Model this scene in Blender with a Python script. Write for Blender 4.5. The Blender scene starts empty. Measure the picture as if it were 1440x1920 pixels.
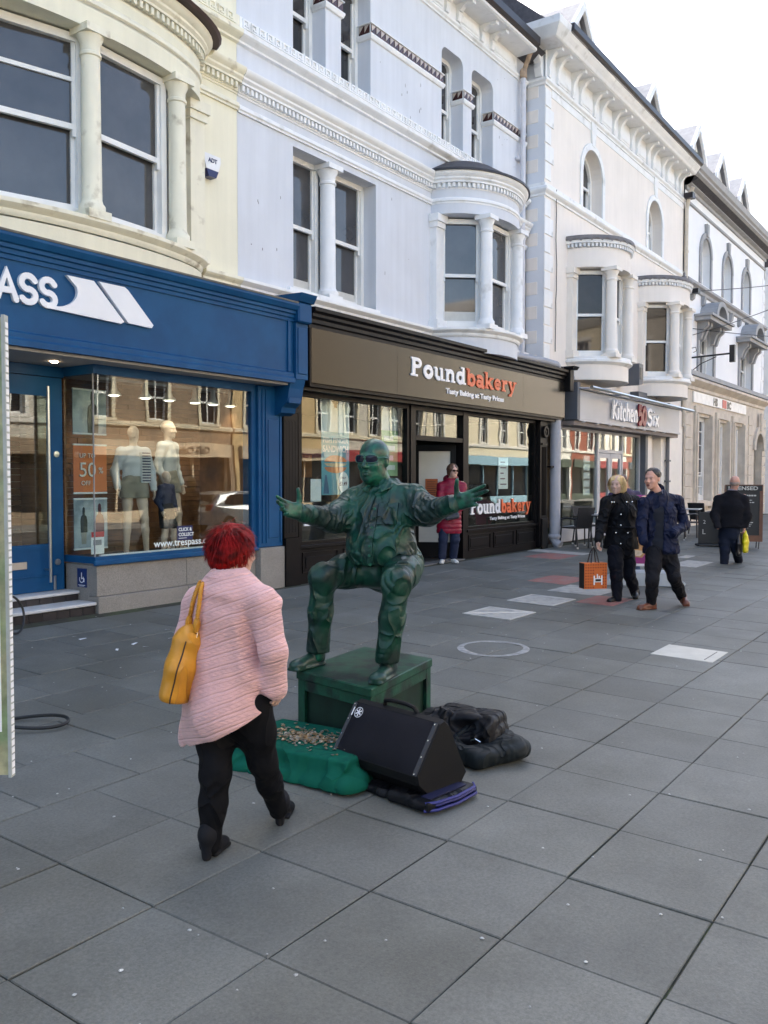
import bpy, bmesh, math, random
import numpy as np
from mathutils import Vector, Matrix
R = math.radians
PI = math.pi
random.seed(7)
rng = np.random.default_rng(11)
scene = bpy.context.scene
col = scene.collection

# ------------------------------------------------------------------ camera
cam_d = bpy.data.cameras.new('camera')
cam = bpy.data.objects.new('camera', cam_d)
col.objects.link(cam)
cam_d.sensor_fit = 'VERTICAL'
cam_d.sensor_height = 24.0
cam_d.lens = 24.0 * 1650 / 1920
cam_d.clip_start = 0.05
cam_d.clip_end = 2000
CAM_H = 1.71
_y, _p = R(35.0), R(2.19)
_fw = Vector((math.cos(_y) * math.cos(_p), math.sin(_y) * math.cos(_p), -math.sin(_p)))
cam.location = (0, 0, CAM_H)
cam.rotation_euler = _fw.to_track_quat('-Z', 'Y').to_euler()
scene.camera = cam

# ------------------------------------------------------------------ sky, sun, exposure
SUN_EL = R(37)
SUN_AZ = R(60)          # measured from +X (along the street) towards +Y (behind the shops)
world = bpy.data.worlds.new('World')
scene.world = world
world.use_nodes = True
nt = world.node_tree
for n in list(nt.nodes):
    nt.nodes.remove(n)
sky = nt.nodes.new('ShaderNodeTexSky')
sky.sky_type = 'NISHITA'
sky.sun_disc = False
sky.sun_elevation = SUN_EL
sky.sun_rotation = PI / 2 - SUN_AZ
sky.air_density = 1.0
sky.dust_density = 5.0
sky.ozone_density = 0.6
bg = nt.nodes.new('ShaderNodeBackground')
bg.inputs['Strength'].default_value = 0.15
wo = nt.nodes.new('ShaderNodeOutputWorld')
nt.links.new(sky.outputs[0], bg.inputs[0])
nt.links.new(bg.outputs[0], wo.inputs[0])
sun_d = bpy.data.lights.new('sun', 'SUN')
sun_d.energy = 3.2
sun_d.angle = R(0.5)
sun_d.color = (1.0, 0.95, 0.86)
sun = bpy.data.objects.new('sun', sun_d)
col.objects.link(sun)
_to = Vector((math.cos(SUN_EL) * math.cos(SUN_AZ), math.cos(SUN_EL) * math.sin(SUN_AZ), math.sin(SUN_EL)))
sun.rotation_euler = _to.to_track_quat('Z', 'Y').to_euler()
sun.location = _to * 60
vs = scene.view_settings
vs.view_transform = 'Standard'
vs.look = 'None'
vs.gamma = 1.0
vs.use_curve_mapping = False
vs.exposure = 2.05

SLOPE = 0.0275
def gz(y):
    return SLOPE * y

# ------------------------------------------------------------------ materials
MATS = {}
def mat(name, c, rough=0.6, var=0.12, scale=4.0, bump=0.0, bscale=60.0, metal=0.0, spec=0.5, coat=0.0,
        streak=0.0, c2=None, c2scale=3.0, c2lo=0.45, c2hi=0.6, rnd=0.0, emit=None, detail=4.0, dist=0.004, crease=0.0, cscale=6.0):
    if name in MATS:
        return MATS[name]
    m = bpy.data.materials.new(name)
    m.use_nodes = True
    t = m.node_tree
    L = t.links.new
    b = t.nodes['Principled BSDF']
    b.inputs['Roughness'].default_value = rough
    b.inputs['Metallic'].default_value = metal
    b.inputs['Specular IOR Level'].default_value = spec
    b.inputs['Coat Weight'].default_value = coat
    tc = t.nodes.new('ShaderNodeTexCoord')
    out = None
    rgb = t.nodes.new('ShaderNodeRGB')
    rgb.outputs[0].default_value = (c[0], c[1], c[2], 1)
    out = rgb.outputs[0]
    if c2 is not None:
        nz = t.nodes.new('ShaderNodeTexNoise')
        nz.inputs['Scale'].default_value = c2scale
        nz.inputs['Detail'].default_value = detail
        L(tc.outputs['Object'], nz.inputs['Vector'])
        mr = t.nodes.new('ShaderNodeMapRange')
        mr.inputs['From Min'].default_value = c2lo
        mr.inputs['From Max'].default_value = c2hi
        L(nz.outputs['Fac'], mr.inputs['Value'])
        mx = t.nodes.new('ShaderNodeMix')
        mx.data_type = 'RGBA'
        L(mr.outputs[0], mx.inputs['Factor'])
        L(out, mx.inputs['A'])
        mx.inputs['B'].default_value = (c2[0], c2[1], c2[2], 1)
        out = mx.outputs['Result']
    val = None
    if var:
        nz = t.nodes.new('ShaderNodeTexNoise')
        nz.inputs['Scale'].default_value = scale
        nz.inputs['Detail'].default_value = 6
        nz.inputs['Roughness'].default_value = 0.6
        L(tc.outputs['Object'], nz.inputs['Vector'])
        mr = t.nodes.new('ShaderNodeMapRange')
        mr.inputs['From Min'].default_value = 0.3
        mr.inputs['From Max'].default_value = 0.7
        mr.inputs['To Min'].default_value = 1 - var
        mr.inputs['To Max'].default_value = 1 + var
        L(nz.outputs['Fac'], mr.inputs['Value'])
        val = mr.outputs[0]
    if streak:
        mp = t.nodes.new('ShaderNodeMapping')
        mp.inputs['Scale'].default_value = (5, 5, 0.35)
        L(tc.outputs['Object'], mp.inputs['Vector'])
        nz = t.nodes.new('ShaderNodeTexNoise')
        nz.inputs['Scale'].default_value = 1.6
        nz.inputs['Detail'].default_value = 5
        L(mp.outputs[0], nz.inputs['Vector'])
        mr = t.nodes.new('ShaderNodeMapRange')
        mr.inputs['From Min'].default_value = 0.35
        mr.inputs['From Max'].default_value = 0.75
        mr.inputs['To Min'].default_value = 1
        mr.inputs['To Max'].default_value = 1 - streak
        L(nz.outputs['Fac'], mr.inputs['Value'])
        if val is None:
            val = mr.outputs[0]
        else:
            mm = t.nodes.new('ShaderNodeMath')
            mm.operation = 'MULTIPLY'
            L(val, mm.inputs[0]); L(mr.outputs[0], mm.inputs[1])
            val = mm.outputs[0]
    if rnd:
        oi = t.nodes.new('ShaderNodeObjectInfo')
        mr = t.nodes.new('ShaderNodeMapRange')
        mr.inputs['To Min'].default_value = 1 - rnd
        mr.inputs['To Max'].default_value = 1 + rnd
        L(oi.outputs['Random'], mr.inputs['Value'])
        if val is None:
            val = mr.outputs[0]
        else:
            mm = t.nodes.new('ShaderNodeMath')
            mm.operation = 'MULTIPLY'
            L(val, mm.inputs[0]); L(mr.outputs[0], mm.inputs[1])
            val = mm.outputs[0]
    if val is not None:
        hs = t.nodes.new('ShaderNodeHueSaturation')
        L(out, hs.inputs['Color']); L(val, hs.inputs['Value'])
        out = hs.outputs[0]
    L(out, b.inputs['Base Color'])
    if bump:
        nz = t.nodes.new('ShaderNodeTexNoise')
        nz.inputs['Scale'].default_value = bscale
        nz.inputs['Detail'].default_value = 5
        L(tc.outputs['Object'], nz.inputs['Vector'])
        bp = t.nodes.new('ShaderNodeBump')
        bp.inputs['Strength'].default_value = bump
        bp.inputs['Distance'].default_value = dist
        L(nz.outputs['Fac'], bp.inputs['Height'])
        L(bp.outputs[0], b.inputs['Normal'])
    if crease:          # sharp cloth creases
        mp = t.nodes.new('ShaderNodeMapping')
        mp.inputs['Scale'].default_value = (1, 1, .75)
        L(tc.outputs['Object'], mp.inputs['Vector'])
        nz = t.nodes.new('ShaderNodeTexNoise')
        nz.inputs['Scale'].default_value = cscale
        nz.inputs['Detail'].default_value = 1.5
        nz.inputs['Distortion'].default_value = .8
        L(mp.outputs[0], nz.inputs['Vector'])
        def mth(op, x, y):
            q = t.nodes.new('ShaderNodeMath'); q.operation = op
            L(x, q.inputs[0]); q.inputs[1].default_value = y
            return q.outputs[0]
        e = mth('MINIMUM', mth('MULTIPLY', mth('ABSOLUTE', mth('SUBTRACT', nz.outputs['Fac'], .5), 0), 7.0), 1.0)
        e = mth('POWER', e, .7)
        b2 = t.nodes.new('ShaderNodeBump')
        b2.invert = True
        b2.inputs['Strength'].default_value = 1.0
        b2.inputs['Distance'].default_value = crease
        L(e, b2.inputs['Height'])
        if bump:
            L(bp.outputs[0], b2.inputs['Normal'])
        L(b2.outputs[0], b.inputs['Normal'])
    if emit:
        b.inputs['Emission Color'].default_value = (emit[0], emit[1], emit[2], 1)
        b.inputs['Emission Strength'].default_value = emit[3]
    MATS[name] = m
    return m

def glass_mat(name, tint=(0.9, 0.95, 0.93), ior=1.55, rough=0.0):
    m = bpy.data.materials.new(name)
    m.use_nodes = True
    t = m.node_tree
    L = t.links.new
    for n in list(t.nodes):
        t.nodes.remove(n)
    o = t.nodes.new('ShaderNodeOutputMaterial')
    tr = t.nodes.new('ShaderNodeBsdfTransparent')
    tr.inputs[0].default_value = (*tint, 1)
    gl = t.nodes.new('ShaderNodeBsdfGlossy')
    gl.inputs['Roughness'].default_value = rough
    lw = t.nodes.new('ShaderNodeLayerWeight')       # 1 - |cos|, the same from both sides of the pane
    lw.inputs['Blend'].default_value = 0.5
    pw = t.nodes.new('ShaderNodeMath'); pw.operation = 'POWER'; pw.inputs[1].default_value = 5
    L(lw.outputs['Facing'], pw.inputs[0])
    fr = t.nodes.new('ShaderNodeMapRange')
    f0 = ((ior - 1) / (ior + 1)) ** 2
    fr.inputs['To Min'].default_value = f0
    L(pw.outputs[0], fr.inputs['Value'])
    tc = t.nodes.new('ShaderNodeTexCoord')
    nz = t.nodes.new('ShaderNodeTexNoise')
    nz.inputs['Scale'].default_value = 1.3
    nz.inputs['Detail'].default_value = 1
    L(tc.outputs['Object'], nz.inputs['Vector'])
    bp = t.nodes.new('ShaderNodeBump')
    bp.inputs['Strength'].default_value = 0.06
    bp.inputs['Distance'].default_value = 0.02
    L(nz.outputs['Fac'], bp.inputs['Height'])
    L(bp.outputs[0], gl.inputs['Normal'])
    mx = t.nodes.new('ShaderNodeMixShader')
    L(fr.outputs[0], mx.inputs[0]); L(tr.outputs[0], mx.inputs[1]); L(gl.outputs[0], mx.inputs[2])
    L(mx.outputs[0], o.inputs[0])
    MATS[name] = m
    return m

# ------------------------------------------------------------------ mesh builder
class MB:
    def __init__(self):
        self.v = []
        self.f = []
    def add(self, vs, fs):
        n = len(self.v)
        self.v += [tuple(p) for p in vs]
        self.f += [tuple(i + n for i in f) for f in fs]
        return self
    def box(self, x0, x1, y0, y1, z0, z1):
        vs = [(x, y, z) for z in (z0, z1) for y in (y0, y1) for x in (x0, x1)]
        return self.add(vs, [(0, 2, 3, 1), (4, 5, 7, 6), (0, 1, 5, 4), (2, 6, 7, 3), (0, 4, 6, 2), (1, 3, 7, 5)])
    def bevbox(self, x0, x1, y0, y1, z0, z1, b=0.01):
        # box with chamfered edges
        c = Vector(((x0 + x1) / 2, (y0 + y1) / 2, (z0 + z1) / 2))
        h = Vector(((x1 - x0) / 2, (y1 - y0) / 2, (z1 - z0) / 2))
        b = min(b, min(h) * 0.9)
        vs = []
        idx = {}
        for sx in (-1, 1):
            for sy in (-1, 1):
                for sz in (-1, 1):
                    for a in range(3):
                        p = [sx * h.x, sy * h.y, sz * h.z]
                        s = (sx, sy, sz)
                        for k in range(3):
                            if k != a:
                                p[k] -= s[k] * b
                        idx[(sx, sy, sz, a)] = len(vs)
                        vs.append((c.x + p[0], c.y + p[1], c.z + p[2]))
        fs = []
        for a in range(3):
            o = [k for k in range(3) if k != a]
            for s in (-1, 1):
                q = []
                for d in ((-1, -1), (1, -1), (1, 1), (-1, 1)):
                    k = [0, 0, 0]
                    k[a] = s; k[o[0]] = d[0]; k[o[1]] = d[1]
                    q.append(idx[(*k, a)])
                flip = (s < 0) ^ (a == 1)
                fs.append(tuple(reversed(q)) if flip else tuple(q))
        for a in range(3):          # edges along axis a
            o = [k for k in range(3) if k != a]
            for s0 in (-1, 1):
                for s1 in (-1, 1):
                    def K(t, ax):
                        k = [0, 0, 0]
                        k[a] = t; k[o[0]] = s0; k[o[1]] = s1
                        return idx[(*k, ax)]
                    q = (K(-1, o[0]), K(1, o[0]), K(1, o[1]), K(-1, o[1]))
                    flip = (s0 * s1 < 0) ^ (a == 1)
                    fs.append(tuple(reversed(q)) if not flip else q)
        for sx in (-1, 1):
            for sy in (-1, 1):
                for sz in (-1, 1):
                    q = [idx[(sx, sy, sz, a)] for a in range(3)]
                    fs.append(tuple(q) if sx * sy * sz > 0 else tuple(reversed(q)))
        return self.add(vs, fs)
    def prism(self, poly, y0, y1, axis='y'):
        # poly in (x,z) for axis y ; (x,y) for axis z ; (y,z) for axis x
        n = len(poly)
        def P(a, b, t):
            return (a, t, b) if axis == 'y' else ((a, b, t) if axis == 'z' else (t, a, b))
        vs = [P(a, b, y0) for a, b in poly] + [P(a, b, y1) for a, b in poly]
        fs = [tuple(range(n)), tuple(range(2 * n - 1, n - 1, -1))]
        for i in range(n):
            j = (i + 1) % n
            fs.append((i, i + n, j + n, j))
        return self.add(vs, fs)
    def lathe(self, prof, cx, cy, cz=0, seg=20, a0=0, a1=2 * PI):
        full = abs(a1 - a0 - 2 * PI) < 1e-6
        m = seg if full else seg + 1
        vs, fs = [], []
        for k in range(m):
            a = a0 + (a1 - a0) * k / seg
            for r, z in prof:
                vs.append((cx + r * math.cos(a), cy + r * math.sin(a), cz + z))
        n = len(prof)
        for k in range(seg):
            k2 = (k + 1) % m
            for i in range(n - 1):
                fs.append((k * n + i, k2 * n + i, k2 * n + i + 1, k * n + i + 1))
        if full:
            if prof[0][0] > 1e-5:
                fs.append(tuple(k * n for k in range(m - 1, -1, -1)))
            if prof[-1][0] > 1e-5:
                fs.append(tuple(k * n + n - 1 for k in range(m)))
        return self.add(vs, fs)
    def tube(self, pts, r, seg=8, closed=False, caps=True):
        pts = [Vector(p) for p in pts]
        n = len(pts)
        rs = r if isinstance(r, (list, tuple)) else [r] * n
        vs, fs = [], []
        prev = None
        for i, p in enumerate(pts):
            if closed:
                d = pts[(i + 1) % n] - pts[i - 1]
            else:
                d = pts[min(i + 1, n - 1)] - pts[max(i - 1, 0)]
            d.normalize()
            if prev is None:
                up = Vector((0, 0, 1)) if abs(d.z) < 0.9 else Vector((1, 0, 0))
                a = d.cross(up).normalized()
            else:
                a = (prev - d * prev.dot(d)).normalized()
            prev = a
            b = d.cross(a)
            for k in range(seg):
                t = 2 * PI * k / seg
                vs.append(p + (a * math.cos(t) + b * math.sin(t)) * rs[i])
        m = n if closed else n - 1
        for i in range(m):
            j = (i + 1) % n
            for k in range(seg):
                k2 = (k + 1) % seg
                fs.append((i * seg + k, i * seg + k2, j * seg + k2, j * seg + k))
        if caps and not closed:
            fs.append(tuple(range(seg - 1, -1, -1)))
            fs.append(tuple((n - 1) * seg + k for k in range(seg)))
        return self.add(vs, fs)
    def sweep(self, prof, path, caps=True):
        # prof: [(out, z)], path: [(x, y, nx, ny)]
        n = len(prof)
        vs, fs = [], []
        for (x, y, nx, ny) in path:
            for o, z in prof:
                vs.append((x + nx * o, y + ny * o, z))
        for i in range(len(path) - 1):
            for k in range(n - 1):
                fs.append((i * n + k, i * n + k + 1, (i + 1) * n + k + 1, (i + 1) * n + k))
        if caps:
            fs.append(tuple(range(n)))
            fs.append(tuple((len(path) - 1) * n + k for k in range(n - 1, -1, -1)))
        return self.add(vs, fs)
    def quad(self, a, b, c, d):
        return self.add([a, b, c, d], [(0, 1, 2, 3)])
    def mesh(self, name, m=None, smooth=False):
        me = bpy.data.meshes.new(name)
        me.from_pydata(self.v, [], self.f)
        if m is not None:
            me.materials.append(m)
        bm = bmesh.new()
        bm.from_mesh(me)
        bmesh.ops.recalc_face_normals(bm, faces=bm.faces)
        bm.to_mesh(me)
        bm.free()
        if smooth:
            me.polygons.foreach_set('use_smooth', [True] * len(me.polygons))
            if hasattr(me, 'set_sharp_from_angle'):
                me.set_sharp_from_angle(angle=R(40))
        me.update()
        return me
    def build(self, name, m, parent=None, smooth=False, loc=None):
        o = bpy.data.objects.new(name, self.mesh(name, m, smooth))
        col.objects.link(o)
        if loc is not None:
            o.location = loc
        if parent is not None:
            o.parent = parent
        return o

def link(name, me, parent=None, loc=None, rotz=None):
    o = bpy.data.objects.new(name, me)
    col.objects.link(o)
    if loc is not None:
        o.location = loc
    if rotz is not None:
        o.rotation_euler = (0, 0, rotz)
    if parent is not None:
        o.parent = parent
    return o

def thing(name, label, cat, loc=(0, 0, 0), rotz=0, group=None):
    o = bpy.data.objects.new(name, None)
    o.empty_display_size = 0.1
    col.objects.link(o)
    o.location = loc
    o.rotation_euler = (0, 0, rotz)
    o['label'] = label
    o['category'] = cat
    if group:
        o['group'] = group
    return o
def tag(o, label, cat, group=None):
    o['label'] = label
    o['category'] = cat
    if group:
        o['group'] = group
    return o
def struct(o, kind='structure'):
    o['kind'] = kind
    return o
def copy_thing(src, label=None, loc=None, rotz=None):
    c = src.copy()
    col.objects.link(c)
    if label:
        c['label'] = label
    if loc is not None:
        c.location = loc
    if rotz is not None:
        c.rotation_euler = (0, 0, rotz)
    for ch in list(src.children):
        d = ch.copy()
        col.objects.link(d)
        d.parent = c
        for g in list(ch.children):
            e = g.copy()
            col.objects.link(e)
            e.parent = d
    return c

# ------------------------------------------------------------------ lettering
def text_mesh(s, size, m, depth=0.006, bold=0.0, align='LEFT', sx=1.0):
    cu = bpy.data.curves.new('lettering', 'FONT')
    cu.body = s
    cu.size = size
    cu.extrude = depth / 2
    cu.offset = bold
    cu.align_x = align
    cu.resolution_u = 3
    o = bpy.data.objects.new('lettering', cu)
    col.objects.link(o)
    bpy.context.view_layer.update()
    dg = bpy.context.evaluated_depsgraph_get()
    me = bpy.data.meshes.new_from_object(o.evaluated_get(dg))
    bpy.data.objects.remove(o)
    me.materials.clear()
    me.materials.append(m)
    if sx != 1.0:
        for v in me.vertices:
            v.co.x *= sx
    return me
def text(s, size, m, loc, parent=None, depth=0.006, bold=0.0, align='LEFT', width=None, rot=(PI / 2, 0, 0), name='lettering', sx=1.0):
    me = text_mesh(s, size, m, depth, bold, align, sx)
    if width:
        xs = [v.co.x for v in me.vertices]
        k = width / (max(xs) - min(xs))
        for v in me.vertices:
            v.co.x *= k
    o = bpy.data.objects.new(name, me)
    col.objects.link(o)
    o.location = loc
    o.rotation_euler = rot
    if parent is not None:
        o.parent = parent
    return o

def arc(cx, cy, rx, ry, a0, a1, n=14):
    return [(cx + rx * math.cos(R(a0 + (a1 - a0) * i / n)), cy + ry * math.sin(R(a0 + (a1 - a0) * i / n))) for i in range(n + 1)]
def ribbon(mb, pts, w, y0, y1, closed=False, X=lambda p: p):
    # a thick stroke in the (x,z) plane, extruded from y0 (front) to y1
    n = len(pts)
    P = [Vector(p) for p in pts]
    L, Rr = [], []
    for i in range(n):
        a = P[i] - P[i - 1] if (i > 0 or closed) else P[1] - P[0]
        b = P[(i + 1) % n] - P[i] if (i < n - 1 or closed) else P[-1] - P[-2]
        a.normalize(); b.normalize()
        t = (a + b)
        if t.length < 1e-4:
            t = a
        t.normalize()
        nn = Vector((-t.y, t.x))
        ww = w[i] if isinstance(w, (list, tuple)) else w
        k = 1 / max(0.6, abs(Vector((-a.y, a.x)).dot(nn)))
        L.append(P[i] + nn * ww / 2 * k); Rr.append(P[i] - nn * ww / 2 * k)
    vs = []
    for i in range(n):
        for p in (L[i], Rr[i]):
            q = X((p.x, p.y))
            vs.append((q[0], y0, q[1])); vs.append((q[0], y1, q[1]))
    fs = []
    m = n if closed else n - 1
    for i in range(m):
        j = (i + 1) % n
        a, b = 4 * i, 4 * j
        fs += [(a, b, b + 2, a + 2), (a, a + 1, b + 1, b), (a + 2, b + 2, b + 3, a + 3), (a + 1, a + 3, b + 3, b + 1)]
    if not closed:
        fs += [(0, 2, 3, 1), (4 * n - 4, 4 * n - 3, 4 * n - 1, 4 * n - 2)]
    mb.add(vs, fs)

# ------------------------------------------------------------------ signed-distance bodies
class Field:
    def __init__(self, lo, hi, h):
        self.lo = np.array(lo, np.float32)
        self.h = h
        n = np.ceil((np.array(hi) - lo) / h).astype(int) + 1
        self.n = n
        self.D = np.full(n, 1.0, np.float32)
        self.ax = [self.lo[i] + h * np.arange(n[i], dtype=np.float32) for i in range(3)]
    def block(self, lo, hi):
        a = np.clip(np.floor((np.array(lo) - self.lo) / self.h).astype(int), 0, self.n)
        b = np.clip(np.ceil((np.array(hi) - self.lo) / self.h).astype(int) + 1, 0, self.n)
        sl = tuple(slice(a[i], b[i]) for i in range(3))
        g = [self.ax[0][sl[0]][:, None, None], self.ax[1][sl[1]][None, :, None], self.ax[2][sl[2]][None, None, :]]
        return sl, g
    def put(self, sl, d, k, op='add'):
        o = self.D[sl]
        if o.size == 0:
            return
        if op == 'add':
            hh = np.maximum(k - np.abs(o - d), 0) / k
            self.D[sl] = np.minimum(o, d) - hh * hh * k * 0.25
        elif op == 'sub':
            d = -d
            hh = np.maximum(k - np.abs(o - d), 0) / k
            self.D[sl] = np.maximum(o, d) + hh * hh * k * 0.25
    def cone(self, a, b, ra, rb, k=0.02, op='add', flat=None):
        a = np.array(a, np.float32); b = np.array(b, np.float32)
        r = max(ra, rb) * (1 if flat is None else max(1, 1 / flat[1])) + 2 * k + 0.02
        sl, g = self.block(np.minimum(a, b) - r, np.maximum(a, b) + r)
        d = b - a
        q = [g[i] - a[i] for i in range(3)]
        s = 1.0
        if flat is not None:
            n = np.array(flat[0], np.float32); n = n / np.linalg.norm(n); s = flat[1]
            qn = q[0] * n[0] + q[1] * n[1] + q[2] * n[2]
            q = [q[i] + n[i] * qn * (s - 1) for i in range(3)]
            d = d + n * (d @ n) * (s - 1)
        L2 = float(d @ d) + 1e-9
        t = np.clip((q[0] * d[0] + q[1] * d[1] + q[2] * d[2]) / L2, 0, 1)
        dist = np.sqrt((q[0] - t * d[0]) ** 2 + (q[1] - t * d[1]) ** 2 + (q[2] - t * d[2]) ** 2) - (ra + t * (rb - ra))
        if s > 1:
            dist = dist / (0.5 + 0.5 * s)
        self.put(sl, dist, k, op)
    def chain(self, pts, rs, k=0.02, **kw):
        for i in range(len(pts) - 1):
            self.cone(pts[i], pts[i + 1], rs[i], rs[i + 1], k, **kw)
    def ell(self, c, r, k=0.02, op='add', axes=None):
        c = np.array(c, np.float32); r = np.array(r, np.float32)
        m = r.max() + 2 * k + 0.02
        sl, g = self.block(c - m, c + m)
        q = [g[i] - c[i] for i in range(3)]
        A = np.eye(3) if axes is None else np.array(axes)
        p = [q[0] * A[j][0] + q[1] * A[j][1] + q[2] * A[j][2] for j in range(3)]
        kk = np.sqrt(sum((p[j] / r[j]) ** 2 for j in range(3)))
        k2 = np.sqrt(sum((p[j] / r[j] ** 2) ** 2 for j in range(3))) + 1e-6
        d = kk * (kk - 1) / k2
        self.put(sl, d.astype(np.float32), k, op)
    def loft(self, pts, ws, ds, lat, k=0.02, op='add'):
        # elliptical torso: points, half widths along lat, half depths across
        lat = np.array(lat, np.float32)
        for i in range(len(pts) - 1):
            a = np.array(pts[i], np.float32); b = np.array(pts[i + 1], np.float32)
            m = max(ws[i], ws[i + 1], ds[i], ds[i + 1]) + 2 * k + 0.03
            sl, g = self.block(np.minimum(a, b) - m, np.maximum(a, b) + m)
            d = b - a
            L = np.linalg.norm(d); u = d / L
            l = lat - u * (lat @ u); l /= np.linalg.norm(l)
            f = np.cross(u, l)
            q = [g[j] - a[j] for j in range(3)]
            z = q[0] * u[0] + q[1] * u[1] + q[2] * u[2]
            t = np.clip(z / L, 0, 1)
            x = q[0] * l[0] + q[1] * l[1] + q[2] * l[2]
            y = q[0] * f[0] + q[1] * f[1] + q[2] * f[2]
            w = ws[i] + t * (ws[i + 1] - ws[i]); dd = ds[i] + t * (ds[i + 1] - ds[i])
            zo = z - t * L
            mm = np.minimum(w, dd)
            e = np.sqrt((x / w) ** 2 + (y / dd) ** 2 + (zo / mm) ** 2)
            self.put(sl, ((e - 1) * mm).astype(np.float32), k, op)
    def box(self, c, half, axes=None, r=0.01, k=0.01, op='add'):
        c = np.array(c, np.float32)
        m = float(np.linalg.norm(half)) + 2 * k + 0.02
        sl, g = self.block(c - m, c + m)
        q = [g[i] - c[i] for i in range(3)]
        A = np.eye(3) if axes is None else np.array(axes)
        p = [np.abs(q[0] * A[j][0] + q[1] * A[j][1] + q[2] * A[j][2]) - (half[j] - r) for j in range(3)]
        out = np.sqrt(sum(np.maximum(x, 0) ** 2 for x in p)) + np.minimum(np.maximum(np.maximum(p[0], p[1]), p[2]), 0) - r
        self.put(sl, out.astype(np.float32), k, op)
    def cut(self, p, n, k=0.004):
        # keep the side where (x-p).n < 0
        p = np.array(p, np.float32); n = np.array(n, np.float32); n = n / np.linalg.norm(n)
        d = (self.ax[0][:, None, None] - p[0]) * n[0] + (self.ax[1][None, :, None] - p[1]) * n[1] + (self.ax[2][None, None, :] - p[2]) * n[2]
        self.D = np.maximum(self.D, d.astype(np.float32))
    def wrinkle(self, amp, freq, axis=(0, 0, 1), seed=0, warp=1.5, where=None, ridge=False):
        r = np.random.default_rng(seed)
        near = np.abs(self.D) < 0.04
        I = np.argwhere(near)
        if len(I) == 0:
            return
        P = self.lo + I * self.h
        ax = np.array(axis, float); ax /= np.linalg.norm(ax)
        w = np.zeros(len(P))
        for j in range(3):
            kv = r.normal(size=3) * freq * 0.35
            w += np.sin(P @ kv + r.uniform(0, 6))
        w2 = np.zeros(len(P))
        for j in range(3):
            kv = r.normal(size=3) * freq * 0.3
            w2 += np.sin(P @ kv + r.uniform(0, 6))
        s = np.sin(P @ ax * freq + warp * w)
        s = 1 - 2 * np.abs(s) ** .55 if ridge else np.sign(s) * np.abs(s) ** 0.8
        v = amp * s * (0.5 + 0.25 * np.clip(w2, -2, 2))
        if where is not None:
            v = v * where(P)
        self.D[I[:, 0], I[:, 1], I[:, 2]] += v.astype(np.float32)
    def surface(self, smooth=1):
        D = self.D
        D[0], D[-1] = np.maximum(D[0], .01), np.maximum(D[-1], .01)
        D[:, 0], D[:, -1] = np.maximum(D[:, 0], .01), np.maximum(D[:, -1], .01)
        D[:, :, 0], D[:, :, -1] = np.maximum(D[:, :, 0], .01), np.maximum(D[:, :, -1], .01)
        S = D < 0
        n = np.array(D.shape)
        c = np.zeros(n - 1, np.int8)
        for dx in (0, 1):
            for dy in (0, 1):
                for dz in (0, 1):
                    c += S[dx:n[0] - 1 + dx, dy:n[1] - 1 + dy, dz:n[2] - 1 + dz]
        cells = np.argwhere((c > 0) & (c < 8))
        idx = np.full(n - 1, -1, np.int64)
        idx[cells[:, 0], cells[:, 1], cells[:, 2]] = np.arange(len(cells))
        acc = np.zeros((len(cells), 3)); cnt = np.zeros(len(cells))
        corners = [(a, b, d) for a in (0, 1) for b in (0, 1) for d in (0, 1)]
        for p in corners:
            for a in range(3):
                if p[a] == 0:
                    q = list(p); q[a] = 1
                    d0 = D[cells[:, 0] + p[0], cells[:, 1] + p[1], cells[:, 2] + p[2]]
                    d1 = D[cells[:, 0] + q[0], cells[:, 1] + q[1], cells[:, 2] + q[2]]
                    m = (d0 < 0) != (d1 < 0)
                    t = np.where(m, d0 / np.where(m, d0 - d1, 1), 0)
                    pos = np.repeat(np.array(p, float)[None], len(cells), 0)
                    pos[:, a] += t
                    acc[m] += pos[m]; cnt[m] += 1
        V = self.lo + (cells + acc / np.maximum(cnt, 1)[:, None]) * self.h
        Q = []
        for a in range(3):
            b, d = (a + 1) % 3, (a + 2) % 3
            s0 = [slice(None)] * 3; s1 = [slice(None)] * 3
            s0[a] = slice(0, -1); s1[a] = slice(1, None)
            e = S[tuple(s0)] != S[tuple(s1)]
            E = np.argwhere(e)
            ok = (E[:, b] > 0) & (E[:, d] > 0) & (E[:, b] < n[b] - 1) & (E[:, d] < n[d] - 1)
            E = E[ok]
            def I(db, dd):
                T = E.copy(); T[:, b] += db; T[:, d] += dd
                return idx[T[:, 0], T[:, 1], T[:, 2]]
            q = np.stack([I(-1, -1), I(0, -1), I(0, 0), I(-1, 0)], 1)
            ins = S[E[:, 0], E[:, 1], E[:, 2]]
            q[~ins] = q[~ins][:, ::-1]
            Q.append(q)
        Q = np.concatenate(Q)
        for _ in range(smooth):
            A = np.zeros_like(V); C = np.zeros(len(V))
            for i in range(4):
                j = (i + 1) % 4
                np.add.at(A, Q[:, i], V[Q[:, j]]); np.add.at(C, Q[:, i], 1)
                np.add.at(A, Q[:, j], V[Q[:, i]]); np.add.at(C, Q[:, j], 1)
            V = V * 0.5 + 0.5 * A / np.maximum(C, 1)[:, None]
        return V, Q
    def build(self, name, m, parent=None, smooth=1, org=(0, 0, 0)):
        V, Q = self.surface(smooth)
        V = V - np.array(org)
        me = bpy.data.meshes.new(name)
        me.vertices.add(len(V)); me.vertices.foreach_set('co', V.astype(np.float32).ravel())
        me.loops.add(Q.size); me.loops.foreach_set('vertex_index', Q.astype(np.int32).ravel())
        me.polygons.add(len(Q))
        me.polygons.foreach_set('loop_start', np.arange(0, Q.size, 4, dtype=np.int32))
        me.polygons.foreach_set('use_smooth', np.ones(len(Q), bool))
        me.update(calc_edges=True)
        me.validate()
        me.materials.append(m)
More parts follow.
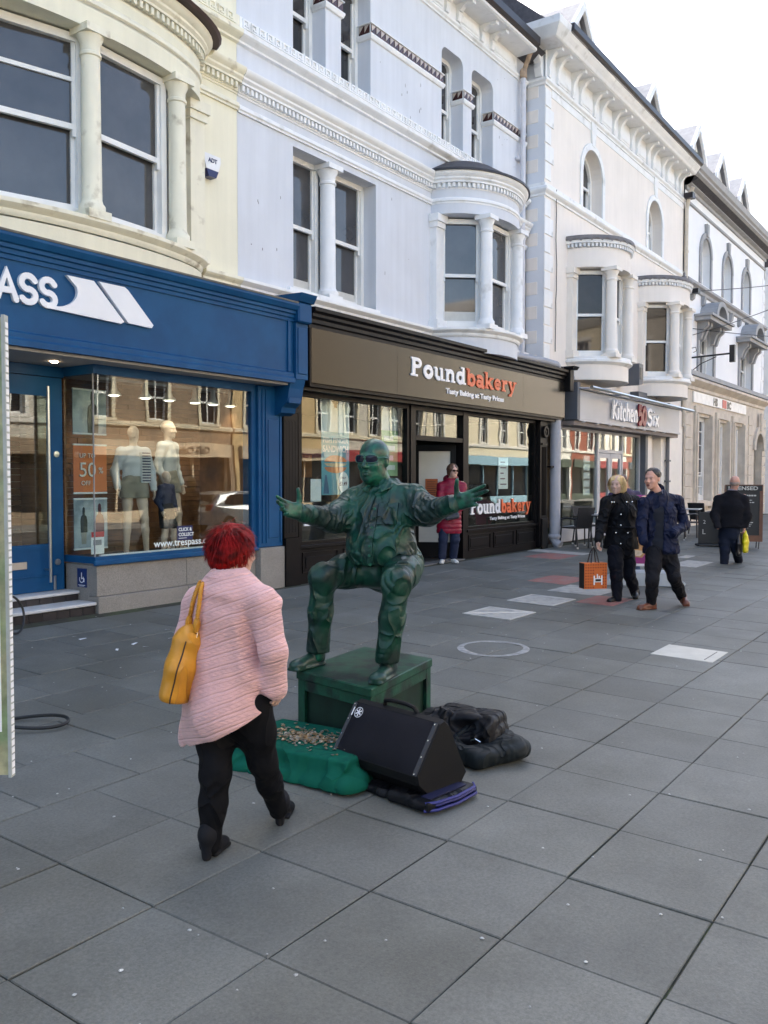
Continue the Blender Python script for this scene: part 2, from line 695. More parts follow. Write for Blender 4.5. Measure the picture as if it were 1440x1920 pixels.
        o = bpy.data.objects.new(name, me)
        col.objects.link(o)
        if parent is not None:
            o.parent = parent
        else:
            o.location = org
        return o
# ================================================================== GROUND AND PAVEMENT
M_ground = mat('soil', (0.045, 0.042, 0.034), 0.95, 0.3, 9)
M_joint = mat('joint_dirt', (0.035, 0.032, 0.022), 0.95, 0.45, 14, bump=0.6, bscale=90, c2=(0.05, 0.06, 0.025), c2scale=2.5)
def slab_mat(name, c, rnd=True):
    m = mat(name, c, 0.62, 0.15, 2.6, bump=0.35, bscale=150, spec=0.42, c2=(c[0] * 0.76, c[1] * 0.75, c[2] * 0.71), c2scale=0.9, c2lo=0.42, c2hi=0.68, rnd=0.13 if rnd else 0, dist=0.003)
    t = m.node_tree
    L = t.links.new
    # fine aggregate speckle
    geo = t.nodes.new('ShaderNodeNewGeometry')      # world position: no two slabs alike
    for n in t.nodes:
        if n.type == 'TEX_NOISE':
            L(geo.outputs['Position'], n.inputs['Vector'])
    b = t.nodes['Principled BSDF']
    src = b.inputs['Base Color'].links[0].from_socket
    nz = t.nodes.new('ShaderNodeTexNoise')
    nz.inputs['Scale'].default_value = 70
    nz.inputs['Detail'].default_value = 6
    nz.inputs['Roughness'].default_value = .8
    L(geo.outputs['Position'], nz.inputs['Vector'])
    mr = t.nodes.new('ShaderNodeMapRange')
    mr.inputs['From Min'].default_value = 0.3; mr.inputs['From Max'].default_value = 0.72
    mr.inputs['To Min'].default_value = 0.68; mr.inputs['To Max'].default_value = 1.36
    L(nz.outputs['Fac'], mr.inputs['Value'])
    hs = t.nodes.new('ShaderNodeHueSaturation')
    L(src, hs.inputs['Color']); L(mr.outputs[0], hs.inputs['Value'])
    L(hs.outputs[0], b.inputs['Base Color'])
    return m
M_slab = slab_mat('paving_slab', (0.126, 0.129, 0.117))
M_slabfar = slab_mat('paving_slab_far', (0.126, 0.129, 0.117), False)
M_pale = mat('pale_cover', (0.40, 0.385, 0.35), 0.75, 0.12, 5, bump=0.4, bscale=120, c2=(0.30, 0.29, 0.27), c2scale=7)
M_paleed = mat('pale_cover_edge', (0.5, 0.48, 0.45), 0.75, 0.1, 5)
M_pink = mat('pink_slab', (0.30, 0.115, 0.095), 0.75, 0.14, 4, bump=0.4, bscale=120, c2=(0.24, 0.14, 0.125), c2scale=5)

ground = MB()
ground.quad((-400, -400, -0.45), (600, -400, -0.45), (600, 400, -0.45), (-400, 400, -0.45))
struct(ground.build('ground', M_ground))
# road on the far side of the pavement, behind the viewer
M_road = mat('asphalt', (0.055, 0.055, 0.058), 0.85, 0.2, 3, bump=0.4, bscale=80)
rd = MB().box(-40, 140, -11.0, -4.15, -0.4, -0.2)
struct(rd.build('road', M_road))
M_kerb = mat('kerb_stone', (0.26, 0.25, 0.23), 0.8, 0.15, 5)
kb = MB().box(-40, 140, -4.15, -4.0, -0.4, -0.1)
struct(kb.build('kerb', M_kerb))
fp = MB().box(-40, 140, -13.5, -11.0, -0.4, -0.08)
struct(fp.build('far_pavement', mat('far_paving', (0.2, 0.195, 0.185), 0.85, 0.15, 2)))

pav = MB()
pav.quad((-40, -4.0, gz(-4.0) - 0.012), (140, -4.0, gz(-4.0) - 0.012), (140, 14, gz(14) - 0.012), (-40, 14, gz(14) - 0.012))
pavement = struct(pav.build('pavement', M_joint))
GX0, GDX = 2.207, 0.603
GY0, GDY = 0.862, 0.5875
def slab_mesh(w, d, name='slab', m=M_slab):
    mb = MB()
    g, b = 0.0032, 0.004
    x, y = w / 2 - g, d / 2 - g
    vs = [(-x, -y, -0.02), (x, -y, -0.02), (x, y, -0.02), (-x, y, -0.02),
          (-x, -y, -b), (x, -y, -b), (x, y, -b), (-x, y, -b),
          (-x + b, -y + b, 0), (x - b, -y + b, 0), (x - b, y - b, 0), (-x + b, y - b, 0)]
    fs = [(8, 9, 10, 11)]
    for i in range(4):
        j = (i + 1) % 4
        fs += [(i, j, 4 + j, 4 + i), (4 + i, 4 + j, 8 + j, 8 + i)]
    mb.add(vs, fs)
    return mb
SL = slab_mesh(GDX, GDY).mesh('slab', M_slab)
cells = []
tilt = math.atan(SLOPE)
for j in range(-3, 14):
    y = GY0 + (j - 0.5) * GDY
    off = 0.0 if j <= 5 else [0.5, 0.0, 0.33, 0.62, 0.1, 0.5, 0.2, 0.7][j - 6] * GDX
    if y + GDY / 2 > 8.35:
        continue
    for i in range(-6, 80):
        x = GX0 + (i + 0.5) * GDX + off
        # roughly in view?
        dx = x * math.cos(R(35)) + y * math.sin(R(35))
        lx = x * math.sin(R(35)) - y * math.cos(R(35))
        if dx < .6 or abs(lx) > 0.4364 * dx + 4.0:
            continue
        vis = dx > 1.9 and abs(lx) < 0.4364 * dx + .5
        cells.append((dx if vis else dx + 100, i, j, x, y))
cells.sort()
far = MB()
for n, (dx, i, j, x, y) in enumerate(cells):
    rj = random.Random(i * 131 + j * 7919)
    dz = rj.uniform(-0.0025, 0.0025)
    if n < 296:
        o = link('slab', SL, pavement, (x + rj.uniform(-.002, .002), y + rj.uniform(-.002, .002), gz(y) + dz))
        o.rotation_euler = (tilt + rj.uniform(-.003, .003), rj.uniform(-.003, .003), rj.uniform(-.006, .006))
    else:
        s = slab_mesh(GDX, GDY)
        far.add([(x + a, y + b, gz(y) + SLOPE * b + c + dz) for a, b, c in s.v], s.f)
fo = far.build('slab', M_slabfar, pavement)
fo['kind'] = 'stuff'
fo['label'] = 'more distant grey paving slabs running along the shops'

# coloured slabs and covers let into the paving
def plate(x0, x1, y0, y1, m, name, th=0.006, parent=None, rim=None):
    c = ((x0 + x1) / 2, (y0 + y1) / 2)
    mb = MB().bevbox(-(x1 - x0) / 2, (x1 - x0) / 2, -(y1 - y0) / 2, (y1 - y0) / 2, -0.01, th, 0.003)
    o = mb.build(name, m, parent, loc=(c[0], c[1], gz(c[1])))
    o.rotation_euler = (tilt, 0, 0)
    return o
for (x0, x1, y0, y1) in ((12.1, 13.05, 5.22, 5.84), (10.62, 11.38, 3.95, 4.44), (15.35, 16.4, 6.78, 7.48)):
    o = plate(x0, x1, y0, y1, M_pink, 'slab', 0.004, pavement)
    o['label'] = 'faded red slab among the grey paving'
for (x0, x1, y0, y1) in ((11.35, 12.15, 4.42, 5.16), (16.0, 17.2, 4.42, 4.9), (17.55, 18.18, 5.02, 5.22), (16.5, 17.0, 6.75, 7.95)):
    o = plate(x0, x1, y0, y1, M_pale, 'slab', 0.004, pavement)
    o['label'] = 'pale sandy slab among the grey paving'
for (x0, x1, y0, y1, lab, kind) in ((8.84, 9.5, 4.46, 5.08, 'pale square access cover with a diagonal line beside the chalk ring', 1),
                                    (10.1, 10.82, 4.51, 5.15, 'pale square access cover with light rim nearest the red slab', 0),
                                    (8.1, 8.66, 2.08, 2.64, 'cream square cover alone in the open paving', 2)):
    o = plate(x0, x1, y0, y1, M_pale if kind < 2 else mat('cream_cover', (0.52, 0.5, 0.44), 0.7, 0.1, 6, bump=0.3), 'access_cover', 0.006)
    tag(o, lab, 'access cover')
    if kind < 2:
        hx, hy = (x1 - x0) / 2, (y1 - y0) / 2
        rm = MB()
        for a in (-1, 1):
            rm.box(-hx, hx, a * hy - (0.03 if a > 0 else 0), a * hy + (0.03 if a < 0 else 0), 0.004, 0.009)
            rm.box(a * hx - (0.03 if a > 0 else 0), a * hx + (0.03 if a < 0 else 0), -hy + .03, hy - .03, 0.004, 0.009)
        rm.build('rim', M_paleed, o)
        if kind == 1:
            d = MB().tube([(-hx + .03, hy - .03, 0.006), (hx - .03, -hy + .03, 0.006)], 0.012, 5)
            d.build('diagonal_bar', M_paleed, o)
    else:
        MB().box(-0.22, 0.22, -0.2, -0.19, 0.005, 0.0075).build('seam', mat('seam', (.12, .11, .1)), o)
# worn paint ring
M_ring = mat('worn_paint', (0.33, 0.33, 0.32), 0.85, 0.25, 14, c2=(0.2, 0.2, 0.2), c2scale=16, c2lo=0.4, c2hi=0.75)
def ring(cx, cy, r, w, m):
    mb = MB()
    vs, fs = [], []
    N = 64
    for k in range(N):
        a = 2 * PI * k / N
        for q, z in ((r - w * (.9 + .25 * math.sin(3 * a)), 0.0), (r - w / 2, 0.0018), (r, 0.0)):
            x, y = cx + q * math.cos(a), cy + q * 0.86 * math.sin(a)
            vs.append((x, y, gz(y) + 0.0035 + z))
    for k in range(N):
        j = (k + 1) % N
        for t in range(2):
            fs.append((k * 3 + t, j * 3 + t, j * 3 + t + 1, k * 3 + t + 1))
    return mb.add(vs, fs)
o = ring(7.34, 3.88, 0.38, 0.08, M_ring).build('paint_ring', M_ring, pavement)
o['label'] = 'worn white ring marked on the paving'
# chewing gum
M_gum = mat('gum', (0.42, 0.42, 0.40), 0.7, 0.45, 3)
gum = MB()
rg = random.Random(5)
known = [(700, 1890)]
for k in range(210):
    dx = 2.4 + 14 * rg.random() ** 1.3
    lx = rg.uniform(-0.43, 0.43) * dx
    x = dx * math.cos(R(35)) + lx * math.sin(R(35)); y = dx * math.sin(R(35)) - lx * math.cos(R(35))
    if y > 8.0:
        continue
    r = rg.uniform(0.0035, 0.0095)
    N = 7
    z = gz(y)
    q = [(x + r * rg.uniform(.7, 1.2) * math.cos(2 * PI * i / N), y + r * rg.uniform(.7, 1.2) * math.sin(2 * PI * i / N)) for i in range(N)]
    gum.add([(a, b, gz(b) + 0.003) for a, b in q] + [(x + (a - x) * .6, y + (b - y) * .6, gz(b) + 0.0055) for a, b in q],
            [tuple(range(N, 2 * N))] + [(i, (i + 1) % N, N + (i + 1) % N, N + i) for i in range(N)])
o = gum.build('chewing_gum', M_gum)
o['kind'] = 'stuff'
o['label'] = 'spots of trodden chewing gum over the paving'
o['category'] = 'chewing gum'
# ================================================================== BUILDINGS
M_white = mat('lavender_render', (0.67, 0.695, 0.745), 0.8, 0.04, 1.2, bump=0.25, bscale=40, streak=0.075)
M_trim = mat('white_trim', (0.84, 0.845, 0.845), 0.6, 0.04, 3, bump=0.1, bscale=30, streak=0.05, c2=(.62, .62, .6), c2scale=4, c2lo=.58, c2hi=.75, detail=8)
M_cream = mat('cream_render', (0.83, 0.79, 0.62), 0.8, 0.04, 1.1, bump=0.25, bscale=40, streak=0.09)
M_creamtrim = mat('cream_trim', (0.84, 0.80, 0.64), 0.65, 0.05, 3, streak=0.08, c2=(.45, .39, .27), c2scale=5, c2lo=.58, c2hi=.74, detail=8)
M_beige = mat('beige_render', (0.85, 0.79, 0.725), 0.8, 0.035, 1.2, bump=0.25, bscale=40, streak=0.05)
M_beigetrim = mat('beige_column', (0.84, 0.79, 0.72), 0.65, 0.04, 3)
M_frame = mat('window_paint', (0.8, 0.8, 0.78), 0.45, 0.05, 4)
M_pane = mat('upper_glass', (0.048, 0.046, 0.048), 0.03, 0.55, 0.7, spec=0.9)
M_pane2 = mat('upper_glass_dim', (0.018, 0.017, 0.019), 0.05, 0.3, 1.1, spec=0.75)
M_blind = mat('blind', (0.6, 0.59, 0.55), 0.8)
M_slate = mat('slate', (0.06, 0.055, 0.06), 0.6, 0.35, 9, bump=0.5, bscale=14)
M_gutter = mat('black_gutter', (0.016, 0.013, 0.018), 0.4, 0.2, 6)
M_hwhite = mat('bank_render', (0.86, 0.865, 0.875), 0.8, 0.03, 1.2, bump=0.2, bscale=40)
M_hgrey = mat('bank_grey_trim', (0.34, 0.34, 0.345), 0.7, 0.1, 4)
M_stone = mat('bath_stone', (0.66, 0.59, 0.50), 0.8, 0.08, 3, bump=0.4, bscale=50, c2=(0.58, 0.51, 0.43), c2scale=2.0, streak=0.1)
M_tiledark = mat('glazed_tile', (0.06, 0.022, 0.02), 0.25, 0.3, 6)
M_tilepale = mat('glazed_tile_pale', (0.5, 0.42, 0.36), 0.3, 0.15, 6)
M_drain = mat('drainpipe_paint', (0.60, 0.60, 0.64), 0.5, 0.1, 5)

def outline(x0, x1, z0, z1, r):
    if r <= 0:
        return [(x0, z0), (x1, z0), (x1, z1), (x0, z1)]
    n = 8
    p = [(x0, z0), (x1, z0)]
    p += [(x1 - r + r * math.cos(PI / 2 * i / n), z1 - r + r * math.sin(PI / 2 * i / n)) for i in range(n + 1)]
    q = [(x0 + r - r * math.sin(PI / 2 * i / n), z1 - r + r * math.cos(PI / 2 * i / n)) for i in range(n + 1)]
    if abs(x1 - x0 - 2 * r) < 1e-4:
        q = q[1:]
    return p + q
def wall_face(mb, x0, x1, z0, z1, y, holes, depth):
    xs = sorted({x0, x1} | {h[0] for h in holes} | {h[1] for h in holes})
    zs = sorted({z0, z1} | {h[2] for h in holes} | {h[3] for h in holes})
    for i in range(len(xs) - 1):
        for k in range(len(zs) - 1):
            cx, cz = (xs[i] + xs[i + 1]) / 2, (zs[k] + zs[k + 1]) / 2
            if cx < x0 or cx > x1 or cz < z0 or cz > z1:
                continue
            if any(h[0] < cx < h[1] and h[2] < cz < h[3] for h in holes):
                continue
            mb.quad((xs[i], y, zs[k]), (xs[i + 1], y, zs[k]), (xs[i + 1], y, zs[k + 1]), (xs[i], y, zs[k + 1]))
    for h in holes:
        hx0, hx1, hz0, hz1 = h[:4]
        r = h[4] if len(h) > 4 else 0
        d = h[5] if len(h) > 5 else depth
        o = outline(hx0, hx1, hz0, hz1, r)
        n = len(o)
        for i in range(n):
            a, b = o[i], o[(i + 1) % n]
            mb.quad((a[0], y, a[1]), (b[0], y, b[1]), (b[0], y + d, b[1]), (a[0], y + d, a[1]))
        if r > 0:
            for s in (0, 1):
                c = (hx1, hz1) if s == 0 else (hx0, hz1)
                m = 8
                for i in range(m):
                    def A(t):
                        a = PI / 2 * t / m
                        return (hx1 - r + r * math.cos(a), hz1 - r + r * math.sin(a)) if s == 0 else (hx0 + r - r * math.cos(a), hz1 - r + r * math.sin(a))
                    a, b = A(i), A(i + 1)
                    mb.add([(c[0], y, c[1]), (a[0], y, a[1]), (b[0], y, b[1])], [(0, 1, 2) if s == 0 else (0, 2, 1)])
    return mb
def ringframe(mb, x0, x1, z0, z1, r, fw, y0, y1, fbot=None):
    o = outline(x0, x1, z0, z1, r)
    i = outline(x0 + fw, x1 - fw, z0 + (fbot or fw), z1 - fw, max(r - fw, 0.001) if r > 0 else 0)
    if len(o) != len(i):
        i = i + [i[-1]] * (len(o) - len(i)) if len(i) < len(o) else i[:len(o)]
    n = len(o)
    vs = [(a, y0, b) for a, b in o] + [(a, y0, b) for a, b in i] + [(a, y1, b) for a, b in i]
    fs = []
    for k in range(n):
        j = (k + 1) % n
        fs += [(k, j, n + j, n + k), (n + k, n + j, 2 * n + j, 2 * n + k)]
    mb.add(vs, fs)
def sash(w, z0, z1, parent, loc, rotz=0, r=0, fw=0.07, meet=0.5, mt=M_frame, panes=(M_pane, M_pane), glaze=0, transom=None, blind=None, horns=True, name='window'):
    """sash window, local x across, local y into the building"""
    x0, x1 = -w / 2, w / 2
    mb = MB()
    ringframe(mb, x0, x1, z0, z1, r, fw, 0, 0.16, fw * 1.3)
    zm = z0 + (z1 - z0) * meet
    s = 0.04
    a0, a1 = x0 + fw, x1 - fw
    # lower sash behind, upper sash in front
    mb.box(a0, a1, 0.03, 0.075, zm - 0.03, zm + 0.03)
    mb.box(a0, a0 + s, 0.03, 0.07, zm + .03, z1 - fw - (r if r else 0) * .75)
    mb.box(a1 - s, a1, 0.03, 0.07, zm + .03, z1 - fw - (r if r else 0) * .75)
    mb.box(a0, a0 + s, 0.08, 0.13, z0 + fw, zm - .03)
    mb.box(a1 - s, a1, 0.08, 0.13, z0 + fw, zm - .03)
    mb.box(a0 + s, a1 - s, 0.08, 0.13, z0 + fw * 1.3, z0 + fw * 1.3 + 0.05)
    if horns:
        for xx in (a0, a1 - s):
            mb.box(xx, xx + s, 0.03, 0.07, zm - 0.10, zm - 0.03)
    if transom:
        mb.box(a0 + s, a1 - s, 0.035, 0.068, transom - 0.022, transom + 0.022)
    for g in range(glaze):
        xx = a0 + (a1 - a0) * (g + 1) / (glaze + 1)
        mb.box(xx - .012, xx + .012, 0.04, 0.068, zm + .03, z1 - fw)
        mb.box(xx - .012, xx + .012, 0.09, 0.118, z0 + fw, zm - .03)
    f = mb.build(name, mt, parent, loc=loc)
    f.rotation_euler = (0, 0, rotz)
    up = MB()
    ol = outline(x0 + fw * .6, x1 - fw * .6, zm, z1 - fw * .6, max(r - fw * .6, 0) if r else 0)
    up.prism(ol, 0.06, 0.066)
    up.build('pane', panes[0], f)
    MB().box(a0, a1, 0.112, 0.118, z0 + fw, zm - .01).build('pane', panes[1], f)
    if blind:
        MB().box(a0 + s, a1 - s, 0.100, 0.109, z0 + fw * 1.3 + .05, z0 + blind).build('blind', M_blind, f)
    return f
def column(x, y, z0, z1, r, m, parent, name='column'):
    h = z1 - z0
    mb = MB()
    mb.box(x - r * 1.35, x + r * 1.35, y - r * 1.35, y + r * 1.35, z0, z0 + 0.09)
    mb.lathe([(r * 1.32, 0.09), (r * 1.32, 0.15), (r * 1.1, 0.18), (r * 1.05, 0.2), (r, 0.22), (r * 0.93, h - 0.34), (r * .93, h - 0.30), (r * 1.08, h - 0.29),
              (r * 1.08, h - 0.26), (r * .95, h - 0.25), (r * .98, h - .17), (r * 1.25, h - 0.11), (r * 1.3, h - 0.08)], x, y, z0, 20)
    mb.box(x - r * 1.4, x + r * 1.4, y - r * 1.4, y + r * 1.4, z1 - 0.08, z1 - 0.003)
    return mb.build(name, m, parent, smooth=True)
def bowpath(xc, a, b, yw, xs=None, xe=None, n=28):
    p = []
    if xs is not None:
        p.append((xs, yw, 0, -1))
        p.append((xc - a, yw, -1, -1))
    else:
        p.append((xc - a, yw, -1, 0))
    for i in range(1, n):
        t = PI - PI * i / n
        nx, ny = math.cos(t) / a, math.sin(t) / b
        l = math.hypot(nx, ny)
        p.append((xc + a * math.cos(t), yw - b * math.sin(t), nx / l, -ny / l))
    if xe is not None:
        p.append((xc + a, yw, 1, -1))
        p.append((xe, yw, 0, -1))
    else:
        p.append((xc + a, yw, 1, 0))
    return p
def dentils(mb, path, z0, z1, o0, o1, pitch, wd):
    # small blocks strung along the path
    acc = pitch / 2
    for i in range(len(path) - 1):
        a, b = path[i], path[i + 1]
        ax, ay = a[0] + a[2] * o0, a[1] + a[3] * o0
        bx, by = b[0] + b[2] * o0, b[1] + b[3] * o0
        L = math.hypot(bx - ax, by - ay)
        if L < 1e-6:
            continue
        tx, ty = (bx - ax) / L, (by - ay) / L
        nx, ny = ty, -tx
        s = acc
        while s < L:
            cx, cy = ax + tx * s, ay + ty * s
            h = wd / 2
            q = [(cx - tx * h, cy - ty * h), (cx + tx * h, cy + ty * h), (cx + tx * h + nx * (o1 - o0), cy + ty * h + ny * (o1 - o0)), (cx - tx * h + nx * (o1 - o0), cy - ty * h + ny * (o1 - o0))]
            mb.add([(x, y, z0) for x, y in q] + [(x, y, z1) for x, y in q], [(3, 2, 1, 0), (4, 5, 6, 7), (0, 1, 5, 4), (1, 2, 6, 5), (2, 3, 7, 6), (3, 0, 4, 7)])
            s += pitch
        acc = s - L
def cap(mb, path, o, z):
    p = [(x + nx * o, y + ny * o, z) for x, y, nx, ny in path]
    mb.add(p, [tuple(range(len(p)))])
PROF = {
    'string': [(0, 0), (0.03, 0.0), (0.03, 0.025), (0.05, 0.04), (0.05, 0.08), (0.035, 0.1), (0, 0.11)],
    'sill': [(0, 0), (0.02, 0), (0.045, 0.03), (0.045, 0.06), (0.09, 0.09), (0.11, 0.11), (0.11, 0.15), (0, 0.16)],
    'cornice': [(0, 0), (0.015, 0), (0.015, 0.03), (0.03, 0.03), (0.03, 0.13), (0.10, 0.13), (0.10, 0.16), (0.13, 0.19), (0.13, 0.22), (0.17, 0.25), (0.19, 0.29), (0.19, 0.31), (0, 0.33)],
}
def prof(k, z):
    return [(o, z + h) for o, h in PROF[k]]
def body(t, x0, x1, yw, m, top, yb=13.0, roofm=M_slate, ridge=2.9, y0r=None, zs=4.0):
    MB().box(x0, x1, yb - .15, yb, 0, top).build('back_wall', m, t)
    MB().box(x0, x0 + .12, yw + .42, yb - .16, 4.0, top).build('party_wall', m, t)
    MB().box(x1 - .12, x1, yw + .42, yb - .16, 4.0, top).build('party_wall', m, t)
    MB().box(x0 + .13, x1 - .13, yw + .02, yb - .16, zs - .1, zs).build('floor_slab', m, t)
    y0 = yw - .2 if y0r is None else y0r
    rf = MB()
    rf.prism([(y0, top + .12), ((yw + yb) / 2 + .3, top + ridge), (yb + .2, top + .1), (yb, top - .02), (y0 + .3, top - .02)], x0, x1, axis='x')
    return rf.build('roof', roofm, t)

YW = 8.5
# ------------------------------------------------------------------ lavender-white building with the bow window
wb = thing('townhouse', 'lavender white three storey townhouse with one bow window above the black bakery front', 'building', (12, 8.5, 0.2))
def P(o):     # keep world coordinates for parts of a thing whose empty is not at the origin
    return o
def own(t):
    inv = Matrix.Translation(-Vector(t.location))
    for o in t.children:
        o.matrix_parent_inverse = inv
WX0, WX1, WXC, WA, WBd = 8.702, 17.45, 14.86, 1.225, 0.935
holes = [(9.84, 11.91, 4.47, 6.52, 0, 0.34)]
up = [(9.85, 10.6), (10.98, 11.76), (13.97, 14.75), (15.08, 15.95)]
for a, b in up:
    holes.append((a, b, 7.78, 9.6, 0.16, 0.34))
w = MB()
wall_face(w, WX0, WX1, 3.9, 10.55, YW, holes, 0.34)
w.box(WX0 + .02, WX1 - .02, YW + .52, YW + .58, 4.0, 10.5)
w.build('wall', M_white, wb)
body(wb, WX0, WX1, YW, M_white, 10.55, y0r=8.05)
for a, b in up:
    # the reveal is deep; the sash fills the back of it
    sash(b - a, 7.8, 9.6, wb, ((a + b) / 2, YW + .26, 0), r=0.16, fw=0.075, meet=0.47, panes=(M_pane, M_pane2))
for a, b in ((9.84, 10.72), (10.9, 11.91)):
    sash(b - a, 4.47, 6.52, wb, ((a + b) / 2, YW + .25, 0), fw=0.08, meet=0.5, panes=(M_pane, M_pane), blind=0.27)
column(10.79, YW + .12, 4.44, 6.52, 0.125, M_trim, wb)
MB().box(9.7, 11.95, YW - .06, YW + .3, 4.40, 4.47).build('window_sill', M_trim, wb)
# bow
bp = bowpath(WXC, WA, WBd, YW)
full = bowpath(WXC, WA, WBd, YW, WX0, WX1)
e = MB()
e.sweep([(-.14, 6.44), (0.02, 6.44), (0.02, 7.0), (-.14, 7.0)], bp, caps=False)
cap(e, bp, 0.018, 6.442)
e.build('bow_head', M_white, wb, smooth=True)
s = MB()
s.sweep([(-.02, 3.98), (0.0, 3.98), (0.0, 4.26), (-.02, 4.26)], bp, caps=False)
cap(s, bp, 0.0, 3.985); cap(s, bp, 0.03, 4.40)
s.build('bow_skirt', M_white, wb, smooth=True)
st = MB().sweep(prof('sill', 4.26), full)
st.build('sill_moulding', M_trim, wb, smooth=True)
MB().sweep(prof('string', 6.62), full).build('string_course', M_trim, wb, smooth=True)
MB().sweep(prof('cornice', 6.84), full).build('cornice', M_trim, wb, smooth=True)
d = MB(); dentils(d, full, 6.89, 6.965, 0.028, 0.085, 0.085, 0.045)
d.build('dentil_course', M_trim, wb)['kind'] = 'stuff'
# lights between the columns of the bow
def bow_lights(t, xc, a, b, yw, m, ztop, zbot, panes, zmeet=0.5, trans=None, blind=None, rcol=0.115, mt=M_frame, colm=None, inset=0.13, th=(176, 120, 60, 4)):
    colm = colm or m
    pts = [(xc + (a) * math.cos(R(q)), yw - (b) * math.sin(R(q))) for q in th]
    ins = [(xc + (a - inset) * math.cos(R(q)), yw - (b - inset) * math.sin(R(q))) for q in th]
    for k in range(3):
        p, q = ins[k], ins[k + 1]
        L = math.hypot(q[0] - p[0], q[1] - p[1])
        f = sash(L - 0.02, zbot, ztop, t, ((p[0] + q[0]) / 2, (p[1] + q[1]) / 2, 0), math.atan2(q[1] - p[1], q[0] - p[0]), fw=0.085, meet=zmeet, panes=panes, mt=mt,
                 transom=trans if k == 0 else None, blind=blind if k == 0 else None)
    for k in (1, 2):
        column(pts[k][0], pts[k][1] + 0.02, zbot - .03, ztop + 0.035, rcol, colm, t)
    for k in (0, 3):
        x = pts[k][0] + (0.06 if k == 0 else -.06)
        pm = MB()
        pm.box(x - .12, x + .12, yw - .14, yw + .0, zbot - .03, ztop + .03)
        pm.box(x - .16, x + .16, yw - .19, yw - .002, zbot - .03, zbot + .13)
        pm.box(x - .145, x + .145, yw - .17, yw - .003, ztop - .2, ztop - .1)
        pm.box(x - .17, x + .17, yw - .2, yw - .004, ztop - .1, ztop + .032)
        pm.build('pilaster', colm, t)
bow_lights(wb, WXC, WA, WBd, YW, M_trim, 6.41, 4.43, (M_pane, M_pane), 0.49, blind=0.33)
# roof of the bow
rf = MB()
rp = [(x + nx * .2, y + ny * .2, 7.175) for x, y, nx, ny in bp]
n = len(rp)
apex = (WXC - .05, YW - .02, 7.66)
mid = [(x + (apex[0] - x) * .5, y + (apex[1] - y) * .5, 7.175 + .485 * (.72)) for x, y, z in rp]
rf.add(rp + mid + [apex], [(i, i + 1, n + i + 1, n + i) for i in range(n - 1)] + [(n + i, n + i + 1, 2 * n) for i in range(n - 1)])
rf.build('bow_roof', M_slate, wb)
MB().sweep([(0.185, 7.15), (0.225, 7.15), (0.225, 7.185), (0.185, 7.19)], bp).build('bow_gutter', M_gutter, wb)
# upper bands
strt = [(WX0, YW, 0, -1), (WX1 - .02, YW, 0, -1)]
MB().sweep([(0, 7.52), (0.05, 7.53), (0.05, 7.56), (0.12, 7.60), (0.14, 7.62), (0.14, 7.67), (0.06, 7.72), (0.06, 7.87), (0, 7.88)], strt).build('ledge', M_trim, wb)
gk = MB()
x = WX0 + .05
while x < WX1 - .3:          # running key pattern in relief on the ledge
    y0, y1 = YW - .078, YW - .058
    gk.box(x, x + .02, y0, y1, 7.735, 7.855); gk.box(x + .02, x + .11, y0, y1, 7.835, 7.855)
    gk.box(x + .09, x + .11, y0, y1, 7.765, 7.834); gk.box(x + .045, x + .089, y0, y1, 7.765, 7.785)
    gk.box(x + .0201, x + .155, y0, y1, 7.735, 7.752)
    x += .16
gk.build('greek_key_band', M_trim, wb)['kind'] = 'stuff'
def tileband(t, x0, x1, yw, ret=()):
    segs = [((x0, yw, 0, -1), (x1, yw, 0, -1))]
    b = MB().sweep([(0, 8.80), (0.03, 8.81), (0.05, 8.86), (0.05, 8.885), (0.02, 8.89), (0.02, 9.04), (0.045, 9.045), (0.045, 9.06), (0, 9.065)], [(x0, yw, 0 if 'l' not in ret else -1, -1), (x1, yw, 0 if 'r' not in ret else 1, -1)])
    for c, s, xx in (('l', -1, x0), ('r', 1, x1)):
        if c in ret:
            pts = [(xx, yw, s, -1), (xx, yw + .24, s, 0)]
            b.sweep([(0, 8.80), (0.03, 8.81), (0.05, 8.86), (0.05, 8.885), (0.02, 8.89), (0.02, 9.04), (0.045, 9.045), (0.045, 9.06), (0, 9.065)], pts if s > 0 else pts[::-1])
    b.build('impost_moulding', M_trim, t)
    dk, pl = MB(), MB()
    def run(ax, ay, bx, by, nx, ny):
        L = math.hypot(bx - ax, by - ay); tx, ty = (bx - ax) / L, (by - ay) / L
        k = max(1, round(L / .13)); p = L / k
        for i in range(k):
            def Q(s, z, o):
                return (ax + tx * s + nx * o, ay + ty * s + ny * o, z)
            s = i * p
            dk.add([Q(s, 8.893, .024), Q(s + p, 8.893, .024), Q(s + p, 9.038, .024), Q(s, 9.038, .024)], [(0, 1, 2, 3)])
            pl.add([Q(s + .012, 9.03, .031), Q(s + .012, 8.92, .031), Q(s + p - .012, 9.03, .031)], [(0, 1, 2)])
    run(x0 - (0.02 if 'l' in ret else 0), yw, x1 + (0.02 if 'r' in ret else 0), yw, 0, -1)
    if 'r' in ret:
        run(x1, yw, x1, yw + .22, 1, 0)
    if 'l' in ret:
        run(x0, yw + .22, x0, yw, -1, 0)
    a = dk.build('tile_band', M_tiledark, t); a['kind'] = 'stuff'
    a = pl.build('tile_points', M_tilepale, t); a['kind'] = 'stuff'
tileband(wb, WX0, 9.85, YW, 'r'); tileband(wb, 10.6, 10.98, YW, 'lr'); tileband(wb, 11.76, 13.97, YW, 'lr')
tileband(wb, 14.75, 15.08, YW, 'lr'); tileband(wb, 15.95, WX1 - .03, YW, 'l')
MB().sweep([(0, 10.06), (0.03, 10.07), (0.03, 10.10), (0.06, 10.13), (0.06, 10.17), (0, 10.19)], strt).build('frieze_string', M_trim, wb)
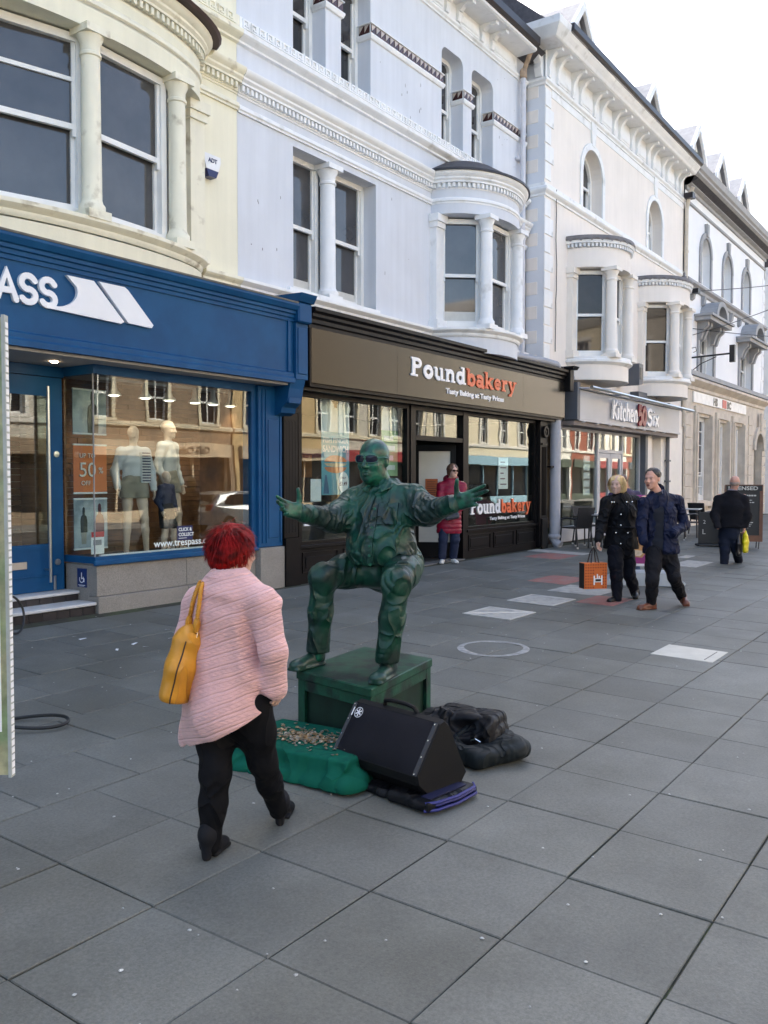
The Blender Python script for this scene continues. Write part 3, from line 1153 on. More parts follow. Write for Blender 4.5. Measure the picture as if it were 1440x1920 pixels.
def eaves(t, x0, x1, yw, z0, z1, proj, gut, m, first, pitch, gap, bw=0.11, gm=M_gutter, crown=0.0):
    """bracketed eaves: frieze panels, paired scrolled brackets, soffit, crown, gutter"""
    MB().box(x0, x1, yw - .02, yw + .02, z0, z1).build('frieze', m, t)
    MB().box(x0, x1, yw - proj, yw + .1, z1, z1 + .05).build('soffit', m, t)
    pr = [(0.0, z0 + .01), (0.05, z0 + .01), (0.07, z0 + .10), (0.06, z0 + .2), (0.09, z0 + (z1 - z0) * .6), (0.16, z0 + (z1 - z0) * .8), (0.23, z0 + (z1 - z0) * .9), (0.24, z1 - .003), (0, z1 - .003)]
    sb = [(proj - .2, z1 - .07), (proj - .06, z1 - .07), (proj - .06, z1 - .004), (proj - .2, z1 - .004)]
    base = None
    x = first
    while x < x1 - .05:
        for q in (x - gap / 2, x + gap / 2):
            if q - bw / 2 < x0 or q + bw / 2 > x1:
                continue
            if base is None:
                mb = MB().prism([(-o, z) for o, z in pr], -bw / 2, bw / 2, axis='x')
                base = mb.mesh('bracket', m)
                mb = MB().prism([(-o, z) for o, z in sb], -bw / 2, bw / 2, axis='x')
                base2 = mb.mesh('soffit_block', m)
            link('bracket', base, t, (q, yw - .02, 0))
            link('soffit_block', base2, t, (q, yw, 0))
        a, b = x + gap / 2 + bw, x + pitch - gap / 2 - bw
        if b < x1 - .1:
            fpn = MB()
            zz0, zz1 = z0 + (z1 - z0) * .16, z0 + (z1 - z0) * .66
            fpn.bevbox(a, b, yw - .055, yw - .018, zz0, zz1, .02)
            fpn.box(a - .04, b + .04, yw - .035, yw - .019, zz0 - .035, zz1 + .035)
            fpn.build('frieze_panel', m, t)
        x += pitch
    c = [(proj - .01, z1 + .0), (proj + .03, z1 + .02)]
    if crown:
        c += [(proj + .06, z1 + crown * .35), (proj + .12, z1 + crown * .7), (proj + .16, z1 + crown), (0, z1 + crown + .02)]
    else:
        c += [(proj + .03, z1 + .07), (0, z1 + .08)]
    MB().sweep([(0, z1 + .002)] + c, [(x0, yw, 0, -1), (x1, yw, 0, -1)]).build('crown_moulding', m, t)
    go = proj + (.16 if crown else .03)
    gz0 = z1 + (crown if crown else .06)
    MB().sweep([(go - .02, gz0 + .02), (go + .03, gz0 + .01), (go + .075, gz0 + .06), (go + .08, gz0 + gut), (go - .02, gz0 + gut)], [(x0, yw, 0, -1), (x1, yw, 0, -1)]).build('gutter', gm, t)
eaves(wb, WX0 - .3, 16.95, YW, 10.19, 10.5, 0.45, 0.2, M_trim, 9.0, 1.32, 0.42)
# downpipe in the corner
dp = thing('drainpipe', 'pale lilac drainpipe in the corner beside the quoined side wall', 'drainpipe', (17.06, 8.38, 4.2))
m = MB(); m.tube([(17.06, 8.38, 4.25), (17.06, 8.38, 10.25)], 0.055, 10)
m.build('pipe', M_drain, dp, smooth=True)
m = MB(); m.tube([(17.06, 8.38, 10.2), (17.08, 8.33, 10.36), (17.0, 8.2, 10.52), (16.98, 8.1, 10.62)], 0.05, 8)
m.build('swan_neck', mat('rusty_neck', (0.38, 0.28, 0.20), .7, .3, 9), dp, smooth=True)
m = MB().lathe([(.05, 0), (.075, .02), (.075, .16), (.05, .2)], 17.06, 8.38, 10.08, 10)
m.build('hopper', mat('rusty_neck', (0.4, 0.3, 0.2)), dp)
for z in (5.3, 6.9, 8.4):
    m = MB().lathe([(.062, 0), (.062, .05)], 17.06, 8.38, z, 10); m.box(16.93, 17.19, 8.42, 8.49, z, z + .05)
    m.build('pipe_clip', M_drain, dp)
wm = MB()
rk = random.Random(21)
for i in range(26):
    x, z = rk.choice([(rk.uniform(8.8, 9.7), rk.uniform(4.6, 6.5)), (rk.uniform(12.0, 13.4), rk.uniform(4.6, 6.5)), (rk.uniform(11.9, 13.8), rk.uniform(7.9, 8.7)), (rk.uniform(16.1, 16.9), rk.uniform(7.9, 9.9))])
    r, h_ = rk.uniform(.004, .009), rk.uniform(.005, .035)
    wm.prism([(x + r * math.cos(2 * PI * k / 8), z + h_ * math.sin(2 * PI * k / 8)) for k in range(8)], YW - .002, YW + .001)
wm.build('wall_mark', mat('wall_scar', (.22, .21, .22), .9), wb)['kind'] = 'stuff'
own(dp); own(wb)

# ------------------------------------------------------------------ cream building
cb = thing('townhouse', 'cream rendered building with a bow window above the blue shop', 'building', (5, 8.5, 0.2))
CX0, CX1, CXC, CA, CB_ = -4.0, 8.698, 6.17, 1.75, 0.56
w = MB()
wall_face(w, CX0, CX1, 3.9, 12, YW, [], 0.3)
w.build('wall', M_cream, cb)
body(cb, CX0, CX1, YW, M_cream, 12.0)
cp = bowpath(CXC, CA, CB_, YW)
cfull = bowpath(CXC, CA, CB_, YW, CX0, CX1)
e = MB()
e.sweep([(-.1, 6.42), (0.03, 6.42), (0.03, 7.0), (-.1, 7.0)], cp, caps=False)
cap(e, cp, 0.028, 6.422)
e.build('bow_head', M_cream, cb, smooth=True)
s = MB()
s.sweep([(-.02, 3.9), (0.0, 3.9), (0.03, 4.28), (-.02, 4.28)], cp, caps=False)
cap(s, cp, 0.0, 3.905); cap(s, cp, 0.03, 4.44)
s.build('bow_skirt', M_cream, cb, smooth=True)
MB().sweep(prof('sill', 4.30), cp).build('bow_sill_moulding', M_creamtrim, cb, smooth=True)
MB().sweep(prof('sill', 4.26), [(CXC + CA + .1, YW, 0, -1), (CX1, YW, 0, -1)]).build('sill_moulding', M_creamtrim, cb)
MB().sweep(prof('string', 6.64), cfull).build('string_course', M_creamtrim, cb, smooth=True)
MB().sweep(prof('cornice', 6.85), cfull).build('cornice', M_creamtrim, cb, smooth=True)
d = MB(); dentils(d, cfull, 6.90, 6.975, 0.028, 0.085, 0.085, 0.045)
d.build('dentil_course', M_creamtrim, cb)['kind'] = 'stuff'
MB().sweep([(0.18, 7.17), (0.27, 7.17), (0.3, 7.2), (0.24, 7.24), (0.18, 7.24)], cp).build('bow_gutter', mat('brown_lead', (.07, .04, .035), .6), cb, smooth=True)
rf = MB()
rp = [(x + nx * .24, y + ny * .24, 7.22) for x, y, nx, ny in cp]
rf.add(rp + [(CXC, YW - .02, 7.75)], [(i, i + 1, len(rp)) for i in range(len(rp) - 1)])
rf.build('bow_roof', M_slate, cb)
MB().sweep([(0, 7.52), (0.05, 7.53), (0.05, 7.56), (0.12, 7.60), (0.14, 7.62), (0.14, 7.67), (0.06, 7.72), (0.06, 7.87), (0, 7.88)], [(CX0, YW, 0, -1), (CX1, YW, 0, -1)]).build('ledge', M_creamtrim, cb)
gk = MB()
x = CX1 - 1.2
while x < CX1 - .16:
    y0, y1 = YW - .078, YW - .058
    gk.box(x, x + .02, y0, y1, 7.735, 7.855); gk.box(x + .02, x + .11, y0, y1, 7.835, 7.855)
    gk.box(x + .09, x + .11, y0, y1, 7.765, 7.834); gk.box(x + .045, x + .089, y0, y1, 7.765, 7.785)
    gk.box(x + .0201, x + .155, y0, y1, 7.735, 7.752)
    x += .16
gk.build('greek_key_band', M_creamtrim, cb)['kind'] = 'stuff'
bow_lights(cb, CXC, CA, CB_, YW, M_creamtrim, 6.40, 4.47, (M_pane, M_pane), 0.5, trans=5.93, rcol=0.105, th=(176, 96.5, 51, 4))
own(cb)
# alarm box
al = thing('alarm_box', 'white and navy burglar alarm box on the cream wall', 'alarm', (8.13, 8.44, 5.73))
m = MB().prism([(-.14, .13), (.14, .13), (.145, .06), (.105, -.06), (-.105, -.06), (-.145, .06)], -.06, .05); m.build('cover', mat('alarm_white', (.8, .8, .8), .35), al)
m = MB().prism([(-.105, -.062), (.105, -.062), (.065, -.15), (-.065, -.15)], -.06, .05); m.build('lens', mat('alarm_navy', (.01, .015, .09), .3), al)
text('ADT', 0.075, mat('alarm_navy', (.01, .015, .09), .3), (-0.075, -.062, .03), al, bold=0.002)

# ------------------------------------------------------------------ beige building with quoins and two bows
YK = 8.1
kb_ = thing('townhouse', 'beige building with white quoins and two bow windows above the grey cafe front', 'building', (22.5, 8.1, 0.2))
KX0, KX1 = 17.52, 27.5
kh = [(19.58, 20.80, 8.02, 9.46, 0.61, 0.34), (24.2, 25.4, 8.02, 9.46, 0.60, 0.34)]
w = MB()
wall_face(w, KX0, KX1, 3.7, 10.9, YK, kh, 0.34)
w.box(KX0 + .02, KX1, YK + .5, YK + .56, 4.0, 10.9)
w.build('wall', M_beige, kb_)
sd = MB(); sd.box(KX0, KX0 + .1, YK + .002, YK + 0.6, 0.2, 10.9); sd.build('side_wall', mat('pale_side_render', (0.70, 0.72, 0.76), .8, .04, 1.2, bump=.2, bscale=40), kb_)
body(kb_, KX0, KX1, YK, M_beige, 10.9, y0r=7.6)
for k, h in enumerate(kh):
    a, b = h[0], h[1]
    sash(b - a, 8.02, 9.46, kb_, ((a + b) / 2, YK + .26, 0), r=(b - a) / 2 - .001, fw=0.08, meet=0.48, panes=(M_pane, M_pane2))
    ar = MB()
    for i in range(16):
        t0, t1 = PI * i / 16, PI * (i + 1) / 16
        cx, cz, r0, r1 = (a + b) / 2, 9.46 - (b - a) / 2, (b - a) / 2 + .002, (b - a) / 2 + .15
        q = [(cx + r * math.cos(t), cz + r * math.sin(t)) for t, r in ((t0, r0), (t0, r1), (t1, r1), (t1, r0))]
        ar.prism(q, YK - .035, YK - .001)
    for xx in (a - .15, b + .002):
        ar.box(xx, xx + .148, YK - .03, YK - .0015, 8.02, 9.46 - (b - a) / 2 + .02)
    ar.build('window_surround', M_trim, kb_)
    ks = MB().prism([((a + b) / 2 - .09, 9.55), ((a + b) / 2 + .09, 9.55), ((a + b) / 2 + .16, 10.1), ((a + b) / 2 - .16, 10.1)], YK - .045, YK - .0025)
    ks.build('keystone', M_trim, kb_)
kst = [(KX0, YK, 0, -1), (KX1, YK, 0, -1)]
kcor = [(KX0, YK + .38, -1, 0), (KX0, YK, -1, -1), (KX1, YK, 0, -1)]
MB().sweep([(0, 7.74), (0.03, 7.75), (0.03, 7.79), (0.08, 7.83), (0.10, 7.86), (0.10, 7.91), (0.03, 7.95), (0.03, 8.015), (0, 8.02)], kcor).build('string_course', M_trim, kb_)
MB().sweep([(0, 10.06), (0.03, 10.07), (0.03, 10.11), (0.07, 10.15), (0.07, 10.20), (0, 10.22)], kcor).build('frieze_string', M_trim, kb_)
MB().box(KX0 + .34, KX1 - .02, YK - .012, YK - .001, 9.9, 10.06).build('frieze_band', M_trim, kb_)
# side quoins: beige blocks on the pale side, white blocks on the front
z, k = 4.1, 0
qs = MB().bevbox(-.008, 0.03, -.15, .15, 0, .27, .004).mesh('quoin', M_beige)
while z < 9.9:
    link('quoin', qs, kb_, (KX0 - .0, YK + .30, z))
    z += 0.52
z, k = 4.25, 0
ql = MB().bevbox(0, .44, -.018, .0, 0, .36, .006).mesh('quoin', M_trim)
qsh = MB().bevbox(0, .30, -.018, .0, 0, .36, .006).mesh('quoin', M_trim)
while z < 9.8:
    if not 7.4 < z < 8.02:
        link('quoin', ql if k % 2 else qsh, kb_, (KX0 - .004, YK - .001, z))
    z += 0.385; k += 1
eaves(kb_, KX0, KX1 - .3, YK, 10.22, 10.78, 0.42, 0.18, M_trim, 17.85, 1.27, 0.44, crown=0.2)
# return of the eaves on the left side
se = MB()
se.sweep([(0, 10.782), (0.42, 10.782), (0.45, 10.80), (0.54, 10.92), (0.58, 10.98), (.60, 11.12), (0, 11.13)], [(KX0, YK + .9, -1, 0), (KX0, YK, -1, -1), (KX0 + .02, YK, 0, -1)])
se.build('eaves_return', M_trim, kb_)
cbk = MB().prism([(-.05, 10.24), (-.12, 10.4), (-.1, 10.5), (-.3, 10.72), (-.3, 10.78), (0.0, 10.78), (0.0, 10.24)], YK + .05, YK + .2, axis='y')
cbk.v = [(x + KX0, y, z) for x, y, z in cbk.v]
cbk.build('bracket', M_trim, kb_)
KB = ((19.85, 1.06, 0.98), (24.68, 1.15, 0.95))
M_kpane = mat('cafe_upper_glass', (0.03, 0.024, 0.022), 0.03, 0.4, 1.2, spec=0.45)
for k, (xc, a, b) in enumerate(KB):
    q = bowpath(xc, a, b, YK)
    e = MB()
    e.sweep([(-.12, 6.44), (0.02, 6.44), (0.02, 6.93), (-.12, 6.93)], q, caps=False)
    cap(e, q, 0.018, 6.442)
    e.build('bow_head', M_beige, kb_, smooth=True)
    s = MB()
    s.sweep([(-.02, 3.93), (0.0, 3.93), (0.0, 4.3), (-.02, 4.3)], q, caps=False)
    cap(s, q, 0, 3.935); cap(s, q, 0.02, 4.44)
    s.build('bow_skirt', M_beige, kb_, smooth=True)
    MB().sweep([(0, 4.27), (.02, 4.28), (.05, 4.31), (.09, 4.33), (.09, 4.38), (.06, 4.40), (.06, 4.45), (0, 4.455)], q).build('sill_moulding', M_trim, kb_, smooth=True)
    MB().sweep([(0, 6.86), (.02, 6.86), (.02, 6.96), (.1, 6.96), (.1, 6.99), (.12, 7.02), (0, 7.03)], q).build('cornice', M_trim, kb_, smooth=True)
    d = MB(); dentils(d, q, 6.88, 6.955, 0.018, 0.08, 0.085, 0.045)
    d.build('dentil_course', M_trim, kb_)['kind'] = 'stuff'
    # zigzag lead flashing over the cornice
    fl = MB()
    N = 15
    fl.sweep([(0.115, 7.03), (0.13, 7.06), (0.11, 7.125), (0.06, 7.14)], q, caps=False)
    for i in range(N):
        t = PI - PI * (i + .5) / N
        cx, cy = xc + (a + .13) * math.cos(t), YK - (b + .13) * math.sin(t)
        t2 = .5 * PI / N
        l = (xc + (a + .13) * math.cos(t + t2), YK - (b + .13) * math.sin(t + t2)); r_ = (xc + (a + .13) * math.cos(t - t2), YK - (b + .13) * math.sin(t - t2))
        fl.add([(*l, 7.075), (*r_, 7.075), (cx, cy, 6.995)], [(0, 1, 2)])
    fl.build('lead_flashing', mat('lead', (.16, .15, .15), .6, .2, 8), kb_)
    rf = MB()
    rp = [(x + nx * .1, y + ny * .1, 7.13) for x, y, nx, ny in q]
    rf.add(rp + [(xc, YK - .01, 7.3)], [(i, i + 1, len(rp)) for i in range(len(rp) - 1)])
    rf.build('bow_roof', mat('lead', (.16, .15, .15)), kb_)
    bow_lights(kb_, xc, a, b, YK, M_beigetrim, 6.41, 4.46, (M_kpane, M_kpane), 0.49, rcol=0.13, colm=M_beigetrim)
# dormers
def dormer(t, x, y, zb, w, h, m, g=M_frame):
    a = w / 2
    d = MB()
    d.prism([(x - a * .8, zb), (x + a * .8, zb), (x + a * .8, zb + h * .55), (x, zb + h * .9), (x - a * .8, zb + h * .55)], y, y + 2.2)
    o = d.build('dormer', m, t)
    r = MB()
    for s in (-1, 1):
        q = [(x, zb + h), (x, zb + h - .24), (x + s * a, zb + h * .5 - .2), (x + s * a, zb + h * .5 + .04)]
        r.prism(q if s > 0 else q[::-1], y - .22, y - .14)
    r.build('barge_board', M_trim, o)
    r = MB()
    for s in (-1, 1):
        r.prism([(x + .001 * s, zb + h - .015), (x + .001 * s, zb + h - .06), (x + s * a, zb + h * .5 - .04), (x + s * a, zb + h * .5 + .015)], y - .139, y + 2.2)
    r.build('dormer_roof', mat('pale_slate', (.30, .30, .31), .6, .15, 6), o)
    MB().box(x - a * .45, x + a * .45, y - .02, y - .003, zb + .1, zb + h * .55).build('dormer_window', M_pane, o)
for x in (19.75, 24.85):
    dormer(kb_, x, 8.35, 11.2, 1.3, 1.6, M_trim)
own(kb_)
dp = thing('drainpipe', 'cream drainpipe between the beige building and the bank', 'drainpipe', (27.55, 8.0, 7.2))
m = MB(); m.tube([(27.55, 8.02, 3.3), (27.55, 8.02, 9.9), (27.5, 7.95, 10.2), (27.4, 7.8, 10.5)], 0.06, 8)
m.build('pipe', mat('cream_pipe', (.6, .53, .44), .6, .15, 5), dp, smooth=True)
MB().box(27.32, 27.58, 7.78, 8.05, 10.18, 10.34).build('hopper', M_gutter, dp)
for z in (7.4, 8.6):
    MB().lathe([(.075, 0), (.075, .06)], 27.55, 8.02, z, 8).build('pipe_clip', mat('cream_pipe', (.6, .53, .44)), dp)
own(dp)

# ------------------------------------------------------------------ bank
YH = 8.1
hb = thing('bank_building', 'white bank building with grey trimmed arched windows and stone ground floor', 'building', (33, 8.1, 0.2))
HX0, HX1 = 27.62, 38.75
arch = [(29.38, 30.5), (32.2, 33.3), (35.0, 36.1)]
ped = [(29.3, 31.0), (34.7, 36.6)]
hh = [(a, b, 8.02, 9.55, (b - a) / 2, .3) for a, b in arch] + [(a, b, 5.0, 6.72, 0, .3) for a, b in ped]
w = MB(); wall_face(w, HX0, HX1, 4.6, 10.7, YH, hh, .3)
w.box(HX0, HX1, YH + .5, YH + .55, 4.6, 10.7)
w.box(HX1 - .1, HX1, YH, YH + .6, 4.6, 10.7)
w.build('wall', M_hwhite, hb)
body(hb, HX0, HX1, YH, M_hwhite, 10.7, y0r=7.7)
for k, (a, b) in enumerate(arch):
    sash(b - a, 8.02, 9.55, hb, ((a + b) / 2, YH + .22, 0), r=(b - a) / 2 - .001, fw=0.08, meet=.5, panes=(M_pane, M_pane))
    ar = MB()
    cx, cz = (a + b) / 2, 9.55 - (b - a) / 2
    for i in range(14):
        t0, t1 = PI * i / 14, PI * (i + 1) / 14
        r0, r1 = (b - a) / 2 + .002, (b - a) / 2 + .17
        ar.prism([(cx + r * math.cos(t), cz + r * math.sin(t)) for t, r in ((t0, r0), (t0, r1), (t1, r1), (t1, r0))], YH - .06, YH - .001)
    for xx in (a - .17, b + .002):
        ar.box(xx, xx + .168, YH - .05, YH - .0015, 8.02, cz)
    ar.build('window_surround', M_hgrey, hb)
    MB().prism([(cx - .09, 9.6), (cx + .09, 9.6), (cx + .13, 10.0), (cx - .13, 10.0)], YH - .1, YH - .002).build('keystone', M_hgrey, hb)
for k, (a, b) in enumerate(ped):
    sash(b - a, 5.0, 6.72, hb, ((a + b) / 2, YH + .2, 0), fw=0.09, meet=.5, glaze=3, panes=(M_pane, M_pane))
    for xx in (a - .2, b + .002):
        MB().box(xx, xx + .198, YH - .06, YH - .001, 5.0, 6.7).build('window_jamb', M_hgrey, hb)
    for xx in (a - .1, a + .28, b - .28, b + .1):
        c = MB().prism([(-.02, 6.15), (-.12, 6.2), (-.16, 6.35), (-.22, 6.5), (-.34, 6.6), (-.34, 6.73), (-.0, 6.73)], xx - .09, xx + .09, axis='x')
        c.v = [(x, y + YH - .0, z) for x, y, z in c.v]
        c.build('console', M_hgrey, hb)
    cx = (a + b) / 2
    p = MB()
    p.box(a - .5, b + .5, YH - .5, YH - .002, 6.735, 6.86)
    p.box(a - .56, b + .56, YH - .58, YH - .003, 6.86, 6.93)
    hw = (b - a) / 2 - .1
    for i in range(14):
        t0, t1 = PI * i / 14, PI * (i + 1) / 14
        p.prism([(cx + r * math.cos(t), 6.93 + r * .72 * math.sin(t)) for t, r in ((t0, hw - .22), (t0, hw), (t1, hw), (t1, hw - .22))], YH - .55, YH - .004)
    p.build('pediment', M_hgrey, hb)
hst = [(HX0, YH, 0, -1), (HX1, YH, 0, -1)]
MB().sweep([(0, 7.62), (.06, 7.64), (.06, 7.74), (.16, 7.8), (.16, 7.88), (.04, 7.95), (0, 7.98)], hst).build('string_course', M_hgrey, hb)
cbm = MB().prism([(-.01, 7.3), (-.1, 7.36), (-.14, 7.6), (0, 7.62)], -.1, .1, axis='x').mesh('corbel', M_hgrey)
for i in range(9):
    link('corbel', cbm, hb, (28.4 + i * 1.2, YH, 0))
MB().sweep([(0, 10.18), (.05, 10.2), (.05, 10.27), (0, 10.29)], hst).build('frieze_string', M_hgrey, hb)
MB().sweep([(0, 10.55), (.06, 10.56), (.06, 10.66), (.2, 10.7), (.2, 10.78), (.24, 10.8), (.24, 10.86), (.4, 10.98), (.4, 11.05), (.46, 11.1), (.5, 11.28), (0, 11.3)], hst).build('cornice', mat('bank_cornice', (.36, .36, .365), .7, .1, 4), hb)
for i in range(9):
    o = MB().bevbox(HX1 - .42 + (.12 if i % 2 else 0), HX1 + .012, YH - .018, YH - .001, 5.2 + i * .52, 5.2 + i * .52 + .46, .006).build('quoin', M_hwhite, hb)
# stone ground floor
gw = [(28.9, 30.5, .98, 3.72), (31.45, 32.85, .98, 3.66), (33.65, 35.1, .98, 3.66)]
w = MB()
wall_face(w, HX0, HX1 + .05, 0.1, 4.6, YH - .05, [(a, b, c, d, 0, .22) for a, b, c, d in gw] + [(37.1, 38.45, .2, 3.5, .67, .5)], .45)
w.box(HX1 - .05, HX1 + .05, YH - .04, YH + .6, .1, 4.6)
w.box(HX0, HX1, YH + .5, YH + .55, .1, 4.6)
w.build('stone_ground_floor', M_stone, hb)
for a, b, c, d in gw:
    f = sash(b - a, c, d, hb, ((a + b) / 2, YH + .10, 0), fw=.13, meet=.3, glaze=2, panes=(M_pane2, M_pane2), horns=False)
    g = MB()
    for i in range(1, 6):
        zz = c + (d - c) * i / 6
        g.box(-(b - a) / 2 + .1, (b - a) / 2 - .1, .035, .065, zz - .015, zz + .015)
    g.build('glazing_bar', M_frame, f)
    sm = MB()
    for xx, s in ((a, -1), (b, 1)):
        sm.box(min(xx, xx + s * .22) + .001, max(xx, xx + s * .22), YH - .12, YH - .052, .7, d + .1)
        sm.box(min(xx, xx + s * .14) + .0015, max(xx, xx + s * .14), YH - .17, YH - .12, .7, d + .06)
    sm.box(a - .22, b + .22, YH - .13, YH - .053, d + .102, d + .3)
    sm.build('window_surround', M_stone, hb)
    MB().box(a - .25, b + .25, YH - .2, YH - .055, .8, .96).build('window_sill', M_stone, hb)
blk = MB().bevbox(-.32, .32, -.03, 0, 0, .36, .012).mesh('stone_block', M_stone)
for x in (28.05, 36.4, 38.75):
    for i in range(10):
        link('stone_block', blk, hb, (x, YH - .051, .3 + i * .385))
ar = MB()
for i in range(14):
    t0, t1 = PI * i / 14, PI * (i + 1) / 14
    ar.prism([(37.775 + r * math.cos(t), 2.83 + r * math.sin(t)) for t, r in ((t0, .68), (t0, .95), (t1, .95), (t1, .68))], YH - .15, YH - .052)
ar.box(37.62, 37.93, YH - .22, YH - .15, 3.6, 4.3)
ar.build('door_arch', M_stone, hb)
MB().box(37.12, 38.43, YH + .2, YH + .26, .2, 2.85).build('door', mat('bank_door', (.3, .27, .22), .6), hb)
MB().box(37.12, 38.43, YH + .22, YH + .24, 2.86, 3.5).build('fanlight', M_pane2, hb)
MB().sweep([(0.05, 4.5), (.1, 4.52), (.1, 4.62), (.2, 4.7), (.3, 4.78), (.3, 4.86), (0.05, 4.9)], hst).build('shop_cornice', M_stone, hb)
MB().sweep([(0.05, 4.905), (.28, 4.91), (.28, 5.05), (.02, 5.1)], hst).build('lead_flashing', mat('bank_lead', (.3, .31, .33), .6, .1, 4), hb)
MB().sweep([(0, .12), (.12, .12), (.12, .55), (.06, .62), (0, .64)], [(HX0, YH - .05, 0, -1), (36.7, YH - .05, 0, -1)]).build('plinth', M_stone, hb)
for x, z in ((29.5, 11.2), (32.45, 11.2), (35.6, 11.2)):
    dormer(hb, x, 8.4, z, 1.7, 1.95, M_trim)
own(hb)
sg = thing('bank_sign', 'white fascia sign with black and red bank lettering', 'sign', (32, 8.03, 4.3))
MB().box(-3.5, 3.5, -.03, .015, -.17, .17).build('panel', mat('sign_white', (.8, .8, .8), .4), sg)
M_black = mat('black_vinyl', (.01, .01, .012), .4)
M_red = mat('sign_red', (.5, .02, .02), .4)
text('HS', 0.34, M_black, (-1.18, -.034, -.12), sg, bold=.018, sx=1.3)
text('BC', 0.34, M_black, (0.62, -.034, -.12), sg, bold=.018, sx=1.3)
hx = MB()
for s in (-1, 1):
    hx.prism([(0, 0), (s * .26, .14), (s * .26, -.14)][::s], -.045, -.031)
    hx.prism([(0, .001 * s), (.25, s * .14), (-.25, s * .14)][::s], -.0449, -.0315)
hx.v = [(x + .3 - .05, y, z) for x, y, z in hx.v]
hx.build('emblem', M_red, sg)
# bracket sticking out of the bank wall
br = thing('sign_bracket', 'black iron bracket arm standing out from the bank wall', 'bracket', (28.35, 8.1, 5.5))
m = MB(); m.tube([(0, 0, -.5), (0, 0, .5)], .035, 6); m.tube([(0, 0, 0), (0.05, -1.25, .05)], .03, 6)
m.tube([(0, -.02, -.45), (0.02, -.35, -.2), (.04, -.8, -.02)], .015, 6)
m.tube([(0, -.05, .3), (0.01, -.18, .32), (.01, -.2, .2), (0, -.1, .16)], .012, 6)
m.build('arm', M_black, br)
MB().box(-.03, .12, -1.35, -1.2, -.22, .3).build('bracket_end', M_black, br)
# building beyond the side street
fb = thing('townhouse', 'white building far down the street beyond the bank', 'building', (47, 8.3, 0.2))
fh = [(41.0 + i * 2.4, 42.2 + i * 2.4, z, z + 1.6, 0, .25) for i in range(6) for z in (4.9, 8.0)]
w = MB(); wall_face(w, 39.9, 56, .2, 10.6, 8.0, fh, .25); w.box(39.9, 56, 8.5, 8.55, .2, 10.6); w.box(39.9, 40, 8.01, 13, .2, 10.6); w.build('wall', M_hwhite, fb)
body(fb, 39.9, 56, 8.0, M_hwhite, 10.6)
for h in fh:
    sash(1.2, h[2], h[3], fb, ((h[0] + h[1]) / 2, 8.15, 0), fw=.1, glaze=1)
lt = MB()
for i in range(14):
    lt.box(40.0, 44.5, 7.9, 7.94, .8 + i * .28, .88 + i * .28)
for i in range(12):
    lt.box(40.0 + i * .4, 40.08 + i * .4, 7.941, 7.97, .6, 4.7)
lt.build('glazing_lattice', M_frame, fb)
MB().sweep([(0, 10.3), (.4, 10.5), (.4, 10.8), (0, 10.85)], [(39.9, 8.0, 0, -1), (56, 8.0, 0, -1)]).build('cornice', M_trim, fb)
own(fb)
# more of the terrace up the street, closing the view and holding off the sun
for i, (x0, x1, m, lab) in enumerate(((56.2, 72, M_beige, 'beige terrace building farther up the street'), (72.2, 95, M_cream, 'cream terrace building at the far end of the street'))):
    tb = thing('townhouse', lab, 'building', (x0, 8.2, 0.2))
    MB().box(x0, x1, 8.2, 13, 0.1, 11).build('wall', m, tb)
    own(tb)
# bird and moss on the eaves
M_moss = mat('moss', (.07, .075, .02), .95, .4, 20, bump=1, bscale=40)
mo = MB()
rm = random.Random(3)
for i in range(160):
    x = 26.2 + rm.random() * 1.0; y = 7.5 + rm.uniform(-.03, .12); z = 11.12 + rm.random() * .16 * (1 - abs(x - 26.8) / .9)
    a = rm.random() * 6.28; l = rm.uniform(.03, .09)
    mo.add([(x, y, z - .05), (x + l * math.cos(a), y + l * math.sin(a) * .5, z), (x + l * .3, y, z + l)], [(0, 1, 2)])
o = mo.build('moss', M_moss); o['kind'] = 'stuff'; o['label'] = 'tuft of moss growing in the beige building gutter'; o['category'] = 'moss'
# ================================================================== SHOPFRONTS
M_blue = mat('blue_gloss', (0.004, 0.062, 0.17), 0.5, 0.08, 3, spec=0.22, bump=0.06, bscale=25, c2=(0.006, 0.072, 0.185), c2scale=1.5)
M_bluedk = M_blue
M_letter = mat('sign_white_acrylic', (0.82, 0.82, 0.84), 0.35, 0.03, 3)
M_granite = mat('granite', (0.30, 0.275, 0.245), 0.55, 0.1, 3, bump=0.2, bscale=200, c2=(0.17, 0.155, 0.14), c2scale=160, c2lo=.45, c2hi=.62, detail=2)
M_steptile = mat('dark_step_tile', (0.028, 0.024, 0.026), 0.35, 0.2, 5, rnd=0.3)
M_nosing = mat('white_nosing', (0.55, 0.55, 0.55), 0.6, 0.15, 6)
M_metal = mat('brushed_steel', (0.6, 0.6, 0.6), 0.28, 0.05, 5, metal=1.0)
M_soffit = mat('grey_soffit', (0.33, 0.32, 0.31), 0.7, 0.1, 2)
M_bulb = mat('lit_bulb', (1, .8, .55), .5, 0, emit=(1.0, 0.72, 0.42, 14))
M_glass = glass_mat('shop_glass', ior=1.75)
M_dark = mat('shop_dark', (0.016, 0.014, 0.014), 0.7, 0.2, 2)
M_skin_m = mat('mannequin_skin', (0.62, 0.47, 0.37), 0.4, 0.04, 4)
def lit(pts, w, mb, X, y0, y1, closed=False):
    ribbon(mb, pts, w, y0, y1, closed, X)

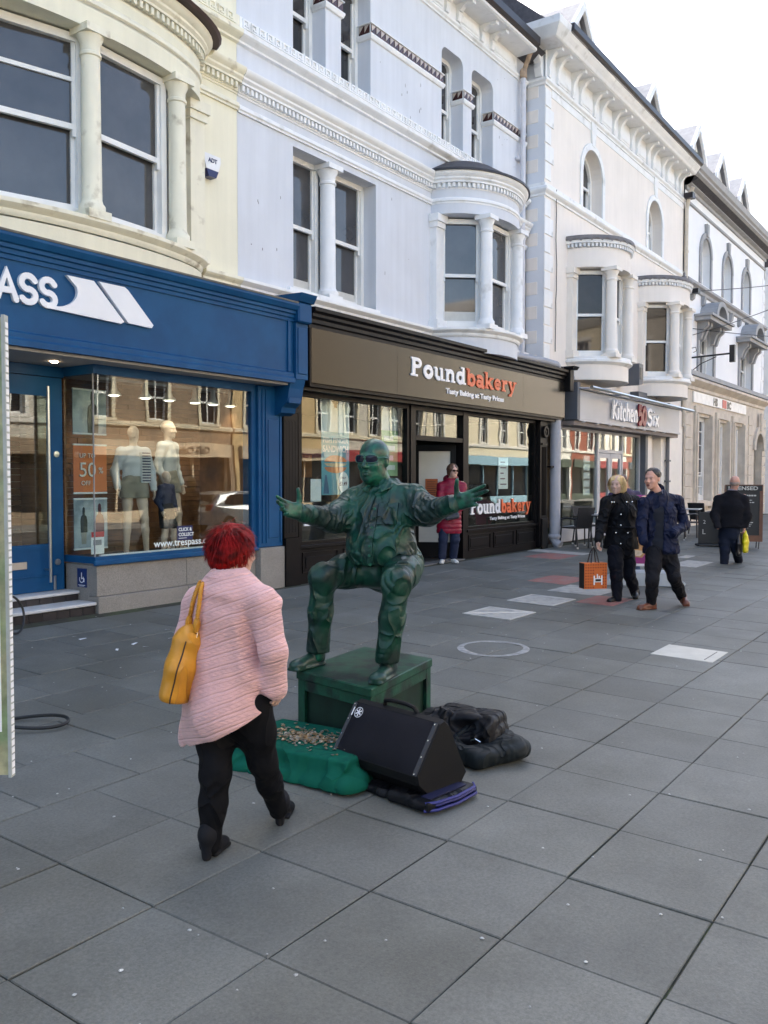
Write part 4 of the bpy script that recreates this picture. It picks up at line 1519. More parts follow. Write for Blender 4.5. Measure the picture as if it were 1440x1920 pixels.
# ---- rounded sans capitals for the outdoor shop
SANS = {
    'T': [([(0, 1), (.8, 1)], 0), ([(.4, 1), (.4, 0)], 0)],
    'R': [([(.1, 0), (.1, 1), (.45, 1)] + arc(.45, .74, .25, .26, 90, -90)[1:] + [(.1, .48)], 0), ([(.42, .48), (.75, 0)], 0)],
    'E': [([(.7, 1), (.1, 1), (.1, 0), (.7, 0)], 0), ([(.1, .5), (.6, .5)], 0)],
    'S': [([(.72, .84)] + arc(.42, .74, .3, .26, 30, 265, 12) + arc(.42, .25, .32, .25, 85, -150, 12), 0)],
    'P': [([(.1, 0), (.1, 1), (.45, 1)] + arc(.45, .72, .27, .28, 90, -90)[1:] + [(.1, .44)], 0)],
    'A': [([(0, 0), (.4, 1), (.8, 0)], 0), ([(.17, .32), (.63, .32)], 0)],
}
# ---- fat slab lettering for the bakery
SLAB = {
    'P': (.78, [([(.2, 0), (.2, 1)], .23, 0), ([(.2, .92)] + arc(.4, .73, .22, .19, 90, -90, 10) + [(.2, .54)], .15, 0), ([(.02, .045), (.44, .045)], .09, 0), ([(.04, .96), (.22, .96)], .08, 0)]),
    'o': (.66, [(arc(.33, .35, .22, .27, 0, 360, 22)[:-1], .2, 1)]),
    'u': (.74, [([(.18, .66), (.18, .28)] + arc(.34, .26, .16, .17, 180, 300, 8), .19, 0), ([(.54, .68), (.54, 0)], .19, 0), ([(.03, .66), (.2, .66)], .08, 0), ([(.4, .66), (.56, .66)], .08, 0), ([(.54, .04), (.72, .04)], .08, 0)]),
    'n': (.76, [([(.19, .66), (.19, 0)], .19, 0), ([(.2, .46)] + arc(.38, .44, .17, .18, 150, 0, 8) + [(.55, 0)], .19, 0), ([(.03, .66), (.22, .66)], .08, 0), ([(.05, .04), (.33, .04)], .08, 0), ([(.42, .04), (.71, .04)], .08, 0)]),
    'd': (.74, [(arc(.32, .34, .2, .27, 0, 360, 20)[:-1], .19, 1), ([(.54, .98), (.54, 0)], .19, 0), ([(.38, .95), (.56, .95)], .08, 0), ([(.54, .04), (.72, .04)], .08, 0)]),
    'b': (.72, [([(.18, .98), (.18, .02)], .19, 0), (arc(.4, .34, .2, .27, 0, 360, 20)[:-1], .19, 1), ([(.02, .95), (.2, .95)], .08, 0)]),
    'a': (.66, [([(.1, .54)] + arc(.3, .5, .2, .15, 150, 0, 8) + [(.5, .04), (.64, .04)], .17, 0), (arc(.28, .2, .17, .15, 0, 360, 14)[:-1], .16, 1)]),
    'k': (.74, [([(.18, .98), (.18, 0)], .19, 0), ([(.2, .28), (.56, .64)], .12, 0), ([(.32, .4), (.6, .03)], .19, 0), ([(.02, .95), (.2, .95)], .08, 0), ([(.04, .04), (.32, .04)], .08, 0), ([(.46, .04), (.74, .04)], .08, 0), ([(.42, .66), (.68, .66)], .08, 0)]),
    'e': (.64, [([(.14, .36), (.52, .36)] + arc(.33, .36, .2, .27, 0, 320, 20), .16, 0)]),
    'r': (.58, [([(.19, .66), (.19, 0)], .19, 0), ([(.2, .4)] + arc(.4, .44, .17, .17, 150, 60, 6), .18, 0), ([(.03, .66), (.22, .66)], .08, 0), ([(.05, .04), (.36, .04)], .08, 0)]),
    'y': (.7, [([(.14, .66), (.36, .08)], .19, 0), ([(.58, .66), (.34, .02), (.24, -.18), (.08, -.2)], .13, 0), ([(0, .66), (.3, .66)], .08, 0), ([(.44, .66), (.72, .66)], .08, 0)]),
}
def slabword(word, x0, x1, zb, cap_h, y, mats, parent, split):
    tot = sum(SLAB[c][0] for c in word)
    k = (x1 - x0) / tot
    x = x0
    for i, c in enumerate(word):
        mb = MB()
        for j, (pts, wd, cl) in enumerate(SLAB[c][1]):
            # keep the strokes of one letter off a common plane
            ribbon(mb, [(px * k, pz * cap_h) for px, pz in pts], wd * (k + cap_h) / 2 * 0.98, y - .018 - .0007 * j, y, bool(cl), lambda p, x=x: (x + p[0], zb + p[1]))
        mb.build('letter', mats[0] if i < split else mats[1], parent)
        x += SLAB[c][0] * k

# ------------------------------------------------------------------ blue outdoor shop
ts = thing('shopfront', 'blue painted outdoor clothing shopfront with white lettering and recessed door', 'shopfront', (7, 8.1, 0.2))
TX0, TX1 = -1.0, 9.06
fa = MB().box(TX0, TX1, 7.84, 8.3, 3.06, 3.9).build('fascia', M_blue, ts)
MB().sweep([(0, 3.81), (.02, 3.81), (.02, 3.85), (.04, 3.86), (.04, 3.90), (.065, 3.91), (.065, 3.945), (.09, 3.955), (.12, 4.01), (.12, 4.04), (-.5, 4.09)], [(TX0, 7.84, 0, -1), (9.06, 7.84, 0, -1)]).build('cornice_moulding', M_blue, ts)
MB().sweep([(.125, 4.042), (.13, 4.062), (-.62, 4.13), (-.62, 4.11)], [(TX0, 7.84, 0, -1), (9.04, 7.84, 0, -1)]).build('lead_cap', mat('dirty_lead', (.16, .15, .13), .8, .3, 6), ts)
MB().sweep([(0, 2.99), (.05, 2.99), (.05, 3.05), (.03, 3.07), (.03, 3.12), (0, 3.14)], [(TX0, 7.84, 0, -1), (9.05, 7.84, 0, -1)]).build('bottom_moulding', M_blue, ts)
MB().box(8.94, 8.985, 7.815, 7.84, 3.141, 3.839).build('frame_bead', M_blue, ts)
MB().box(TX0, 9.05, 7.86, 9.0, 2.96, 2.99).build('soffit', M_soffit, ts)
# console at the right end
cn = MB()
cn.box(9.066, 9.31, 7.79, 8.44, 3.05, 3.80)
cn.bevbox(9.10, 9.28, 7.775, 7.79, 3.12, 3.74, .006)
cn.build('console_panel', M_blue, ts)
cn = MB()
cn.bevbox(9.05, 9.33, 7.72, 8.46, 3.801, 4.07, .02)
cn.prism([(7.71, 4.075), (7.67, 4.14), (7.65, 4.18), (8.48, 4.20), (8.48, 4.075)], 9.03, 9.35, axis='x')
cn.build('console_head', M_blue, ts)
cb2 = MB()
cb2.prism([(8.12, 2.55), (7.99, 2.60), (7.97, 2.67), (7.9, 2.72), (7.86, 2.8), (7.84, 2.92), (7.80, 3.048), (8.3, 3.048), (8.3, 2.55)], 8.98, 9.27, axis='x')
cb2.bevbox(9.0, 9.25, 7.86, 7.98, 2.72, 2.88, .01)
cb2.build('corbel', M_blue, ts)
ps = MB()
ps.bevbox(8.66, 9.13, 8.1, 8.4, .78, 2.95, .008)
for a, b in ((8.72, 8.74), (8.79, 8.81), (9.07, 9.09)):
    ps.box(a, b, 8.085, 8.1, .84, 2.9)
ps.bevbox(8.84, 9.05, 8.088, 8.1, .9, 2.5, .005)
ps.build('pilaster', M_blue, ts)
# white lettering and the two bar emblem
def sansword(word, x_end, zb, h, y, parent):
    adv = {'A': .95, 'E': .9}
    x = x_end
    for c in reversed(word):
        wd = adv.get(c, 0.93) * h * .92
        x -= wd
        mb = MB()
        for j, (pts, cl) in enumerate(SANS[c]):
            ribbon(mb, [(px * h * .95, pz * h) for px, pz in pts], .235 * h, y - .035 - .0008 * j, y, False, lambda p: (x + p[0] + .03, zb + p[1]))
            for e in (pts[0], pts[-1]):
                n = 10
                mb.prism([(x + .03 + e[0] * h * .95 + .117 * h * math.cos(2 * PI * t / n), zb + e[1] * h + .117 * h * math.sin(2 * PI * t / n)) for t in range(n)], y - .0345, y - .001)
        mb.build('letter', M_letter, parent)
sansword('TRESPASS', 5.41, 3.43, .255, 7.84, fa)
lg = MB()
sw = [(5.50, 3.765), (5.80, 3.765), (6.22, 3.39), (6.16, 3.365), (5.72, 3.375), (5.32, 3.42), (5.36, 3.432)]
cv = arc(5.36, 3.62, .30, .188, -75, 15, 10)
lg.prism([(5.535, 3.77), (5.86, 3.77), (6.245, 3.40), (6.20, 3.375), (5.30, 3.405), (5.29, 3.43)] + cv, 7.80, 7.84)
lg.build('emblem', M_letter, fa)
lg = MB()
lg.prism([(5.925, 3.775), (6.255, 3.775), (6.30, 3.75), (6.645, 3.42), (6.62, 3.385), (6.30, 3.395)], 7.80, 7.84)
lg.build('emblem', M_letter, fa)
# display window: glass front and return
fr = MB()
fr.box(6.10, 8.66, 8.15, 8.25, .765, .84); fr.box(6.10, 8.66, 8.15, 8.25, 2.86, 2.96)
fr.box(8.58, 8.66, 8.15, 8.25, .84, 2.86)
fr.box(6.10, 6.16, 8.251, 8.72, .765, .84); fr.box(6.10, 6.16, 8.251, 8.72, 2.86, 2.96)
fr.bevbox(6.06, 8.67, 8.11, 8.149, .745, .80, .01)
fr.build('window_frame', M_blue, ts)
MB().box(6.13, 8.58, 8.18, 8.186, .84, 2.86).build('pane', M_glass, ts)
MB().box(6.118, 6.124, 8.19, 8.70, .84, 2.86).build('pane', M_glass, ts)
MB().box(6.109, 6.117, 8.172, 8.19, .841, 2.859).build('corner_bead', mat('bead_grey', (.3, .3, .3), .4), ts)
MB().box(6.2, 8.57, 8.19, 8.23, .841, .858).build('inner_sill', M_letter, ts)
for a, b in ((6.12, 7.43), (7.436, 8.655)):
    MB().bevbox(a, b, 8.16, 8.3, .40, .745, .004).build('granite_panel', M_granite, ts)
    MB().bevbox(a - .0, b, 8.13, 8.3, .2, .396, .006).build('granite_plinth', M_granite, ts)
MB().bevbox(8.66, 9.14, 8.07, 8.4, .2, .775, .006).build('granite_block', M_granite, ts)
MB().bevbox(6.12, 6.3, 8.301, 8.72, .2, .745, .004).build('granite_return', M_granite, ts)
# steps
st = MB().box(3.0, 6.115, 8.2, 8.5, .1, .30).box(3.0, 6.115, 8.5, 9.0, .1, .41)
st.build('step_core', M_dark, ts)
MB().bevbox(3.0, 6.118, 8.16, 8.498, .305, .342, .008).build('step_nosing', M_nosing, ts)
MB().bevbox(3.0, 6.118, 8.46, 8.9, .415, .45, .008).build('step_nosing', M_nosing, ts)
tm = MB().bevbox(-.079, .079, -.018, 0, 0, .088, .003).mesh('tile', M_steptile)
for i in range(11):
    link('tile', tm, ts, (6.03 - i * .163, 8.199, .21))
for i in range(10):
    link('tile', tm, ts, (6.03 - i * .163, 8.499, .322)).scale = (1, 1, .98)
# door
dr = MB()
dx0, dx1, dz0, dz1 = 4.96, 6.07, .455, 2.83
dr.box(dx0, dx0 + .12, 8.68, 8.73, dz0, dz1); dr.box(dx1 - .17, dx1, 8.68, 8.73, dz0, dz1)
dr.box(dx0 + .12, dx1 - .17, 8.68, 8.73, dz0, .98); dr.box(dx0 + .12, dx1 - .17, 8.68, 8.73, 2.62, dz1)
dr.box(dx0 + .14, dx1 - .19, 8.67, 8.68, .92, .965); dr.box(dx0 + .14, dx1 - .19, 8.67, 8.68, .62, .635)
door = dr.build('door', M_blue, ts)
MB().box(dx0 + .12, dx1 - .17, 8.70, 8.706, .98, 2.62).build('pane', M_glass, door)
m = MB().tube([(5.83, 8.58, .56), (5.83, 8.58, 2.72)], .016, 8)
for z in (.7, 2.6):
    m.tube([(5.83, 8.58, z), (5.83, 8.68, z)], .01, 6)
m.build('pull_handle', M_metal, door, smooth=True)
MB().bevbox(5.24, 5.60, 8.668, 8.68, .72, .80, .003).build('letter_plate', M_metal, door)
for z in (1.98, .77):
    m = MB().lathe([(0, 0), (.035, 0), (.035, .015), (0, .018)], 0, 0, 0, 14)
    m.v = [(5.985 + x, 8.68 - zz, z + y) for x, y, zz in m.v]
    m.build('lock', M_metal, door)
MB().bevbox(5.93, 5.96, 8.665, 8.68, .46, .62, .003).build('floor_bolt', M_metal, door)
MB().box(3.0, dx0 - .01, 8.68, 8.73, .45, 2.95).build('side_panel', M_blue, ts)
MB().box(dx0, 6.1, 8.685, 8.74, 2.84, 2.955).build('door_head', M_blue, ts)
m = MB().lathe([(0, 0), (.035, 0), (.045, .012)], 5.73, 8.32, 2.948, 14); m.build('downlight', M_bulb, ts)
# closer arm across the doorway
# accessible entrance sticker on the granite return
ac = MB().box(6.112, 6.1185, 8.335, 8.50, .49, .70); ac.build('sticker', mat('sticker_blue', (.012, .03, .13), .4), ts)
wc = MB()
N = 14
for i in range(N):
    a0, a1 = R(150 + 260 * i / N), R(150 + 260 * (i + 1) / N)
    wc.add([(6.1105, 8.42 - .042 * math.cos(a0), .58 + .042 * math.sin(a0)), (6.1105, 8.42 - .042 * math.cos(a1), .58 + .042 * math.sin(a1)), (6.1105, 8.42 - .032 * math.cos(a1), .58 + .032 * math.sin(a1)), (6.1105, 8.42 - .032 * math.cos(a0), .58 + .032 * math.sin(a0))], [(0, 1, 2, 3)])
for a, b, c, d in ((8.415, 8.425, .58, .655), (8.39, 8.42, .585, .595), (8.37, 8.39, .55, .59), (8.36, 8.48, .51, .516), (8.38, 8.46, .5, .504)):
    wc.box(6.1095, 6.1112, a, b, c, d)
wc.build('sticker_symbol', M_letter, ts)
# glass lettering
M_vinyl = mat('white_vinyl', (.8, .85, .82), .5, 0)
text('www.trespass.com', .118, M_vinyl, (6.94, 8.176, .895), ts, depth=.002, bold=.0015, sx=1.12)
sk = MB().box(7.30, 7.545, 8.1745, 8.1795, .955, 1.13); sk.build('sticker', mat('sticker_navy', (.012, .02, .10), .4), ts)
text('CLICK &', .057, M_vinyl, (7.318, 8.173, 1.068), ts, depth=.002, bold=.0014)
text('COLLECT', .057, M_vinyl, (7.318, 8.173, 1.006), ts, depth=.002, bold=.0014)
MB().box(7.32, 7.45, 8.173, 8.174, .978, .984).build('sticker_rule', M_vinyl, ts)
# ----- shop interior and display
M_wood = mat('display_timber', (0.20, 0.092, 0.038), 0.6, 0.3, 3, rnd=0, bump=.3, bscale=30, c2=(.10, .045, .02), c2scale=2.2)
bd = MB()
rb = random.Random(9)
z = .74
while z < 2.94:
    h = rb.uniform(.055, .085)
    x = 6.0 + rb.uniform(-.5, 0)
    while x < 9.0:
        l = rb.uniform(.35, 1.1)
        d = rb.uniform(0, .018)
        bd.box(max(x, 5.98), min(x + l, 9.06) - .003, 9.62 - d, 9.66, z, z + h - .004)
        x += l
    z += h
o = bd.build('display_backdrop', M_wood, ts); o['kind'] = 'stuff'
bd = MB()
z = .74
while z < 2.94:
    h = rb.uniform(.055, .085)
    d = rb.uniform(0, .012)
    bd.box(6.135 + 0, 6.16 + d, 8.74, 9.6, z, z + h - .004)
    z += h
o = bd.build('display_side', M_wood, ts); o['kind'] = 'stuff'
MB().box(6.16, 9.05, 8.25, 9.62, .70, .74).build('display_floor', mat('display_floor', (.03, .02, .016), .5, .3, 3), ts)
MB().box(6.1, 9.06, 8.26, 9.62, 2.96, 3.04).build('display_ceiling', M_soffit, ts)
MB().box(9.02, 9.06, 8.4, 9.62, .7, 2.95).build('display_end', M_wood, ts)
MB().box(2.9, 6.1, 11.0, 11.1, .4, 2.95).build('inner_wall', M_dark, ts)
sh = MB()
for z in (.9, 1.2, 1.5, 1.85):
    sh.box(4.6, 5.8, 10.2, 10.5, z, z + .02)
    for i in range(6):
        sh.box(4.65 + i * .19, 4.8 + i * .19, 10.2, 10.4, z + .02, z + .02 + rb.uniform(.08, .16))
sh.build('shelf_goods', mat('shelf_goods', (.3, .32, .33), .6, .4, 6), ts)
own(ts)

# track spotlights, lit
LAMP_W = 3.2
rl = thing('light_track', 'white lighting track across the top of the display window', 'light track', (7.9, 8.9, 2.95))
MB().box(-1.15, 1.1, -.015, .015, -.05, -.02).build('rail', M_letter, rl)
for x in (-1.0, 0, 1.0):
    MB().box(x - .01, x + .01, -.01, .01, -.02, .01).build('hanger', M_letter, rl)
hd = MB().lathe([(.03, .16), (.034, .1), (.036, .06), (.05, .02), (.085, -.02), (.09, -.04), (.07, -.035), (0, -.03)], 0, 0, 0, 14).mesh('head', M_letter, True)
bl = MB().lathe([(0, -.034), (.066, -.04), (.05, -.05), (0, -.052)], 0, 0, 0, 12).mesh('bulb', mat('spot_bulb', (1, .95, .85), .5, 0, emit=(1, .9, .75, 1.2)))
for i, x in enumerate((6.94, 7.42, 7.81, 8.26, 8.59, 8.92)):
    s = thing('spotlight', ['white spotlight farthest from the corner pillar side of the window, beside the door', 'white spotlight second from the shop door end of the track', 'white spotlight third from the shop door end of the track',
                            'white spotlight fourth from the shop door end of the track', 'white spotlight next to last before the blue pilaster', 'white spotlight beside the blue pilaster end of the track'][i], 'spotlight', (x, 8.88, 2.76), 0, 'spotlights over the window display')
    link('head', hd, s); link('bulb', bl, s)
    ld = bpy.data.lights.new('lamp', 'SPOT')
    ld.energy = LAMP_W; ld.spot_size = R(115); ld.spot_blend = .8; ld.shadow_soft_size = .05; ld.color = (1, .86, .68)
    lo_ = bpy.data.objects.new('lamp', ld); col.objects.link(lo_); lo_.parent = s; lo_.location = (0, 0, -.08)
    lo_.rotation_euler = (R(22), 0, 0)

# posters on rails
M_orange = mat('poster_orange', (.62, .17, .045), .6, .04, 2)
M_photo = mat('poster_sky', (.42, .47, .5), .6, .12, 5, c2=(.22, .26, .29), c2scale=4)
M_figdark = mat('poster_dark', (.035, .04, .035), .6)
M_figred = mat('poster_maroon', (.09, .012, .025), .6)
def poster(lab, z0, z1, m, x0=6.25, x1=6.71, y=8.74):
    t = thing('poster', lab, 'poster', ((x0 + x1) / 2, y, z0))
    w = (x1 - x0) / 2
    MB().box(-w, w, -.004, .004, 0, z1 - z0).build('sheet', m, t)
    for z in (-.012, z1 - z0):
        MB().tube([(-w, 0, z), (w, 0, z)], .012, 6).build('rail', M_letter, t)
    return t
def figure2d(t, cx, z0, h, m, legs=None):
    s = h
    pts = [(-.14, 0), (-.15, .45), (-.12, .62), (-.05, .68), (-.045, .74), (-.06, .82), (-.045, .95), (0, .99), (.045, .95), (.06, .82), (.045, .74), (.05, .68), (.12, .62), (.16, .45), (.15, 0)]
    MB().prism([(cx + x * s, z0 + z * s) for x, z in pts], -.008, -.0045).build('printed_figure', m, t)
    if legs:
        MB().prism([(cx - .12 * s, z0), (cx + .12 * s, z0), (cx + .1 * s, z0 - .45 * s), (cx - .1 * s, z0 - .45 * s)][::-1], -.0075, -.0042).build('printed_legs', legs, t)
t = poster('photo poster of a dark jacketed back at the top of the display', 2.24, 2.74, M_photo)
figure2d(t, 0.04, 0, .5, M_figdark)
t = poster('orange sale poster reading up to 50 percent off', 1.55, 2.10, M_orange)
M_px = mat('poster_text', (.75, .72, .68), .6)
M_pk = mat('poster_shade', (.16, .07, .03), .6)
for d, m, y in ((0, M_px, -.0085), (.012, M_pk, -.0062)):
    text('UP TO', .075, m, (-.15 - d, y, .40 - d * .4), t, depth=.001)
    text('50', .24, m, (-.16 - d, y, .18 - d * .4), t, depth=.001)
    text('%', .10, m, (.11 - d, y, .22 - d * .4), t, depth=.001)
    text('OFF', .075, m, (-.13 - d, y, .08 - d * .4), t, depth=.001)
t = poster('photo poster of two walkers by the sea below the orange poster', .90, 1.47, M_photo)
figure2d(t, -.1, .18, .3, M_figdark, mat('poster_shorts', (.35, .33, .28), .6))
figure2d(t, .12, .12, .40, M_figred, M_figdark)
t = thing('notice', 'small red and white price notice standing in the window corner', 'notice', (6.24, 8.3, .86))
MB().box(-.085, .085, -.004, .004, 0, .25).build('card', M_letter, t)
MB().box(-.085, .085, -.0062, -.0042, .19, .25).build('header', mat('notice_red', (.5, .02, .03), .5), t)
MB().box(-.06, .05, -.0062, -.0042, .10, .16).build('picture', mat('notice_grey', (.25, .25, .28), .5), t)

# ------------------------------------------------------------------ black bakery front
pb = thing('shopfront', 'black bakery shopfront with white and orange slab lettering', 'shopfront', (13.5, 8.1, 0.2))
M_black2 = mat('black_gloss', (0.007, 0.0062, 0.0068), 0.38, 0.2, 3, spec=0.16, bump=0.05, bscale=18)
M_fpanel = mat('black_fascia_panel', (0.013, 0.0115, 0.0105), 0.2, 0.25, 1.2, spec=0.32, bump=0.12, bscale=1.5, dist=.02)
M_orangel = mat('sign_orange', (0.72, 0.125, 0.04), 0.4, 0.03, 3)
for a, b in ((9.40, 11.50), (11.505, 15.95), (15.955, 17.98)):
    f = MB().box(a, b, 7.80, 8.0, 3.03, 3.78).build('fascia_panel', M_fpanel, pb)
    if a == 11.505:
        slabword('Poundbakery', 11.86, 15.62, 3.365, .295, 7.80, (M_letter, M_orangel), f, 5)
        text('Tasty Baking at Tasty Prices', .125, M_letter, (12.97, 7.793, 3.165), f, depth=.012, bold=.004, width=2.14)
fb2 = MB()
fb2.sweep([(0, 3.78), (.02, 3.78), (.02, 3.83), (.05, 3.85), (.05, 3.90), (.09, 3.93), (.09, 3.97), (.14, 4.0), (.14, 4.05), (-.6, 4.1)], [(9.36, 7.83, 0, -1), (18.02, 7.83, 0, -1)])
fb2.build('cornice_moulding', M_black2, pb)
m = MB(); m.box(9.375, 18.0, 7.83, 7.85, 2.98, 3.03); m.box(9.37, 9.398, 7.805, 8.2, 2.98, 3.779); m.box(17.982, 18.01, 7.805, 8.2, 2.98, 3.779); m.box(9.4, 17.98, 8.001, 8.1, 2.98, 3.78)
m.build('fascia_edge', M_black2, pb)
MB().box(9.0, 18.0, 7.9, 8.46, 2.93, 2.975).build('soffit', M_black2, pb)
m = MB(); m.bevbox(17.96, 18.16, 7.66, 8.08, 3.6, 4.06, .012); m.prism([(7.6, 4.062), (7.55, 4.13), (8.1, 4.13), (8.1, 4.062)], 17.93, 18.2, axis='x')
m.build('console_head', M_black2, pb)
# left pilaster with bored grooves
m = MB()
m.bevbox(9.145, 9.44, 8.08, 8.4, .88, 2.62, .006)
m.box(9.145, 9.45, 8.06, 8.4, 2.62, 2.68); m.box(9.16, 9.44, 8.085, 8.4, 2.68, 2.93)
m.box(9.145, 9.46, 8.05, 8.4, .20, .88)
m.build('pilaster', M_black2, pb)
gm = mat('groove_black', (.003, .003, .003), .8, 0)
for i in range(4):
    x = 9.195 + i * .064
    g = MB().box(x - .007, x + .007, 8.0775, 8.0805, .98, 2.48)
    for z in (.97, 2.5):
        g.prism([(x + .016 * math.cos(2 * PI * t / 12), z + .016 * math.sin(2 * PI * t / 12)) for t in range(12)], 8.0765, 8.081)
    g.build('groove', gm, pb)
# right pilaster with roundel and reeding
m = MB()
m.bevbox(17.2, 17.56, 8.0, 8.09, .24, 2.93, .006); m.bevbox(17.24, 17.52, 7.96, 8.0, .2, .85, .01); m.box(17.24, 17.52, 7.965, 8.0, 2.42, 2.46)
for i in range(3):
    m.tube([(17.31 + i * .07, 7.995, .92), (17.31 + i * .07, 7.995, 2.38)], .02, 6)
m.build('pilaster', M_black2, pb)
m = MB().lathe([(0, .05), (.03, .05), (.035, .035), (.075, .035), (.08, .06), (.12, .06), (.13, .03), (.13, 0)], 0, 0, 0, 22)
m.v = [(17.38 + x, 8.0 - z, 2.70 + y) for x, y, z in m.v]
m.build('roundel', M_black2, pb, smooth=True)
def shopwin(x0, x1, z0, z1, zf, word=True):
    m = MB()
    m.box(x0, x0 + .07, 8.09, 8.2, z0, z1); m.box(x1 - .07, x1, 8.09, 8.2, z0, z1)
    m.box(x0 + .07, x1 - .07, 8.09, 8.2, z0, z0 + .07); m.box(x0 + .07, x1 - .07, 8.09, 8.2, z1 - .06, z1)
    m.bevbox(x0 - .02, x1 + .02, 8.05, 8.089, z0 - .03, z0 + .02, .006)
    f = m.build('window', M_black2, pb)
    MB().box(x0 + .07, x1 - .07, 8.14, 8.146, z0 + .07, z1 - .06).build('pane', M_glass, f)
    MB().box(x0 + .07, x1 - .07, 8.15, 8.154, z0 + .07, zf).build('window_film', M_black2, f)
    if word:
        c = (x0 + x1) / 2
        slabword('Poundbakery', c - 1.27, c + 1.3, 1.03, .27, 8.139, (M_letter, M_orangel), f, 5)
        text('Tasty Baking at Tasty Prices', .085, M_letter, (c - .5, 8.133, .90), f, depth=.006, bold=.002, width=1.55)
    # stall riser with fielded panels
    MB().box(x0 - .02, x1 + .02, 8.09, 8.25, .15, z0 - .031).build('stall_riser', M_black2, pb)
    n = max(2, round((x1 - x0) / .95)); p = (x1 - x0) / n
    for i in range(n):
        a, b = x0 + i * p + .07, x0 + (i + 1) * p - .07
        q = MB()
        for r in ((a, b, z0 - .10, z0 - .085), (a, b, .36, .375), (a, a + .015, .375, z0 - .10), (b - .015, b, .375, z0 - .10)):
            q.box(r[0], r[1], 8.075, 8.09, r[2], r[3])
        q.bevbox(a + .07, b - .07, 8.078, 8.09, .42, z0 - .15, .006)
        q.build('riser_panel', M_black2, pb)
shopwin(9.46, 12.30, .74, 2.93, 1.36)
shopwin(14.22, 17.19, .74, 2.93, 1.36)
m = MB()
m.box(12.31, 12.46, 8.07, 8.25, .2, 2.93); m.box(14.06, 14.21, 8.07, 8.25, .2, 2.93)
m.box(12.461, 14.059, 8.08, 8.2, 2.36, 2.44); m.box(12.461, 14.059, 8.08, 8.2, 2.86, 2.93)
f = m.build('door_frame', M_black2, pb)
MB().box(12.461, 14.059, 8.14, 8.146, 2.441, 2.859).build('fanlight_pane', M_glass, f)
MB().box(12.4, 14.1, 8.05, 8.4, .18, .232).build('threshold', mat('worn_threshold', (.16, .155, .15), .7, .2, 6), pb)
# open door leaf (modelled along -x from its hinge, then swung inwards)
lw, lh = .78, 2.08
m = MB(); m.box(-lw, -lw + .1, 0, .05, 0, lh); m.box(-.1, 0, 0, .05, 0, lh); m.box(-lw + .1, -.1, 0, .05, 0, .28); m.box(-lw + .1, -.1, 0, .05, lh - .12, lh)
dl = m.build('door', M_black2, pb, loc=(14.04, 8.22, .25))
dl.rotation_euler = (0, 0, R(-62))
MB().box(-lw + .1, -.1, .02, .026, .28, lh - .12).build('pane', mat('door_pale', (.62, .62, .56), .4, .05, 3), dl)
MB().box(-.56, -.33, .0, .006, 1.1, 1.45).build('notice', mat('notice_orange', (.45, .12, .03), .6, .1, 20), dl)
for i in range(7):
    MB().box(-.53, -.37 + .03 * (i % 2), -.0015, -.0003, 1.15 + i * .04, 1.162 + i * .04).build('notice_line', mat('notice_ink', (.12, .03, .02)), dl)
# interior
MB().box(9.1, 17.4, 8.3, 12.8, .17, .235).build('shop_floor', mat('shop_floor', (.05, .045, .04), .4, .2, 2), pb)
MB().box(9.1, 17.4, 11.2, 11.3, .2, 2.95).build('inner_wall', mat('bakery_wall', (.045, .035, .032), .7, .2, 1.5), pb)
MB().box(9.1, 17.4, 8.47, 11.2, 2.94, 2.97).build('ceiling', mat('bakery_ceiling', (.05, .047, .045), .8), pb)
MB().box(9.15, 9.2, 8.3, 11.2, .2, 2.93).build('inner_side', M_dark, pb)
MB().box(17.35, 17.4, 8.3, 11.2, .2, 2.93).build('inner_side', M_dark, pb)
MB().bevbox(9.6, 12.2, 9.6, 10.2, .24, 1.3, .02).build('counter', mat('counter', (.12, .11, .1), .4, .2, 3), pb)
for i, (x, z, c) in enumerate(((12.62, 1.9, (.28, .08, .02)), (12.95, 1.55, (.25, .03, .03)), (13.3, 1.95, (.3, .12, .03)))):
    MB().box(x - .14, x + .14, 11.15, 11.19, z - .22, z + .22).build('menu_board', mat('menu_board_%s' % 'abc'[i], c, .5, .3, 8), pb)
own(pb)
# hanging window posters
M_teal = mat('poster_teal', (.10, .33, .42), .5, .1, 3)
M_pwhite = mat('poster_white', (.75, .77, .78), .5, .04, 4)
t = thing('poster', 'tall fish finger sandwich poster hanging in the bakery window', 'poster', (10.57, 8.3, 1.46))
MB().box(-.34, .34, 0, .006, 0, .95).build('sheet', M_teal, t)
MB().box(-.34, .34, 0.001, .0065, .951, 1.32).build('sheet', M_pwhite, t)
for c in (-.2, 0.2):
    m = MB().prism([(c + .17 * math.cos(2 * PI * k / 16), 1.32 + .12 * math.sin(2 * PI * k / 16)) for k in range(16)], .0, .007); m.build('scallop', M_pwhite, t)
text('FISH FINGER', .105, M_pwhite, (-.31, -.003, .79), t, depth=.001, bold=.003, width=.62)
text('SANDWICH', .135, M_pwhite, (-.31, -.003, .65), t, depth=.001, bold=.004, width=.62)
M_bun = mat('print_bun', (.6, .2, .08), .6, .25, 12)
m = MB().prism([(.27 * math.cos(PI * k / 12), .5 + .1 * math.sin(PI * k / 12)) for k in range(13)], -.003, -.0005); m.build('print_bread', M_bun, t)
m = MB().prism([(-.28, .48), (-.22, .44), (0, .42), (.22, .44), (.28, .48)], -.0031, -.0006); m.build('print_filling', mat('print_filling', (.6, .45, .3), .6, .3, 20), t)
m = MB().prism([(.27 * math.cos(PI + PI * k / 12), .42 + .09 * math.sin(PI + PI * k / 12)) for k in range(13)], -.0032, -.0007); m.build('print_bread', M_bun, t)
